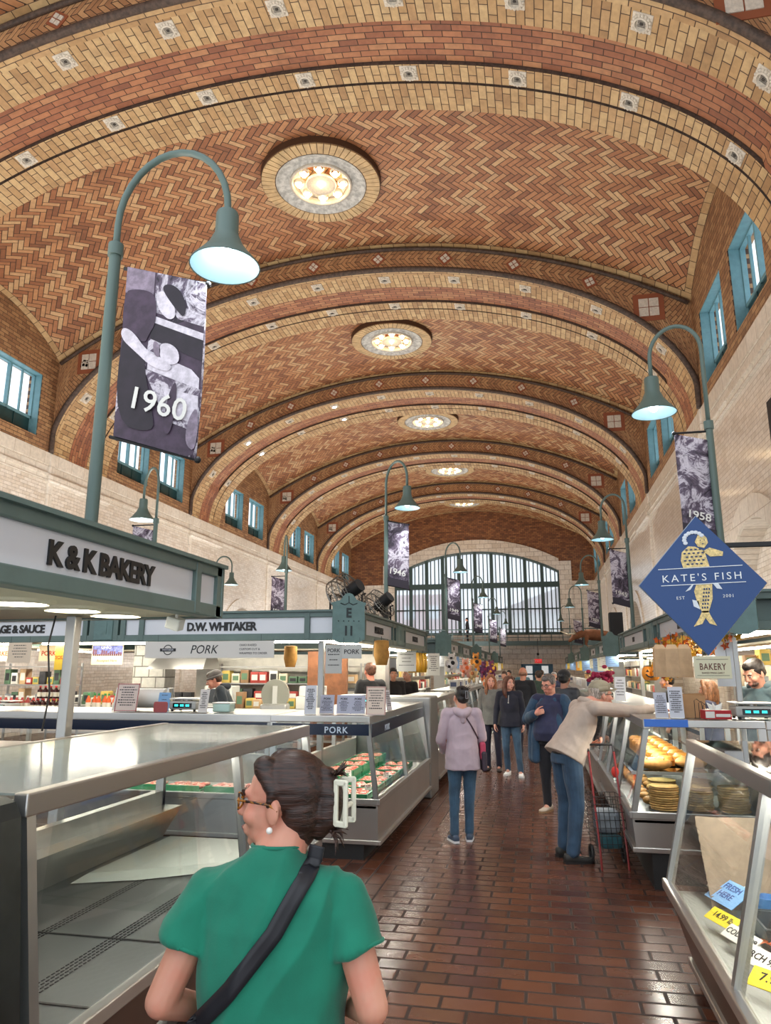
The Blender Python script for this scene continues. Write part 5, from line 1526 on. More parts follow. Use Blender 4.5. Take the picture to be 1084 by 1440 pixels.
# ---- woman with denim shirt
dk = cloth_mat('black_trousers', (24, 24, 32))
dn, I = person('woman with short grey hair, open denim shirt over navy top, hand at her chest', (.12, 9.73, 0), R(158), H=1.67, bw=1.42, skin=(214, 156, 134), top=cloth_mat('navy_top', (38, 42, 72)), tstyle='none', bottom=dk, shoes=(200, 184, 168), shoe_sole=(150, 120, 90),
    hairs='crop', hairc=(84, 78, 76), head_pitch=-.28, head_yaw=R(-14), vox=.0075, fat=.010, topname='navy_top', arms={-1: ((-.30, .03, 1.14), (-.24, -.02, .90)), 1: ((.30, .06, 1.14), (.11, .25, 1.22)), 'hand1': ((-.9, .1, .3), (0, -1, 0), 1, 1.0)}, bellyf=.03)
k = I['k']; dm = cloth_mat('denim_shirt', (38, 66, 92), denim=True)
m = MB()
for q in (-1, 1):
    e, w = I['A'][q]; s0 = I['sh'][q]
    chain(m, [s0, s0.lerp(e, .5), e, e.lerp(w, .85)], [.072*k, .074*k, .068*k, .056*k], 14)
    chain(m, [V(q*.15, -.02, 1.36)*k, V(q*.20, .0, 1.15)*k, V(q*.23, .02, .92)*k, V(q*.235, .03, .66)*k], [.06*k, .075*k, .085*k, .075*k], 14)
    chain(m, [V(q*.08, .045, 1.38)*k, V(q*.14, .12, 1.15)*k, V(q*.175, .13, .90)*k, V(q*.19, .10, .64)*k], [.035*k, .045*k, .05*k, .05*k], 12)
loft(m, [((0, -.06*k, .62*k), .25*k, .10*k), ((0, -.07*k, .95*k), .23*k, .10*k), ((0, -.06*k, 1.2*k), .20*k, .09*k), ((0, -.05*k, 1.38*k), .14*k, .06*k), ((0, -.05*k, 1.43*k), .08*k, .04*k)])
fuse(m, 'denim_shirt', dm, dn, .009, 3, .5, folds(.009, 8, (1, 1, .35), 4))
glasses(dn, I['Hm'], I['hs'], plain('glasses_brown', (70, 44, 38), .3))
m = MB(); m.tube([V(-.06, .02, 1.43)*k, V(-.03, .12, 1.33)*k, V(0.0, .145, 1.27)*k, V(.03, .12, 1.33)*k, V(.06, .02, 1.43)*k], .004, 5); m.build('necklace', plain('necklace_brown', (60, 40, 34), .5), dn, smooth=True)

# ---- woman in the lavender hoodie
lav = cloth_mat('lavender_hoodie', (192, 172, 182), .9, .04)
lw, I = person('woman in a pale lavender hoodie standing with her back turned, left of the aisle', (-.84, 7.95, 0), R(14), H=1.56, bw=1.14, skin=(206, 152, 128), top=lav, bottom=cloth_mat('jeans_mid', (60, 88, 112), denim=True), shoes=(64, 78, 98), shoe_sole=(230, 232, 234),
    hairs='back', hairc=(28, 24, 24), head_yaw=R(16), vox=.007, topname='hoodie', trouser='jeans', loose=.95, tlen=.10,
    arms={-1: ((-.25, .0, 1.10), (-.20, .17, .96)), 1: ((.24, .02, 1.12), (.12, .2, 1.0)), 'hand-1': ((.5, .8, -.1), (1, 0, 0), -1, .8), 'hand1': ((-.6, .7, 0), (-1, 0, 0), 1, .8)},
    legs={-1: ((-.085, 0, .88), (-.10, .015, .49), (-.11, -.01, .085)), 1: ((.085, 0, .88), (.075, .04, .49), (.07, .06, .085))})
k = I['k']; Hm = I['Hm']; hs = I['hs']
m = MB(); chain(m, [V(-.085, -.03, 1.44)*k, V(-.05, -.095, 1.42)*k, V(0, -.115, 1.40)*k, V(.05, -.095, 1.42)*k, V(.085, -.03, 1.44)*k], [.035, .045, .05, .045, .035]); cap(m, V(0, -.10, 1.40)*k, .05, V(0, -.11, 1.32)*k, .03)
fuse(m, 'hood', lav, lw, .007, 3, .5)
m = MB(); rnd = random.Random(5)
m.ball(Hm @ (V(0, -.10, .05)*hs), (.045, .045, .05), 12, 8)
for i in range(22):
    a = V(rnd.uniform(-.02, .02), -.10, .07)*hs; e = a+V(rnd.uniform(-.06, .06), rnd.uniform(-.05, .02), rnd.uniform(.02, .06))*hs; m.tube([Hm @ a, Hm @ e], [.008, .001], 5)
m.build('bun', hair_mat('hair_28_24', (28, 24, 24)), lw, smooth=True)
m = MB(); T = Hm @ TM((.01, -.145*hs, .03*hs), (0, 0, 0))
for (a0, a1, b0, b1) in ((-.014, .014, .034, .042), (-.014, .014, -.042, -.034), (-.016, -.009, -.04, .04), (.009, .016, -.04, .04)): m.bev(a0, a1, -.004, .004, b0, b1, .002, T)
m.build('hair_clip', plain('clip_grey', (150, 150, 156), .3), lw)
hood_o = [o for o in lw.children if o.name.startswith('hoodie')][0]
ribbon(lw, 'bag_strap', hood_o, [(.0, 1.30), (.09, 1.16), (.17, 1.02)], .014, plain('strap_plum', (70, 46, 56), .6), .006)
m = MB(); m.bev(-.03, .03, -.08, .10, -.12, .06, .02, TM((.215, .02, .93))); m.build('pink_bag', plain('bag_pink', (196, 70, 98), .5), lw)
m = MB(); m.bev(-.025, .03, -.10, .08, -.22, -.02, .02, TM((.22, .0, .92))); m.build('dark_bag', plain('bag_plum', (62, 50, 62), .6), lw)

# ---- walkers in the middle of the aisle
nav = cloth_mat('navy_sweatshirt', (28, 30, 46))
P_, I = person('woman with long brown hair, navy sweatshirt and white shoes walking towards the camera', (-.52, 12.8, 0), R(176), H=1.62, bw=1.1, skin=(224, 172, 150), top=nav, bottom=cloth_mat('jeans_mid2', (62, 88, 112), denim=True), shoes=(236, 234, 232), shoe_sole=(220, 220, 220),
    hairs='long', hairc=(84, 48, 34), head_yaw=R(38), vox=.009, topname='sweatshirt', trouser='jeans', tlen=.04,
    legs={-1: ((-.085, 0, .88), (-.12, .05, .49), (-.16, .08, .085)), 1: ((.085, 0, .88), (.09, .02, .50), (.08, -.08, .10))}, arms={1: ((.24, .0, 1.12), (.26, .10, .88))})
m = MB(); m.tube([V(0, .125, 1.38)*I['k'], V(.01, .135, 1.26)*I['k']], .005, 5); m.ball(V(.01, .137, 1.25)*I['k'], .012, 8, 6); m.build('lanyard', M_wht2, P_)
P_, I = person('woman in a grey cardigan with auburn hair walking beside the navy sweatshirt, partly hidden', (-.86, 13.3, 0), R(170), H=1.64, bw=1.05, skin=(224, 172, 150), top=cloth_mat('grey_cardigan', (112, 112, 108)), bottom=cloth_mat('dark_trousers', (36, 34, 52)), shoes=(60, 50, 46),
    hairs='long', hairc=(130, 84, 56), head_yaw=R(20), vox=.011, topname='cardigan', tlen=.06)
m = MB(); m.bev(-.04, .05, -.1, .1, -.14, .1, .03, TM((-.26, .12, 1.0))); m.build('handbag', plain('bag_beige', (176, 160, 142), .5), P_)
P_, I = person('bald man in a black jacket walking away down the aisle', (-.34, 15.6, 0), R(-8), H=1.78, bw=1.12, skin=(206, 146, 118), top=cloth_mat('black_jacket', (26, 28, 34)), bottom=cloth_mat('dark_trousers', (36, 34, 52)), hairs='bald', hairc=(120, 88, 70), vox=.012, topname='jacket', tlen=.05)
P_, I = person('person in a black hat and dark leather coat behind the denim shirt, facing away', (.36, 11.4, 0), R(-20), H=1.72, bw=1.12, skin=(150, 110, 92), top=cloth_mat('dark_coat', (32, 36, 46), .5), bottom=dk, hairs='short', hairc=(18, 18, 22), vox=.011, topname='coat', tlen=.12)
Hm, hs = I['Hm'], I['hs']; m = MB(); m.ball(Hm @ (V(0, -.015, .06)*hs), (.10, .115, .085), 14, 10); m.build('beanie', cloth_mat('black_knit', (20, 20, 24)), P_, smooth=True)
far = [((-.95, 20.5), 170, 1.68, (150, 120, 110), (60, 40, 30), 'short', 'small figure in a tan coat farther down the aisle, left of the bald man'),
       ((-.02, 19.5), 20, 1.70, (60, 80, 70), (50, 40, 34), 'short', 'small figure in a dark green jacket far down the aisle below the exit sign'),
       ((.42, 22.0), 180, 1.66, (54, 58, 84), (196, 190, 186), 'crop', 'small grey-haired figure in a blue jacket far down the aisle'),
       ((-.55, 24.5), 0, 1.74, (96, 140, 156), (70, 60, 50), 'crop', 'small figure in a light blue shirt far down the aisle'),
       ((.48, 25.0), 200, 1.66, (150, 60, 60), (40, 30, 26), 'long', 'small figure in a red top far down the aisle at the right cases'),
       ((-1.1, 27.5), 160, 1.7, (40, 40, 44), (30, 26, 24), 'short', 'tiny figure in black at the left cases far down the aisle'),
       ((.1, 30.5), 0, 1.7, (160, 130, 90), (60, 46, 36), 'short', 'tiny figure in an ochre jacket near the far doors')]
for (xy, a, H, tc, hc_, hst, lb) in far:
    person(lb, (*xy, 0), R(a), H=H, bw=1.08, top=cloth_mat('far_top_%d_%d' % (tc[0], tc[2]), tc), bottom=dk, hairs=hst, hairc=hc_, vox=.018, topname='jacket', face=False, tlen=.05)
P_, I = person('tiny dark figure standing on the gallery before the arched window', (-4.9, YEND-.9, 3.6), R(90), H=1.75, bw=1.1, top=cloth_mat('black_jacket', (26, 28, 34)), bottom=dk, hairs='short', hairc=(20, 18, 18), vox=.02, topname='jacket', face=False)

# ---- vendors
blk = cloth_mat('charcoal_hoodie', (46, 54, 62))
P_, I = person('vendor in a grey beanie and black hoodie bending over his work behind the PORK counter', (-4.58, 10.35, 0), R(112), H=1.78, bw=1.15, skin=(220, 160, 138), top=blk, bottom=dk, hairs='crop', hairc=(70, 50, 40), lean=(.30, 0), head_pitch=-.35, vox=.010, topname='hoodie', hshift=(0, .02, -.02))
Hm, hs = I['Hm'], I['hs']; m = MB(); m.ball((0, 0, 0), 1, 18, 12, T=Hm @ TM((0, -.02*hs, .055*hs), (-.15, 0, 0), (.09*hs, .108*hs, .08*hs))); m.tube([Hm @ (V(.088*math.cos(a), -.02+.106*math.sin(a), .035)*hs) for a in [2*PI*i/20 for i in range(20)]], .016, 8, closed=True)
m.build('beanie', cloth_mat('grey_knit', (112, 106, 104), weave=60), P_, smooth=True)
k = I['k']; m = MB(); chain(m, [I['up'](-.08, -.04, 1.45), I['up'](0, -.11, 1.42), I['up'](.08, -.04, 1.45)], [.04, .055, .04]); fuse(m, 'hood', blk, P_, .010, 3, .5)
T = Matrix.Translation(I['up'](.0, -.152, 1.27)) @ Euler((PI/2-.30, 0, 0)).to_matrix().to_4x4()
m = MB(); m.lathe([(.085, 0), (.085, .004), (.072, .004), (.072, 0)], n=28, T=T); m.add(*text_mesh('DWW', .055, .002, .003), T @ TM((0, -.02, .003))); m.build('back_emblem', plain('emblem_grey', (200, 206, 210), .6), P_)
P_, I = person('vendor with cropped hair and a black shirt behind the flower-edged notice, facing away', (-2.74, 11.8, 0), R(35), H=1.84, bw=1.15, skin=(222, 150, 126), top=cloth_mat('black_tee', (30, 30, 34)), bottom=dk, hairs='crop', hairc=(96, 64, 50), vox=.010, topname='shirt')
P_, I = person('vendor in a dark cap farther along the left counter', (-3.0, 15.0, 0), R(200), H=1.76, bw=1.05, top=cloth_mat('black_tee', (30, 30, 34)), bottom=dk, hairs='short', hairc=(24, 24, 26), vox=.014, topname='shirt', face=True)
P_, I = person('grey-haired vendor in black beside the vendor in the dark cap', (-2.75, 15.4, 0), R(150), H=1.74, bw=1.1, top=cloth_mat('black_tee', (30, 30, 34)), bottom=dk, hairs='short', hairc=(170, 160, 150), vox=.014, topname='shirt')
hg = cloth_mat('slate_hoodie', (78, 98, 104))
P_, I = person('young dark-haired vendor in a slate hoodie looking down behind the right-hand counter', (2.23, 8.1, 0), R(128), H=1.84, bw=1.08, skin=(216, 160, 136), top=hg, bottom=dk, hairs='crop', hairc=(34, 26, 22), lean=(.12, 0), head_pitch=-.30, head_yaw=R(-8), vox=.008, topname='hoodie')
k = I['k']; m = MB(); chain(m, [I['up'](-.09, .0, 1.46), I['up'](-.05, -.10, 1.46), I['up'](.05, -.10, 1.46), I['up'](.09, .0, 1.46)], [.04, .05, .05, .04]); fuse(m, 'hood', hg, P_, .008, 3, .5)
m = MB(); m.ball((0, 0, 0), 1, 14, 10, T=I['Hm'] @ TM((0, .052*I['hs'], -.072*I['hs']), (0, 0, 0), (.053*I['hs'], .045*I['hs'], .032*I['hs']))); m.build('beard', hair_mat('beard_dark', (70, 50, 42)), P_, smooth=True)
P_, I = person('woman with wavy brown hair turned away behind the paper bag on the bakery counter', (2.08, 9.8, 0), R(60), H=1.60, bw=1.0, top=cloth_mat('far_top_54_84', (44, 46, 54)), bottom=dk, hairs='long', hairc=(110, 74, 48), vox=.010, topname='shirt')
P_, I = person('vendor in a black hood bending below the hanging paper bags', (2.12, 13.0, 0), R(80), H=1.66, bw=1.0, top=cloth_mat('black_tee', (30, 30, 34)), bottom=dk, hairs='short', hairc=(16, 16, 20), vox=.012, topname='shirt', face=False)
P_, I = person('woman in a floral head scarf at the right edge behind the young vendor', (2.66, 8.7, 0), R(120), H=1.68, bw=1.05, skin=(214, 150, 130), top=cloth_mat('beige_blouse', (196, 170, 140)), bottom=dk, hairs='short', hairc=(190, 160, 140), vox=.010, topname='blouse')
# ================================================================== goods, counter things, clutter
rnd = random.Random(11)
def put(o, loc, rz=0, label=None, cat=None, group=None):
    o.location = loc; o.rotation_euler.z = rz
    return tag(o, label, cat, group)
INK = plain('print_ink', (52, 48, 52), .7)
def notice(loc, w, h, rz, col, label, lines=6, title=None, border=None, tilt=-.18, stand=True, cat='notice', tcol=None, hang=False, lw=.5, tsize=None, name='notice_card'):
    """a printed card; stands on its foot, or hangs when hang=True; faces local -y"""
    t = empty(name, loc, rz, label, cat)
    T = TM((0, 0, 0), (tilt if not hang else 0, 0, 0))
    z0 = 0 if not hang else -h
    m = MB(); m.bev(-w/2, w/2, -.003, .003, z0, z0+h, .0015, T); p = m.build('card', plain('card_%d_%d_%d' % col, col, .55), t)
    m = MB(); r2 = random.Random(int(loc[0]*100+loc[1]*37)); 
    y = z0+h*(.86 if not title else .66)
    k = lines
    while k > 0:
        ww = w*r2.uniform(.35, .8)*.5; hh = h*.018
        # a row of small word-like dashes
        x = -ww
        while x < ww:
            l = r2.uniform(.02, .07)*w*1.3; m.box(x, min(ww, x+l), -.0045, -.0035, y-hh, y+hh, T); x += l+w*.025
        y -= h*(.72 if not title else .55)/lines; k -= 1
    if lines: m.build('print', INK, p)
    if title:
        vs, fs = text_mesh(title, tsize or w*.3, .0008, w*.004)
        m = MB(); m.add(vs, fs, frame_T(T @ V(0, -.0045, z0+h*(.74 if lines else .5)-(tsize or w*.3)*(.0 if lines else .36)), T.to_3x3() @ V(1, 0, 0), T.to_3x3() @ V(0, 0, 1))); m.build('lettering', tcol or INK, p)
    if border:
        m = MB(); b = w*.06
        for (a0, a1, b0, b1) in ((-w/2, w/2, z0+h-b, z0+h), (-w/2, w/2, z0, z0+b), (-w/2, -w/2+b, z0, z0+h), (w/2-b, w/2, z0, z0+h)):
            n = int(max(a1-a0, b1-b0)/.012)
            for i in range(n):
                m.ball(((a0+(a1-a0)*(i+.5)/n) if a1-a0 > b*1.5 else (a0+a1)/2, -.0045, (b0+(b1-b0)*(i+.5)/n) if b1-b0 > b*1.5 else (b0+b1)/2), (b*.4, .001, b*.4), 6, 4, T)
        m.build('border', border, p)
    if hang:
        m = MB()
        for q in (-1, 1): m.cyl((q*w*.4, 0, 0), (q*w*.4, 0, .08), .002, n=5)
        m.build('cord', M_blk, t)
    elif stand:
        m = MB(); m.bev(-w*.45, w*.45, -.01, h*.32, 0, .006, .002); m.build('foot', M_wht2, t)
    return t
def scale(loc, rz, label):
    t = empty('weighing_scale', loc, rz, label, 'scale')
    m = MB(); m.bev(-.16, .16, -.12, .14, .02, .11, .02); m.build('body', plain('scale_grey', (176, 176, 172), .4), t)
    m = MB(); m.bev(-.17, .17, -.10, .16, .125, .14, .006).cyl((0, 0, .10), (0, 0, .13), .04, n=12); m.build('platter', M_steel, t)
    m = MB(); m.box(-.11, .11, -.124, -.12, .04, .09); d = m.build('display', plain('display_black', (10, 14, 18), .2), t)
    for i in range(3):
        m = MB(); 
        for j in range(4): m.box(-.088+i*.065+j*.011, -.081+i*.065+j*.011, -.127, -.124, .055, .076)
        m.build('digits', plain('digit_cyan', (60, 220, 220), .4, emit=(60, 230, 230), es=1.5), d)
    m = MB()
    for sx in (-.13, .13):
        for sy in (-.09, .1): m.cyl((sx, sy, 0), (sx, sy, .03), .015, n=8)
    m.build('foot', M_blk, t)
PINK = plain('notice_rose', (170, 84, 84), .6)
ZC = 1.302
# ---- pork counter top, left to right
notice((-4.40, 7.22, ZC), .26, .30, .05, (220, 202, 192), 'cream notice with a floral border on the counter before the paper roll', 8, None, PINK)
t = empty('paper_roll', (-4.34, 7.5, ZC), 0, 'wide white roll of butcher paper on a stand behind the floral notice', 'paper roll')
MB().cyl((-.28, 0, .13), (.26, 0, .13), .105, n=28).build('roll', M_wht2, t, auto=40)
m = MB()
for x in (-.31, .31): m.tube([(x, -.12, 0), (x, -.05, .24), (x, .05, .24), (x, .12, 0)], .012, 6)
m.cyl((-.31, 0, .13), (.31, 0, .13), .012, n=8); m.build('stand', M_steel, t)
notice((-4.03, 7.35, ZC), .15, .20, -.1, (126, 170, 214), 'light blue card standing between the paper roll and the scale', 3)
scale((-3.79, 7.45, ZC), 0, 'counter scale with a cyan display left of the beanie vendor')
notice((-3.50, 7.22, ZC), .11, .24, -.12, (214, 208, 204), 'narrow white leaflet right of the counter scale', 9)
t = empty('plastic_tub', (-3.34, 7.4, ZC), 0, 'small clear tub with a green lid of goods beside the narrow leaflet', 'tub')
MB().bev(-.1, .1, -.07, .07, 0, .09, .015).build('tub', plain('tub_clear', (190, 220, 210), .2), t); MB().bev(-.105, .105, -.075, .075, .085, .10, .005).build('lid', M_wht2, t)
notice((-2.29, 7.15, ZC), .12, .29, .15, (206, 208, 216), 'tall narrow leaflet at the left of the three price menus', 12)
for i, (x, lb) in enumerate(((-2.13, 'left of the three grey price menus on the corner counter'), (-1.95, 'middle of the three grey price menus on the corner counter'), (-1.80, 'right of the three grey price menus, next to the floral notice'))):
    notice((x-.03, 7.30, ZC), .15, .19, 0, (176, 178, 196), lb, 7, 'PORK', tsize=.03)
notice((-1.62, 7.20, ZC), .20, .28, .08, (220, 202, 186), 'cream notice with a rose border at the corner of the pork counter', 8, None, PINK)
notice((-1.66, 8.1, ZC), .12, .22, 1.3, (200, 200, 210), 'leaflet in a slanted holder facing the aisle on the pork case', 8)
scale((-2.25, 8.9, ZC), H90, 'white scale on the pork case behind the slanted leaflet')
# hanging signs under the Whitaker canopy
t = notice((-3.9, 8.12, 2.08), 1.68, .20, 0, (212, 208, 202), 'long hanging PORK header sign with an oval emblem', 0, None, hang=True, cat='sign', name='hanging_sign')
p = t.children[0]
txt(p, 'lettering', 'PORK', frame_T((-.06, -.005, -.145), (1, 0, 0), (0, 0, 1)), .145, M_black, .001, .0, .95, .25)
m = MB(); T = frame_T((-.53, -.005, -.10), (1, 0, 0), (0, 0, 1))
m.lathe([(.062, 0), (.062, .002), (.052, .002), (.052, 0)], n=28, T=T); m.box(-.105, .105, -.018, .018, 0, .003, T); m.build('emblem', M_black, p)
txt(p, 'lettering', 'WHITAKER', frame_T((-.53, -.0095, -.109), (1, 0, 0), (0, 0, 1)), .03, M_white, .0006)
for i, s_ in enumerate(('OHIO RAISED', 'CUSTOM CUT &', 'WRAPPED TO ORDER')):
    txt(p, 'lettering', s_, frame_T((.40, -.005, -.06-i*.048), (1, 0, 0), (0, 0, 1)), .036, INK, .0006, 0, 1, 0, 1, 'LEFT')
for (x, y, w, h, rz, c, lb, ln, ti) in (
    (-2.35, 8.2, .20, .33, 0, (186, 186, 182), 'tall hanging grey menu below the E 11 plaque', 3, 'PORK'),
    (-2.12, 8.15, .24, .16, 0, (190, 190, 186), 'wide hanging grey PORK sign right of the tall menu', 0, 'PORK'),
    (-1.98, 9.1, .22, .14, .5, (186, 186, 180), 'hanging grey emblem sign near the short-haired vendor', 2, None),
    (-2.28, 12.6, .34, .34, .35, (172, 174, 174), 'square hanging grey menu past the short-haired vendor', 4, None),
    (-2.0, 14.0, .24, .42, .3, (224, 222, 214), 'pale hanging poster beyond the square grey menu', 8, None),
    (-2.1, 17.6, .3, .36, .3, (216, 214, 208), 'pale hanging poster at the start of the second left block', 6, None),
    (-2.1, 19.4, .34, .40, .3, (206, 206, 204), 'grey hanging poster in the middle of the second left block', 6, None),
    (-2.05, 8.9, .01, .01, 0, (1, 1, 1), None, 0, None)):
    if lb: notice((x, y, 2.05 if y > 8.5 else 2.03), w, h, rz, c, lb, ln, ti, hang=True, cat='sign', name='hanging_sign')
for (x, y, w, h, c, lb, ti, tc) in (
    (-7.35, 9.0, .62, .22, (236, 214, 176), 'hanging banner sign lettered TURKEY CHOPS at the far left', 'TURKEY CHOPS', 'sign_rust'),
    (-6.58, 9.0, .62, .22, (236, 214, 176), 'hanging banner sign lettered PORK CHOPS behind the steel post', 'PORK CHOPS', 'sign_rust'),
    (-6.28, 8.75, .34, .34, (226, 190, 60), 'yellow and green hanging poster half hidden by the steel post', 'SODA POP', 'sign_rust')):
    n_ = notice((x, y, 2.08), w, h, 0, c, lb, 0, ti, hang=True, cat='sign', tcol=plain('sign_rust', (190, 76, 40), .6), tsize=w*(.145 if len(ti) > 8 else .2), name='hanging_sign')
n_ = notice((-5.82, 9.0, 2.08), .48, .27, 0, (224, 204, 168), 'hanging sign lettered OHIO Accepted Here with a skyline picture', 0, None, hang=True, cat='sign', name='hanging_sign')
p = n_.children[0]; txt(p, 'lettering', 'Accepted Here', frame_T((0, -.005, -.23), (1, 0, 0), (0, 0, 1)), .05, INK, .0006)
m = MB(); m.box(-.23, .23, -.006, -.004, -.13, -.01); m.build('picture', plain('skyline_dusk', (96, 104, 168), .6, noise=.5, nscale=30), p)
m = MB(); r3 = random.Random(2)
for i in range(14): m.box(-.22+i*.032, -.195+i*.032, -.0075, -.006, -.15, -.15+r3.uniform(.02, .09))
m.build('skyline', plain('skyline_dark', (90, 50, 60), .6), p); txt(p, 'lettering', 'OHIO', frame_T((-.02, -.0085, -.055), (1, 0, 0), (0, 0, 1)), .06, M_white, .0006)
notice((-6.45, 8.05, 2.08), .34, .25, 0, (226, 206, 182), 'cream hanging notice with small lines at upper left behind the canopy', 5, None, hang=True, cat='sign', name='hanging_sign')

# ---- inner work benches and shelves of the left block
def bench(x0, x1, y0, y1, z, lbl, col=None):
    t = empty('work_bench', ((x0+x1)/2, (y0+y1)/2, 0), 0, lbl, 'work bench'); a, b = (x1-x0)/2, (y1-y0)/2
    MB().bev(-a, a, -b, b, z-.04, z, .008).build('top', M_steel, t)
    MB().box(-a+.05, a-.05, -b+.05, b-.05, z-.5, z-.47).build('undershelf', M_steel, t)
    for sx in (-1, 1):
        for sy in (-1, 1): MB().cyl((sx*(a-.05), sy*(b-.05), 0), (sx*(a-.05), sy*(b-.05), z-.04), .022, n=8).build('leg', M_steelz, t)
    return t
bench(-8.8, -5.5, 8.9, 9.5, 1.18, 'long steel bench with sauces at the left under the sausage sign')
bench(-5.2, -3.0, 11.2, 11.8, 1.12, 'steel work bench behind the beanie vendor')
bench(-8.9, -5.3, 11.9, 12.5, 1.12, 'rear steel bench in front of the white tiled pillar')
o = MB().bev(-.34, .34, -.2, .2, 0, 2.5, .01).build('tiled_pillar', brick_mat('pillar_tile', 'run', [(0.1, (214, 212, 204)), (.9, (232, 230, 222))], (120, 118, 110), bw=.3, bh=.2, m=.01, axes='xz', rough=.3, dirt=.04))
put(o, (-7.3, 12.9, 0), 0, 'white tiled pillar behind the left stall', 'pillar')
# partitions: bright rear panels inside the block
o = MB().box(-1.9, 1.9, -.03, .03, .9, 2.02).build('back_partition', plain('partition_white', (214, 210, 200), .5, noise=.08)); put(o, (-4.6, 13.1, 0), 0, 'pale partition wall behind the pork stall work bench', 'partition')
m = MB()
for xx in (-1.7, 1.7): m.box(xx-.03, xx+.03, -.03, .03, 0, .9)
l_ = m.build('post', M_steelz, o)
o = MB().box(-.35, .35, -.05, .05, 0, 2.05).build('wooden_panel', plain('panel_wood', (132, 84, 54), .6, noise=.2)); put(o, (-3.6, 12.2, 0), 0, 'brown wooden panel right of the steel post under E 11', 'panel')
# range hood and oven
t = empty('range_hood', (-6.35, 12.3, 1.75), 0, 'slanted steel range hood left of the PORK header', 'hood')
MB().add([(-.55, -.4, 0), (.55, -.4, 0), (.55, .3, 0), (-.55, .3, 0), (-.45, .0, .34), (.45, .0, .34), (.45, .3, .34), (-.45, .3, .34)], [(0, 3, 2, 1), (4, 5, 6, 7), (0, 1, 5, 4), (1, 2, 6, 5), (2, 3, 7, 6), (3, 0, 4, 7)]).build('canopy', M_steel, t)
t = empty('microwave_oven', (-5.55, 12.2, 1.12), 0, 'white microwave oven on the rear bench left of the beanie vendor', 'oven')
MB().bev(-.26, .26, -.18, .18, 0, .34, .01).build('body', M_wht2, t); MB().box(-.2, .08, -.186, -.18, .05, .29).build('door', plain('oven_window', (70, 74, 78), .2), t); MB().box(.12, .22, -.187, -.18, .06, .28).build('keypad', plain('oven_pad', (150, 150, 150), .4), t)
# slicer
t = empty('meat_slicer', (-3.95, 10.6, .0), .2, 'grey rounded meat slicer right of the beanie vendor', 'slicer')
m = MB(); m.bev(-.2, .2, -.2, .2, 1.12, 1.24, .03); m.build('base', M_steel, t)
m = MB(); m.add([(r_*math.cos(a), y, 1.38+r_*1.05*math.sin(a)) for y in (-.05, .05) for r_, a in [(.21, 2*PI*i/28) for i in range(28)]], [tuple(range(28)), tuple(range(28, 56))[::-1]]+[(i, (i+1) % 28, 28+(i+1) % 28, 28+i) for i in range(28)]); m.build('blade_guard', plain('slicer_grey', (166, 166, 152), .35, .3), t)
m = MB(); m.box(-.035, .035, -.07, -.05, 1.24, 1.5); b_ = m.build('label_strip', M_wht2, t)
bench(-4.4, -3.3, 10.35, 10.95, 1.12, 'small steel bench holding the meat slicer')
o = MB().bev(-.24, .24, -.16, .16, 0, .2, .01).build('foam_box', M_wht2); put(o, (-3.62, 11.45, 1.12), 0, 'white foam box on the work bench right of the slicer', 'box')
o = MB().bev(-.2, .2, -.14, .14, 0, .16, .01).build('foam_box', M_wht2); put(o, (-3.62, 11.45, 1.322), .1, 'smaller white foam box lying on top of another', 'box')
for i in range(2):
    m = MB(); m.lathe([(.0, 0), (.07, 0), (.10, .12), (.095, .30), (.06, .31)], n=14); o = m.build('paper_sack', plain('sack_tan', (178, 130, 62), .8, noise=.2), smooth=True)
    put(o, (-3.62+i*.0, 10.3+i*.0, 1.78) if i == 0 else (-1.95, 9.0, 1.80), 0, ('tan sack hanging right of the PORK header' if i == 0 else 'clear bag of yellow goods hanging above the short-haired vendor'), 'sack')
    c_ = MB().cyl((0, 0, .3), (0, 0, .36), .004, n=5).build('cord', M_blk, o)
# sauces and bottles
def bottle_mesh(h, r, body, capc, shoulder=.6):
    m = MB(); m.mat(0).lathe([(0, 0), (r, .002), (r, h*shoulder), (r*.45, h*.8), (r*.4, h*.9)], n=12); m.mat(1).lathe([(r*.46, h*.88), (r*.46, h), (0, h)], n=10)
    m.mat(2).lathe([(r*1.02, h*.15), (r*1.02, h*.5)], n=12)
    return m, [plain('b_%d_%d_%d' % body, body, .25), plain('c_%d_%d_%d' % capc, capc, .4), plain('bottle_label', (226, 216, 196), .6)]
def copies(m, mats, name, spots, label, cat, group):
    first = None
    for i, s in enumerate(spots):
        if first is None: o = m.build(name, mats, auto=40); first = o
        else: o = bpy.data.objects.new(name, first.data); COL.objects.link(o)
        put(o, s[:3], s[3] if len(s) > 3 else rnd.uniform(0, 6), label, cat, group)
        if len(s) > 4: o.scale = (s[4],)*3
b_, mt_ = bottle_mesh(.17, .034, (60, 22, 18), (196, 40, 36), .7)
copies(b_, mt_, 'sauce_jar', [(-6.88+i*.083, 8.96+j*.085, 1.182+0*j) for i in range(7) for j in range(2)], 'dark sauce jar with a red lid in the rows left of the steel post', 'jar', 'red-lidded sauce jars left of the steel post')
copies(b_, mt_, 'sauce_jar', [(-6.80+i*.083, 8.98, 1.354) for i in range(5)], 'dark sauce jar with a red lid in the upper row left of the steel post', 'jar', 'upper row of red-lidded sauce jars')
b_, mt_ = bottle_mesh(.24, .033, (206, 88, 30), (40, 130, 60), .62)
copies(b_, mt_, 'hot_sauce_bottle', [(-6.12+i*.078, 9.1+.03*(i % 2), 1.182) for i in range(6)], 'orange hot sauce bottle with a green cap right of the steel post', 'bottle', 'orange hot sauce bottles')
b_, mt_ = bottle_mesh(.2, .036, (150, 40, 30), (230, 226, 220), .6)
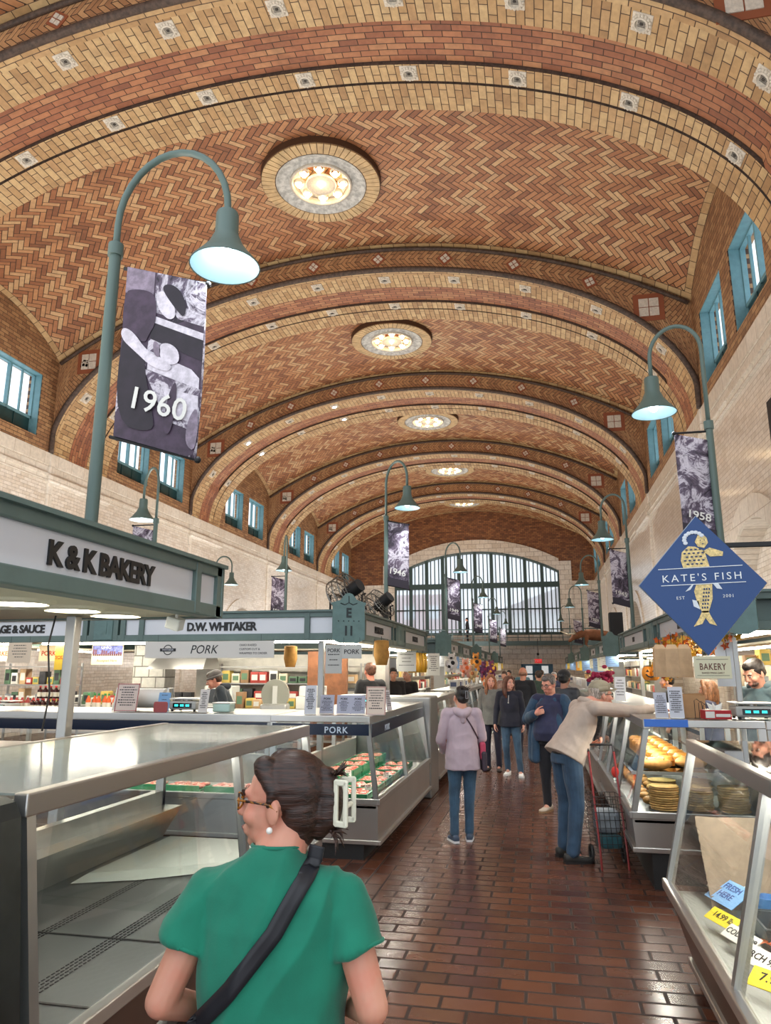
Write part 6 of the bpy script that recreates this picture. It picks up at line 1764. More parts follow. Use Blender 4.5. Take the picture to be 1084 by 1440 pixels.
copies(b_, mt_, 'spice_bottle', [(-7.6+i*.09, 9.2, 1.182) for i in range(7)], 'red spice bottle with a white cap on the left bench', 'bottle', 'white-capped spice bottles')
scale((-7.35, 8.98, 1.18), 0, 'dark scale at the far left of the sauce bench')
# clutter on rear benches: cartons and tubs
def carton(w, d, h, c1, c2):
    m = MB(); m.mat(0).bev(-w/2, w/2, -d/2, d/2, 0, h, .004); m.mat(1).box(-w*.35, w*.35, -d/2-.001, -d/2, h*.25, h*.75)
    return m, [plain('k_%d_%d_%d' % c1, c1, .6), plain('k_%d_%d_%d' % c2, c2, .6)]
pal = [('red', (168, 62, 54)), ('yellow', (206, 178, 92)), ('white', (222, 220, 212)), ('grey', (150, 154, 158)), ('brown', (146, 112, 80)), ('green', (92, 124, 96)), ('tan', (204, 170, 128)), ('cream', (224, 212, 186)), ('black', (44, 44, 48))]
def shelfload(x0, x1, y, z, n, where, seed, big=1.):
    r = random.Random(seed); pos = {}
    for i in range(n):
        x = x0+(x1-x0)*(i+.5)/n; pos.setdefault(r.randrange(len(pal)), []).append(x)
    for pi, xs in pos.items():
        nm, c = pal[pi]; w = min((x1-x0)/n*.86, .26*big); h = r.uniform(.10, .26)*big
        m, mt = carton(w, .16, h, c, pal[(pi*3+2) % len(pal)][1])
        copies(m, mt, 'carton', [(x, y+r.uniform(-.03, .03), z, r.uniform(-.1, .1)) for x in xs], '%s carton %s' % (nm, where), 'carton', '%s cartons %s' % (nm, where))
shelfload(-8.8, -5.9, 12.15, 1.121, 16, 'on the rear bench before the tiled pillar', 3)
shelfload(-5.1, -3.9, 11.5, 1.121, 8, 'on the bench behind the beanie vendor', 4)
def shelf_unit(x0, x1, y, zs, lbl, rz=0, dep=.3):
    t = empty('shelf_unit', ((x0+x1)/2, y, 0), rz, lbl, 'shelf'); a = (x1-x0)/2
    for z in zs: MB().box(-a, a, -dep/2, dep/2, z-.02, z).build('board', M_steel, t)
    for sx in (-1, 1):
        for sy in (-1, 1): MB().box(sx*a-.015, sx*a+.015, sy*dep/2-.015, sy*dep/2+.015, 0, max(zs)+.05).build('upright', M_steelz, t)
    return t
shelf_unit(-5.9, -3.1, 12.75, (1.2, 1.5, 1.8), 'steel shelf unit loaded with cartons behind the meat slicer')
shelfload(-5.8, -3.2, 12.75, 1.202, 12, 'on the lower board of the shelf unit behind the slicer', 5, .9)
shelfload(-5.8, -3.2, 12.75, 1.502, 14, 'on the middle board of the shelf unit behind the slicer', 6, .9)
shelf_unit(-9.0, -7.6, 10.9, (1.2, 1.5, 1.8), 'steel shelf unit at the far left behind the hanging signs')
shelfload(-8.9, -7.7, 10.9, 1.502, 9, 'on the far left shelf unit', 7); shelfload(-8.9, -7.7, 10.9, 1.202, 8, 'on the low board of the far left shelf unit', 8)
# goods and signs further down both sides
far_blocks = [(-1, 17.0, 23.5, 'second left block'), (-1, 26.2, 34.0, 'third left block'), (-1, 37.0, 44.0, 'fourth left block'), (1, 18.2, 25.0, 'second right block'), (1, 28.0, 36.0, 'third right block'), (1, 39.5, 47.0, 'farthest right block')]
for bi, (s, ya, yb, nm) in enumerate(far_blocks):
    xs = -3.6 if s < 0 else 2.9
    t = empty('shelf_unit', (xs, (ya+yb)/2, 0), H90, 'long steel shelf unit inside the %s' % nm, 'shelf'); a = (yb-ya)/2-.4
    for z in (1.2, 1.55, 1.85): MB().box(-a, a, -.2, .2, z-.02, z).build('board', M_steel, t)
    MB().box(-a, a, -.02, .02, .4, 2.0).build('back_panel', plain('shelf_back', (206, 198, 184), .6), t)
    for sx in (-1, 1): MB().box(sx*a-.02, sx*a+.02, -.2, .2, 0, 2.0).build('upright', M_steelz, t)
    r = random.Random(40+bi)
    side = 1 if s < 0 else -1
    for zi, z in enumerate((1.202, 1.552)):
        n = 16; cols = {}
        for i in range(n): cols.setdefault(r.randrange(len(pal)), []).append(ya+.7+(yb-ya-1.4)*i/(n-1))
        for pi, ys in cols.items():
            c = pal[pi]; m, mt = carton(.16, .26, r.uniform(.14, .26), c[1], pal[(pi+4) % 9][1])
            wh = 'on the %s board of the shelf inside the %s' % (('lower', 'upper')[zi], nm)
            copies(m, mt, 'carton', [(xs+side*.1, y, z, 0) for y in ys], '%s carton %s' % (c[0], wh), 'carton', '%s cartons %s' % (c[0], wh))
    # menu signs hanging along the front
    ns = 5
    for i in range(ns):
        y = ya+.6+(yb-ya-1.2)*i/(ns-1); x = -2.22 if s < 0 else 1.78
        c = r.choice([(222, 220, 212), (196, 200, 206), (228, 200, 90), (214, 150, 60), (216, 214, 190), (120, 150, 190)])
        ordn = ['first', 'second', 'third', 'fourth', 'fifth'][i]
        notice((x, y, 2.07), r.uniform(.26, .4), r.uniform(.24, .42), (.35 if s < 0 else -.35), c, '%s sign hanging along the front of the %s, counted from the near end' % (ordn, nm), 4, None, hang=True, cat='sign', name='hanging_sign')
    # goods standing on the cases
    n = 9; x = -1.95 if s < 0 else 1.15
    m, mt = carton(.2, .2, .2, (224, 222, 216), (90, 100, 130))
    copies(m, mt, 'price_stand', [(x, ya+.1+(yb-ya-.8)*i/(n-1), 1.302, r.uniform(-.3, .3)) for i in range(n)], 'white price stand on the glass cases of the %s' % nm, 'price stand', 'white price stands on the %s cases' % nm)
# plush toys and balloons hanging at the second left block
for i, (x, y, z, c, c2, lb) in enumerate(((-1.95, 16.6, 1.86, (224, 222, 220), (30, 28, 30), 'black and white cow plush hanging at the corner of the second left block'),
    (-1.72, 17.4, 1.75, (238, 170, 150), (230, 110, 60), 'pink plush hanging right of the cow plush'), (-1.55, 18.4, 1.9, (226, 150, 60), (40, 36, 36), 'orange plush hanging high in the plush row'),
    (-1.62, 18.0, 1.62, (214, 186, 140), (160, 100, 60), 'tan plush hanging low in the plush row'), (-1.45, 19.4, 1.72, (92, 40, 80), (120, 30, 70), 'plum coloured plush in the middle of the plush row'),
    (-1.3, 20.4, 1.74, (110, 44, 84), (220, 160, 60), 'purple plush at the far end of the plush row'), (-1.4, 19.6, 1.5, (210, 120, 70), (230, 220, 200), 'rust coloured plush hanging lowest in the plush row'))):
    t = empty('plush_toy', (x, y, z), rnd.uniform(-.5, .5), lb, 'plush toy')
    m = MB(); m.ball((0, 0, 0), (.11, .09, .13), 12, 8).ball((0, -.02, .16), (.08, .08, .075), 12, 8)
    for q in (-1, 1): m.ball((q*.11, -.02, .02), (.035, .035, .08), 8, 6).ball((q*.06, -.05, -.14), (.04, .05, .06), 8, 6).ball((q*.06, 0, .23), (.025, .02, .035), 8, 6)
    m.build('body', cloth_mat('plush_%d' % i, c), t, smooth=True)
    m = MB(); m.ball((.03, -.075, .03), (.05, .025, .05), 8, 6).ball((-.05, -.06, -.05), (.04, .03, .04), 8, 6).ball((0, -.09, .14), (.035, .02, .025), 8, 6); m.build('patch', cloth_mat('plushp_%d' % i, c2), t, smooth=True)
    MB().cyl((0, 0, .22), (0, 0, 2.1-z), .003, n=5).build('cord', M_blk, t)
for i in range(3):
    t = empty('pasta_bundle', (-2.25+i*.05, 12.95+i*.35, 2.05), 0, ['left', 'middle', 'right'][i]+' yellow bundle of long goods hanging past the square grey menu', 'bundle')
    m = MB()
    for j in range(9): m.tube([(.05*math.cos(j), .04*math.sin(j), 0), (.06*math.cos(j)+.01, .05*math.sin(j), -.2), (.05*math.cos(j), .04*math.sin(j), -.36)], .014, 6)
    m.build('strands', plain('bundle_yellow', (214, 166, 50), .5), t, smooth=True)
    MB().cyl((0, 0, -.02), (0, 0, .05), .006, n=5).build('cord', M_blk, t)

# ---- meat in the pork case
meats = []
for v in range(4):
    r = random.Random(v+60); m = MB(); bm = bmesh.new(); bmesh.ops.create_icosphere(bm, subdivisions=3, radius=1)
    vs = []
    for q in bm.verts:
        p = q.co.copy(); n_ = mnoise.noise(p*1.3+V(v*7, 0, 0)); f = 1+.28*n_; vs.append((p.x*.075*f*(1.35 if v % 2 else 1), p.y*.048*f, (p.z*.022*(1+.3*n_)+.02)))
    fs = [tuple(x.index for x in f.verts) for f in bm.faces]
    for f in fs:
        c = sum((Vector(vs[i]) for i in f), Vector())/3; m.mat(1 if (c.y > .028 or (abs(mnoise.noise(c*45)) < .06)) else 0).add([], []) ; m.f.append(f); m.m.append(1 if (c.y > .028 or abs(mnoise.noise(c*45)) < .07) else 0)
    m.v = vs; bm.free(); meats.append(m)
MM = [plain('meat_pink', (206, 96, 84), .35, noise=.2, nscale=30, coat=.3), plain('meat_fat', (236, 206, 184), .4)]
mdat = []
for m in meats: o = m.build('pork_cut', MM, smooth=True); mdat.append(o.data); bpy.data.objects.remove(o)
M_tray = plain('tray_green', (20, 110, 72), .35)
r = random.Random(9)
tid = 0
for ci, (xc, z0, cn) in enumerate(((-1.86, .50, 'front'), (-2.22, .60, 'rear'))):
    for k in range(6):
        y = 7.35+k*.44
        t = empty('meat_tray', (xc, y, z0), H90, 'green meat tray, number %s from the corner in the %s row of the pork case' % (['one', 'two', 'three', 'four', 'five', 'six'][k], cn), 'tray')
        m = MB(); m.box(-.20, .20, -.16, .16, 0, .01); 
        m.bev(-.20, .20, -.17, -.15, 0, .06, .004).bev(-.20, .20, .15, .17, 0, .06, .004).bev(-.21, -.19, -.17, .17, 0, .06, .004).bev(.19, .21, -.17, .17, 0, .06, .004)
        m.build('tray', M_tray, t)
        if cn == 'rear': MB().box(-.2, .2, -.16, .16, -.10, 0).build('riser', M_tray, t)
        for j in range(8):
            px = xc+(-.10 if j < 4 else .07); py = y-.15+(j % 4)*.10
            o = bpy.data.objects.new('pork_cut', r.choice(mdat)); COL.objects.link(o)
            o.location = (px, py, z0+.014+(.0 if j < 4 else .004)); o.rotation_euler = (r.uniform(-.2, .2), r.uniform(-.15, .15), r.uniform(-.5, .5)); 
            tag(o, 'pink pork cut in the %s row of green trays in the pork case' % cn, 'meat', 'pork cuts in the %s row of trays' % cn)
# cuts in the front-facing corner case
for k in range(5):
    x = -2.75-k*.5
    t = empty('meat_tray', (x, 7.5, .50), 0, 'green meat tray in the cross-aisle pork case, %s from the corner' % ['first', 'second', 'third', 'fourth', 'fifth'][k], 'tray')
    MB().box(-.22, .22, -.2, .2, 0, .01).bev(-.22, .22, -.21, -.19, 0, .06, .004).build('tray', M_tray, t)
    for j in range(8):
        o = bpy.data.objects.new('pork_cut', r.choice(mdat)); COL.objects.link(o); o.location = (x-.15+(j % 4)*.1, 7.42+(j//4)*.16, .513); o.rotation_euler = (0, 0, r.uniform(1.2, 1.9))
        tag(o, 'pink pork cut on the trays of the cross-aisle pork case', 'meat', 'pork cuts in the cross-aisle case')
for i, (x, y, z, lb) in enumerate(((-1.74, 7.42, .58, 'small white price card at the corner of the pork case'), (-1.74, 8.3, .58, 'small white price card in the middle of the pork case'), (-2.05, 7.8, .66, 'small white price card between the two tray rows'))):
    notice((x, y, z-.06+.0), .07, .09, .6, (230, 226, 220), lb, 2, '4.99', tcol=PINK, tsize=.026, cat='price card', name='price_card')
# meat in the next left case
for k in range(7):
    for j in range(2):
        o = bpy.data.objects.new('pork_cut', r.choice(mdat)); COL.objects.link(o); o.location = (-1.85-.2*j, 11.5+k*.42, .475); o.scale = (2.2, 2.2, 2.6); o.rotation_euler.z = r.uniform(0, 3)
        tag(o, 'large red meat piece in the case beyond the steel end cabinet', 'meat', 'large meat pieces in the next left case')
o = MB().bev(-.05, .05, -.03, .03, 0, .05, .01).build('price_tag', PINK)
put(o, (-3.95, 7.16, ZC), 0, 'red square card taped above the empty case beside the PORK band', 'card')
o.scale = (1.6, .2, 2.2)

# ---- bakery case goods
M_crust = plain('bread_crust', (196, 138, 72), .6, noise=.25, nscale=20, bump=.3); M_flat = plain('flatbread', (222, 178, 112), .7, noise=.2, nscale=30)
m = MB(); m.lathe([(0, 0), (.11, .0), (.125, .008), (.12, .016), (0, .018)], n=20)
sp = []
for (x, y) in ((1.02, 6.95), (1.30, 6.98), (1.58, 6.95), (1.05, 7.28), (1.36, 7.3)):
    for j in range(11): sp.append((x+rnd.uniform(-.008, .008), y+rnd.uniform(-.008, .008), .562+j*.0185))
copies(m, [M_flat], 'flatbread', sp, 'round golden flatbread in the stacks at the bottom of the bakery case', 'bread', 'flatbreads stacked in the bakery case')
t = empty('case_shelf', (2.3, 7.2, .86), 0, 'glass shelf with loaves inside the bakery case', 'shelf'); MB().box(-1.55, 1.5, -.32, .35, 0, .012).build('pane', M_glasst, t); MB().box(-1.55, 1.5, -.33, -.32, -.005, .02).build('edge', M_steel, t)
m = MB(); m.ball((0, 0, .05), (.15, .075, .055), 18, 10)
for i in range(3): m.ball((-.07+.07*i, 0, .095), (.012, .05, .012), 8, 5)
copies(m, [M_crust], 'bread_loaf', [(.98+i*.34, 7.08+(i % 2)*.18, .873, .2*(i % 3)) for i in range(7)], 'golden bread loaf on the glass shelf of the bakery case', 'bread', 'loaves on the bakery case shelf')
m = MB(); m.ball((0, 0, .03), (.055, .055, .035), 14, 8)
copies(m, [M_crust], 'bread_roll', [(.92+(j % 2)*.13, 7.2+.24*i, .562+0*(j//2)) for i in range(11) for j in range(2)], 'small bread roll behind the aisle-side glass of the bakery case', 'bread', 'rolls in the aisle-side bakery case')
m = MB(); m.bev(-.12, .12, -.09, .09, 0, .07, .02)
copies(m, [plain('pastry_yellow', (224, 184, 84), .5, noise=.15)], 'pastry_slab', [(1.9+(j % 2)*.3, 7.0+.2*(j//2), .562, 0.) for j in range(6)], 'yellow pastry slab at the right of the bakery case bottom', 'pastry', 'yellow pastries in the bakery case')
shelfB = empty('case_shelf', (1.35, 8.6, .86), 0, 'glass shelf in the aisle-side bakery case', 'shelf'); MB().box(-.4, .3, -1.4, 1.4, 0, .012).build('pane', M_glasst, shelfB)
m = MB(); m.lathe([(0, 0), (.08, 0), (.085, .05), (.06, .08), (0, .09)], n=16)
copies(m, [plain('cake_amber', (206, 140, 56), .5, noise=.2)], 'small_cake', [(1.12+(j % 2)*.2, 7.4+.3*i, .873) for i in range(8) for j in range(2)], 'amber coloured cake on the shelf of the aisle-side bakery case', 'cake', 'cakes in the aisle-side bakery case')

# ---- things on the bakery counter
ZR = 1.332
notice((1.04, 6.85, ZR-.002), .11, .22, .1, (196, 198, 210), 'shorter grey price list standing on the bakery counter', 9)
notice((1.16, 6.82, ZR-.002), .12, .27, -.05, (206, 208, 218), 'taller grey price list standing on the bakery counter', 11)
t = empty('paper_bag', (1.32, 6.98, ZR-.002), .1, 'brown paper bag standing behind the tall price list', 'bag')
m = MB(); m.add([(-.09, -.06, 0), (.09, -.06, 0), (.09, .06, 0), (-.09, .06, 0), (-.10, -.05, .2), (.10, -.05, .19), (.10, .05, .21), (-.10, .05, .2), (-.09, 0, .1), (.09, 0, .1)], [(0, 3, 2, 1), (0, 1, 5, 4), (1, 2, 9), (2, 6, 9), (6, 5, 9), (5, 1, 9), (2, 3, 7, 6), (3, 0, 8), (0, 4, 8), (4, 7, 8), (7, 3, 8)]); m.build('paper', plain('kraft', (186, 146, 104), .8, noise=.08), t)
m = MB()
for k in range(3): m.tube([(-.09+.035*k, 0, 0), (-.09+.035*k, 0, .15-.02*k), (-.07+.035*k, 0, .165-.02*k), (-.03+.035*k, 0, .13-.02*k), (-.02+.035*k, 0, 0)], .003, 5)
m.tube([(-.1, 0, .002), (.08, 0, .002)], .003, 5); put(m.build('wire_rack', M_blk), (1.40, 6.84, ZR), .1, 'small black wire rack between the paper bag and the tissue box', 'rack')
t = empty('tissue_box', (1.47, 6.80, ZR), .12, 'red and white tissue box on the bakery counter', 'tissue box')
MB().bev(-.11, .11, -.06, .06, 0, .075, .004).build('box', plain('tissue_red', (178, 36, 44), .5), t)
m = MB(); m.box(-.105, -.03, -.0615, -.06, .012, .065).box(-.02, .10, -.0615, -.06, .02, .045).box(-.1, .1, -.045, .045, .075, .0765); m.build('print', M_wht2, t)
m = MB(); rr = random.Random(4)
for i in range(5):
    a = i*1.3; m.add([(0, 0, .075), (.05*math.cos(a), .03*math.sin(a), .075), (.07*math.cos(a+.3), .04*math.sin(a+.3), .13+rr.uniform(0, .02)), (.01*math.cos(a), .01, .11)], [(0, 1, 2, 3)])
m.build('tissue', M_wht2, t).modifiers.new('s', 'SOLIDIFY').thickness = .004
scale((1.78, 6.86, ZR), 0, 'wide counter scale with a cyan display before the young vendor')
n_ = notice((1.47, 6.75, 1.86), .30, .19, 0, (222, 220, 190), 'hanging BAKERY sign lettered BAKED FRESH DAILY', 0, None, hang=True, cat='sign', name='hanging_sign')
p = n_.children[0]; txt(p, 'lettering', 'BAKERY', frame_T((0, -.005, -.115), (1, 0, 0), (0, 0, 1)), .078, plain('bakery_brown', (110, 72, 60), .6), .0006, .001, .72, 0, 1.1)
txt(p, 'lettering', 'BAKED FRESH DAILY', frame_T((0, -.005, -.148), (1, 0, 0), (0, 0, 1)), .020, plain('bakery_brown', (110, 72, 60), .6), .0006)
m = MB(); m.box(-.13, .13, -.005, -.004, -.028, -.025).box(-.13, .13, -.005, -.004, -.165, -.162); m.build('rule', INK, p)
MB().cyl((-.12, 0, 0), (-.12, 0, .24), .002, n=5).cyl((.12, 0, 0), (.12, 0, .24), .002, n=5).build('cord', M_blk, n_)
for i in range(3):
    t = empty('hanging_bag', (1.08+i*.105, 6.98, 1.97), (.2, -.1, .05)[i], ['left', 'middle', 'right'][i]+' brown bag hanging over the bakery counter left of the BAKERY sign', 'bag')
    m = MB(); m.add([(-.035, 0, .0), (.035, 0, .0), (-.055, -.025, -.04), (.055, -.025, -.04), (-.06, -.03, -.29), (.06, -.03, -.29), (.06, .03, -.29), (-.06, .03, -.29), (.055, .025, -.04), (-.055, .025, -.04)],
      [(0, 1, 3, 2), (2, 3, 5, 4), (4, 5, 6, 7), (1, 0, 9, 8), (8, 9, 7, 6), (0, 2, 9), (2, 4, 7, 9), (1, 8, 3), (3, 8, 6, 5)]); m.build('bag', plain('kraft2', (196, 164, 128), .8, noise=.12), t)
    MB().cyl((0, 0, 0), (0, 0, .11), .003, n=5).build('cord', M_blk, t)
n_ = notice((1.63, 7.0, 2.06), .15, .46, .0, (214, 220, 226), 'large pale plastic sheet hanging behind the BAKERY sign', 0, None, hang=True, cat='sheet', name='hanging_sheet')
n_ = notice((1.96, 5.0, 1.36), .14, .5, -.4, (206, 204, 204), 'white paper sheet at the right edge beside the fish case', 4, None, hang=True, cat='sheet', name='paper_sheet')
# leaf garland
leafc = [plain('leaf_%d' % i, c, .6) for i, c in enumerate([(222, 134, 30), (206, 92, 26), (228, 168, 50), (170, 70, 28), (196, 150, 40)])]
def leaf_cloud(name, loc, pts, n, lbl, cat, seed, s=.04, sp=.05, core=None):
    t = empty(name, loc, 0, lbl, cat); r = random.Random(seed)
    m = MB()
    for i in range(n):
        j = r.random()*(len(pts)-1); a = Vector(pts[int(j)]).lerp(Vector(pts[int(j)+1]), j-int(j)); c = a+V(r.gauss(0, sp), r.gauss(0, sp), r.gauss(0, sp))
        T = Matrix.Translation(c) @ Euler((r.uniform(0, 6), r.uniform(0, 6), r.uniform(0, 6))).to_matrix().to_4x4() @ Matrix.Diagonal((s*r.uniform(.6, 1.2),)*3+(1,))
        m.mat(r.randrange(len(leafc))).add([(0, -1, 0), (.35, -.35, .05), (.9, -.3, .12), (.5, .15, .06), (.6, .8, .1), (0, .5, 0), (-.6, .8, .1), (-.5, .15, .06), (-.9, -.3, .12), (-.35, -.35, .05)], [tuple(range(10))], T)
    l = m.build('leaves', leafc, t); tag(l, kind='stuff')
    m = MB(); m.tube([Vector(p) for p in pts], .006, 6); m.build('stem', plain('vine_brown', (96, 64, 40), .8), t)
    return t
leaf_cloud('leaf_garland', (1.60, 7.3, 2.0), [(-.0, -.5, .05), (.0, .3, .04), (-.02, 1.2, .0), (0, 2.2, .03)], 260, 'orange autumn leaf garland along the canopy above the bakery counter', 'garland', 1)
t = leaf_cloud('leaf_garland', (.0, 0, 0), [(1.70, 9.4, 2.10), (1.58, 9.4, 2.02), (1.5, 9.4, 1.86), (1.55, 9.5, 1.72)], 150, 'thick orange leaf cluster around the smiling pumpkin', 'garland', 2, .05, .07)
t = empty('pumpkin_decoration', (1.32, 9.3, 1.70), R(-8), 'smiling orange pumpkin face hanging in the leaf garland', 'decoration')
m = MB()
for i in range(9):
    a = PI*i/8; m.ball((.05*math.cos(a), .035*math.sin(a), 0), (.055, .05, .085), 12, 8)
m.build('pumpkin', plain('pumpkin', (226, 138, 34), .5), t, smooth=True)
m = MB()
for q in (-1, 1): m.add([(q*.035-.02, -.062, .018), (q*.035+.02, -.062, .018), (q*.035, -.064, .05)], [(0, 1, 2)])
m.tube([(-.055, -.05, -.01), (-.03, -.062, -.035), (0, -.066, -.045), (.03, -.062, -.035), (.055, -.05, -.01)], .009, 6); m.build('face', M_blk, t)
MB().cyl((0, 0, .08), (0, 0, .14), .012, n=8).cyl((0, 0, .1), (.0, 0, .38), .003, n=5).build('stalk', plain('stalk', (92, 84, 40), .7), t)
t = leaf_cloud('magenta_flowers', (.95, 11.6, ZR), [(0, 0, 0), (0, 0, .2), (.05, 0, .3)], 8, 'magenta flower bunch in a vase on the right-hand cases behind the man in the cap', 'flowers', 3, .02)
m = MB(); r = random.Random(8)
for i in range(34):
    c = V(r.gauss(0, .09), r.gauss(0, .06), .30+r.gauss(0, .05)); m.ball(c, (.04, .04, .03), 8, 5)
m.build('blooms', plain('magenta_bloom', (150, 24, 66), .7, noise=.3, nscale=40), t, smooth=True); m = MB(); m.lathe([(0, 0), (.05, 0), (.06, .1), (.045, .2)], n=12); m.build('vase', M_wht2, t)
notice((1.05, 10.3, ZR), .14, .32, -.25, (220, 220, 222), 'tall white poster card with a red square on the right-hand case', 6, None)
for i in range(5): notice((1.02+.02*i, 12.4+i*.7, 1.3), .16, .2, -.3, (214, 214, 218), '%s small white card along the far bakery cases' % ['first', 'second', 'third', 'fourth', 'fifth'][i], 4)
shelf_unit(2.5, 3.75, 10.2, (1.1, 1.45, 1.8), 'steel shelf with goods behind the bakery counter')
shelfload(2.6, 3.7, 10.2, 1.102, 8, 'on the low board behind the bakery counter', 21); shelfload(2.6, 3.7, 10.2, 1.452, 8, 'on the middle board behind the bakery counter', 22); shelfload(2.6, 3.7, 10.2, 1.802, 7, 'on the top board behind the bakery counter', 23, .8)
o = MB().bev(-.05, .05, -3.0, 3.0, .2, 2.0, .01).build('back_partition', plain('partition_tan', (190, 168, 138), .6, noise=.15)); put(o, (3.8, 12.0, 0), 0, 'tan rear partition of the bakery stall on the right', 'partition')
bench(2.5, 3.8, 9.0, 9.6, 1.05, 'steel bench with bread crates behind the young vendor')
for i in range(3):
    o = MB().bev(-.2, .2, -.16, .16, 0, .14, .01).build('bread_crate', plain('crate_wood', (178, 132, 82), .7, noise=.15)); put(o, (2.75+i*.44, 9.3, 1.052), 0, ['left', 'middle', 'right'][i]+' wooden bread crate on the bench behind the young vendor', 'crate')

# ---- fish case goods (nearest right)
ZF = .472
def card(x, y, rz, w, h, col, text, lbl, tc=None, z=ZF+.045, tilt=-1.0, ts=.35):
    if x < 1.2: x -= .10; w *= 1.3; h *= 1.3
    t = empty('price_card', (x, y, z), rz, lbl, 'price card'); T = TM((0, 0, .012), (tilt, 0, 0))
    MB().bev(-w/2, w/2, -.002, .002, 0, h, .001, T).build('card', plain('card_%d_%d_%d' % col, col, .5), t)
    ls = text.split('|'); m = MB()
    for i, l in enumerate(ls):
        vs, fs = text_mesh(l, h*ts, .0005, .0006)
        m.add(vs, fs, T @ frame_T((0, -.003, h*(.62-.36*i) if len(ls) > 1 else h*.36), (1, 0, 0), (0, 0, 1)))
    m.build('lettering', tc or M_black, t.children[0])
YEL = (238, 216, 60)
card(.98, 4.45, -1.25, .20, .12, (128, 176, 226), 'FRESH|HERE', 'light blue FRESH HERE card at the far corner of the fish case', plain('card_ink_blue', (50, 74, 140), .6))
card(1.03, 4.64, -1.25, .20, .09, (226, 220, 208), 'NO TOUCHING', 'cream card with red lines above the blue card', plain('card_red', (170, 60, 50), .6), ts=.3)
card(.90, 4.10, -1.2, .17, .06, YEL, '14.99 lb', 'yellow price card reading 14.99 just below the blue card', ts=.6)
card(.92, 3.85, -1.2, .17, .06, (232, 230, 222), 'COD 12.99', 'white price card reading COD left of the glass post', ts=.55)
card(.93, 3.58, -1.15, .17, .07, (232, 230, 222), 'PERCH 9.99', 'white price card reading PERCH right of the glass post', ts=.5)
card(.93, 3.32, -.75, .17, .07, YEL, '7.99 lb', 'tilted yellow price card reading 7.99', ts=.6)
card(.94, 3.10, -1.1, .17, .09, YEL, 'SALMON|15.99', 'yellow price card reading SALMON low in the fish case', ts=.38)
card(.95, 2.88, -1.2, .17, .09, YEL, '$6 lb|WHOLE', 'nearest yellow price card at the right edge', ts=.38)
def tub(x, y, z, w, d, h, col, lbl, rz=0, cat='tub'):
    t = empty('plastic_tub', (x, y, z), rz, lbl, cat)
    m = MB(); k = .85; b = .012
    m.add([(-w/2*k, -d/2*k, 0), (w/2*k, -d/2*k, 0), (w/2*k, d/2*k, 0), (-w/2*k, d/2*k, 0), (-w/2, -d/2, h), (w/2, -d/2, h), (w/2, d/2, h), (-w/2, d/2, h), (-w/2+b, -d/2+b, h), (w/2-b, -d/2+b, h), (w/2-b, d/2-b, h), (-w/2+b, d/2-b, h), (-w/2*k+b, -d/2*k+b, .01), (w/2*k-b, -d/2*k+b, .01), (w/2*k-b, d/2*k-b, .01), (-w/2*k+b, d/2*k-b, .01)],
       [(0, 3, 2, 1), (0, 1, 5, 4), (1, 2, 6, 5), (2, 3, 7, 6), (3, 0, 4, 7), (4, 5, 9, 8), (5, 6, 10, 9), (6, 7, 11, 10), (7, 4, 8, 11), (8, 9, 13, 12), (9, 10, 14, 13), (10, 11, 15, 14), (11, 8, 12, 15), (12, 13, 14, 15)])
    m.build('tub', plain('t_%d_%d_%d' % col, col, .35), t); m = MB(); m.tube([(-w/2, -d/2, h), (w/2, -d/2, h), (w/2, d/2, h), (-w/2, d/2, h)], .006, 6, closed=True); m.build('rim', plain('t_%d_%d_%d' % col, col, .35), t.children[0])
tub(1.13, 3.66, ZF, .26, .34, .20, (222, 224, 214), 'deep white plastic tub in the fish case')
tub(1.10, 4.06, ZF, .26, .3, .10, (70, 76, 78), 'dark shallow tub behind the white tub in the fish case')
tub(1.14, 3.2, ZF, .26, .3, .12, (60, 64, 66), 'dark tub nearest the camera in the fish case')
tub(1.50, 4.35, ZF, .30, .3, .14, (214, 206, 176), 'cream tub at the rear of the fish case')
m = MB(); m.lathe([(0, 0), (.045, 0), (.06, .13), (.055, .13), (.04, .01)], n=16); put(m.build('paper_cup', plain('cup_blue', (90, 140, 200), .4), auto=40), (1.10, 4.34, ZF), 0, 'blue and white paper cup behind the glass post', 'cup')
m = MB(); m.ball((0, 0, .02), (.11, .05, .02), 14, 8)
m.add([(-.1, 0, .02), (-.15, -.04, .02), (-.15, .04, .02)], [(0, 1, 2)])
copies(m, [plain('salmon', (226, 124, 84), .35, noise=.2, nscale=40)], 'fish_fillet', [(1.08+.02*i, 3.94+.07*i, ZF+.02, .4*i) for i in range(4)], 'orange fish fillet in the dark shallow tub', 'fish', 'orange fillets')
m = MB(); m.ball((0, 0, .03), (.05, .04, .03), 10, 7); copies(m, [plain('fried_gold', (206, 140, 60), .5, noise=.3, nscale=40)], 'fried_piece', [(1.09+.05*(i % 3), 3.12+.06*(i//3), ZF+.02) for i in range(9)], 'golden fried piece in the nearest dark tub', 'food', 'golden fried pieces')
# crumpled paper lining with folds at the far end
m = MB(); r = random.Random(5); n = 20
for i in range(n+1):
    for j in range(9): m.v.append((.84+j*.115, 4.50+i*.014, ZF+.03+.40*(i/n)+.020*(1 if (i % 2) else -1)+r.uniform(-.004, .004)))
for i in range(n):
    for j in range(8): a = i*9+j; m.f.append((a, a+1, a+10, a+9)); m.m.append(0)
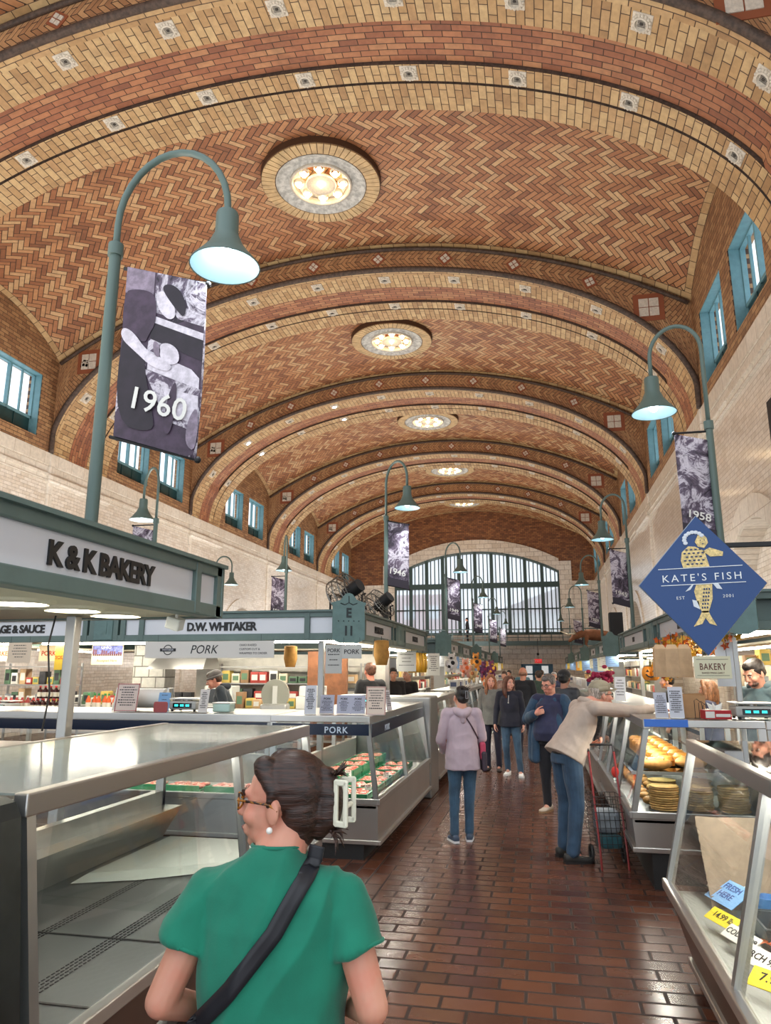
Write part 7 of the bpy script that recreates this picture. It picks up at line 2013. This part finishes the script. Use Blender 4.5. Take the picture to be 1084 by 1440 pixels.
# wrapped as a thing of its own
o = m.build('pleated_paper', plain('paper_beige', (168, 150, 130), .7, noise=.12, nscale=20)); o.modifiers.new('s', 'SOLIDIFY').thickness = .003
tag(o, 'pleated beige paper lining at the far end of the fish case', 'paper'); o.location.x = .02
card(1.75, 4.3, -1.4, .30, .2, (206, 206, 180), 'Fish|Chowder', 'pale green card lettered Fish Chowder at the rear of the fish case', z=ZF, tilt=-.5, ts=.3)
for i in range(4):
    o = MB().bev(-.13, .13, -.1, .1, 0, .05, .01).build('wrapped_pack', plain('pack_%d' % i, [(222, 196, 150), (196, 84, 80), (206, 214, 214), (214, 160, 110)][i], .3, noise=.2)); put(o, (1.5, 2.5+.45*i, .92), .2*i, ['cream', 'red', 'pale', 'tan'][i]+' wrapped pack on the upper shelf of the fish case', 'food pack')
for i in range(3):
    o = MB().bev(-.1, .1, -.07, .07, 0, .06, .02).build('wrapped_pack', plain('packb_%d' % i, [(214, 170, 112), (190, 96, 78), (226, 206, 168)][i], .3, noise=.25, nscale=30)); put(o, (1.34+.16*i, 4.38+.04*i, .92), .3*i, ['golden', 'rosy', 'pale gold'][i]+' wrapped pack at the far end of the fish case shelf', 'food pack')
t = empty('case_shelf', (1.5, 3.0, .905), 0, 'glass shelf inside the fish case', 'shelf'); MB().box(-.28, .25, -1.9, 1.7, 0, .012).build('pane', M_glasst, t)

# ---- shopping cart beside the man
t = empty('shopping_cart', (.56, 7.30, 0), R(10), 'black wire shopping cart with a red frame beside the man in the cap', 'shopping cart')
M_red = plain('cart_red', (128, 34, 36), .4)
m = MB(); 
for q in (-1, 1): m.tube([(q*.12, -.16, .0), (q*.12, -.14, .12), (q*.12, .10, .98)], .010, 6)
m.build('upright', M_red, t)
m = MB(); m.tube([(-.12, .10, .98), (-.12, .15, 1.04), (.12, .15, 1.04), (.12, .10, .98)], .012, 6); m.build('handle', M_blk, t)
m = MB()
for z in [.14+.065*i for i in range(8)]: 
    yb = -.02+(z-.12)*.25; m.tube([(-.14, yb-.12, z), (.14, yb-.12, z), (.14, yb+.14, z), (-.14, yb+.14, z)], .003, 4, closed=True)
for i in range(7):
    x = -.14+.28*i/6
    for s in (-.12, .14): m.tube([(x, -.015+s, .14), (x, .10+s, .595)], .003, 4)
m.build('basket', M_blk, t)
for q in (-1, 1):
    m = MB(); m.tube([(q*.15, .08+.07*math.cos(a), .085+.07*math.sin(a)) for a in [2*PI*i/20 for i in range(20)]], .013, 6, closed=True)
    for a in (0, PI/3, 2*PI/3): m.tube([(q*.15, .08-.07*math.cos(a), .085-.07*math.sin(a)), (q*.15, .08+.07*math.cos(a), .085+.07*math.sin(a))], .003, 4)
    m.build('wheel', M_blk, t)
o = MB().bev(-.1, .1, -.09, .09, 0, .12, .03).build('cloth_bundle', cloth_mat('bundle_teal', (40, 84, 92))); put(o, (.56, 7.32, .15), .3, 'teal cloth bundle in the wire shopping cart', 'bundle')
o = MB().bev(-.11, .11, -.1, .1, 0, .2, .04).build('cloth_bundle', cloth_mat('bundle_grey', (120, 126, 132))); put(o, (.55, 7.34, .28), .1, 'grey bag lying on top in the wire shopping cart', 'bundle')
m = MB(); m.ball((0, 0, 0), (.035, .018, .05), 10, 7); put(m.build('red_pouch', plain('pouch_red', (206, 50, 40), .5), smooth=True), (.66, 7.4, .80), 0, 'small red pouch hanging from the cart handle', 'pouch')
t = empty('storage_box', (.98, 8.2, 0), 0, 'blue storage box on the floor under the bakery case', 'box'); MB().bev(-.14, .14, -.2, .2, 0, .26, .02).build('box', plain('box_blue', (60, 100, 150), .5), t)

# ---- longhorn ornament on the far right canopy
t = empty('longhorn_ornament', (1.75, 28.6, ZT0), R(20), 'brown longhorn steer ornament on the roof of the third right block', 'ornament'); Mb = plain('steer_brown', (130, 84, 56), .7, noise=.2)
m = MB(); chain(m, [V(.9, 0, .55), V(.3, 0, .60), V(-.1, 0, .62), V(-.45, 0, .5)], [.2, .22, .16, .1]); chain(m, [V(-.4, 0, .52), V(-.62, -.05, .36)], [.1, .06])
for x in (.05, .8):
    for q in (-1, 1): chain(m, [V(x, q*.12, .5), V(x-.05, q*.13, .25), V(x, q*.13, .03)], [.09, .05, .035])
m.tube([(1.1, 0, .6), (1.2, 0, .3), (1.18, 0, .15)], .02, 6); fuse(m, 'body', Mb, t, .03, 2)
m = MB(); m.tube([V(-.45, .05, .62), V(-.5, .35, .62), V(-.75, .75, .8)], [.035, .03, .008], 8); m.tube([V(-.45, -.05, .62), V(-.5, -.35, .62), V(-.75, -.75, .8)], [.035, .03, .008], 8); m.build('horn', plain('horn', (206, 190, 160), .4), t, smooth=True)
# ================================================================== light, sky, camera
w = bpy.data.worlds.new('World'); SC.world = w; w.use_nodes = True
bg = w.node_tree.nodes['Background']; bg.inputs[0].default_value = (.86, .93, 1., 1); bg.inputs[1].default_value = 1.5
def area(name, loc, rot, sx, sy, e, col=(1, .95, .88), spread=PI):
    L = bpy.data.lights.new(name, 'AREA'); L.shape = 'RECTANGLE'; L.size = sx; L.size_y = sy; L.energy = e; L.color = col; L.spread = spread
    o = bpy.data.objects.new(name, L); COL.objects.link(o); o.location = loc; o.rotation_euler = rot
    return o
for y0 in (3., 12., 21., 30., 39., 48.):
    area('added_vault_fill', (-6.2, y0, 2.75), (PI, 0, 0), 6., 4., 420, (1, .94, .87))  # added fill without a fixture, lifts the vault from above the canopies
for y0 in (6., 16., 26., 36., 46.):
    area('added_wall_fill', (-11.4, y0, 3.6), (0, R(118), 0), 4, 6., 130, (1, .97, .93))  # added fill for the left wall, no lamp stands here
    area('added_wall_fill', (2.6, y0+1, 3.0), (0, R(-135), 0), 2, 6., 70, (1, .97, .93))  # the same added fill aimed at the right wall
cam = bpy.data.cameras.new('Camera'); co = bpy.data.objects.new('Camera', cam); COL.objects.link(co)
cam.sensor_fit = 'HORIZONTAL'; cam.sensor_width = 36; cam.lens = 36*1000/1084; cam.clip_end = 400; cam.clip_start = .05
pch = math.atan(221/1000.); yaw = math.atan(.216*math.cos(pch))
co.location = (0, 0, 1.75); co.rotation_euler = (PI/2+pch, 0, yaw)
SC.camera = co
SC.view_settings.view_transform = 'Standard'; SC.view_settings.look = 'None'; SC.view_settings.gamma = 1
SC.view_settings.exposure = 0.3
try: SC.view_settings.use_curve_mapping = False
except Exception: pass
SC.cycles.use_denoising = True; SC.cycles.use_adaptive_sampling = True; SC.cycles.adaptive_threshold = .015
SC.cycles.max_bounces = 7; SC.cycles.diffuse_bounces = 3; SC.cycles.glossy_bounces = 3; SC.cycles.transparent_max_bounces = 16
SC.cycles.transmission_bounces = 4
SC.cycles.sample_clamp_indirect = 4; SC.cycles.caustics_reflective = False; SC.cycles.caustics_refractive = False
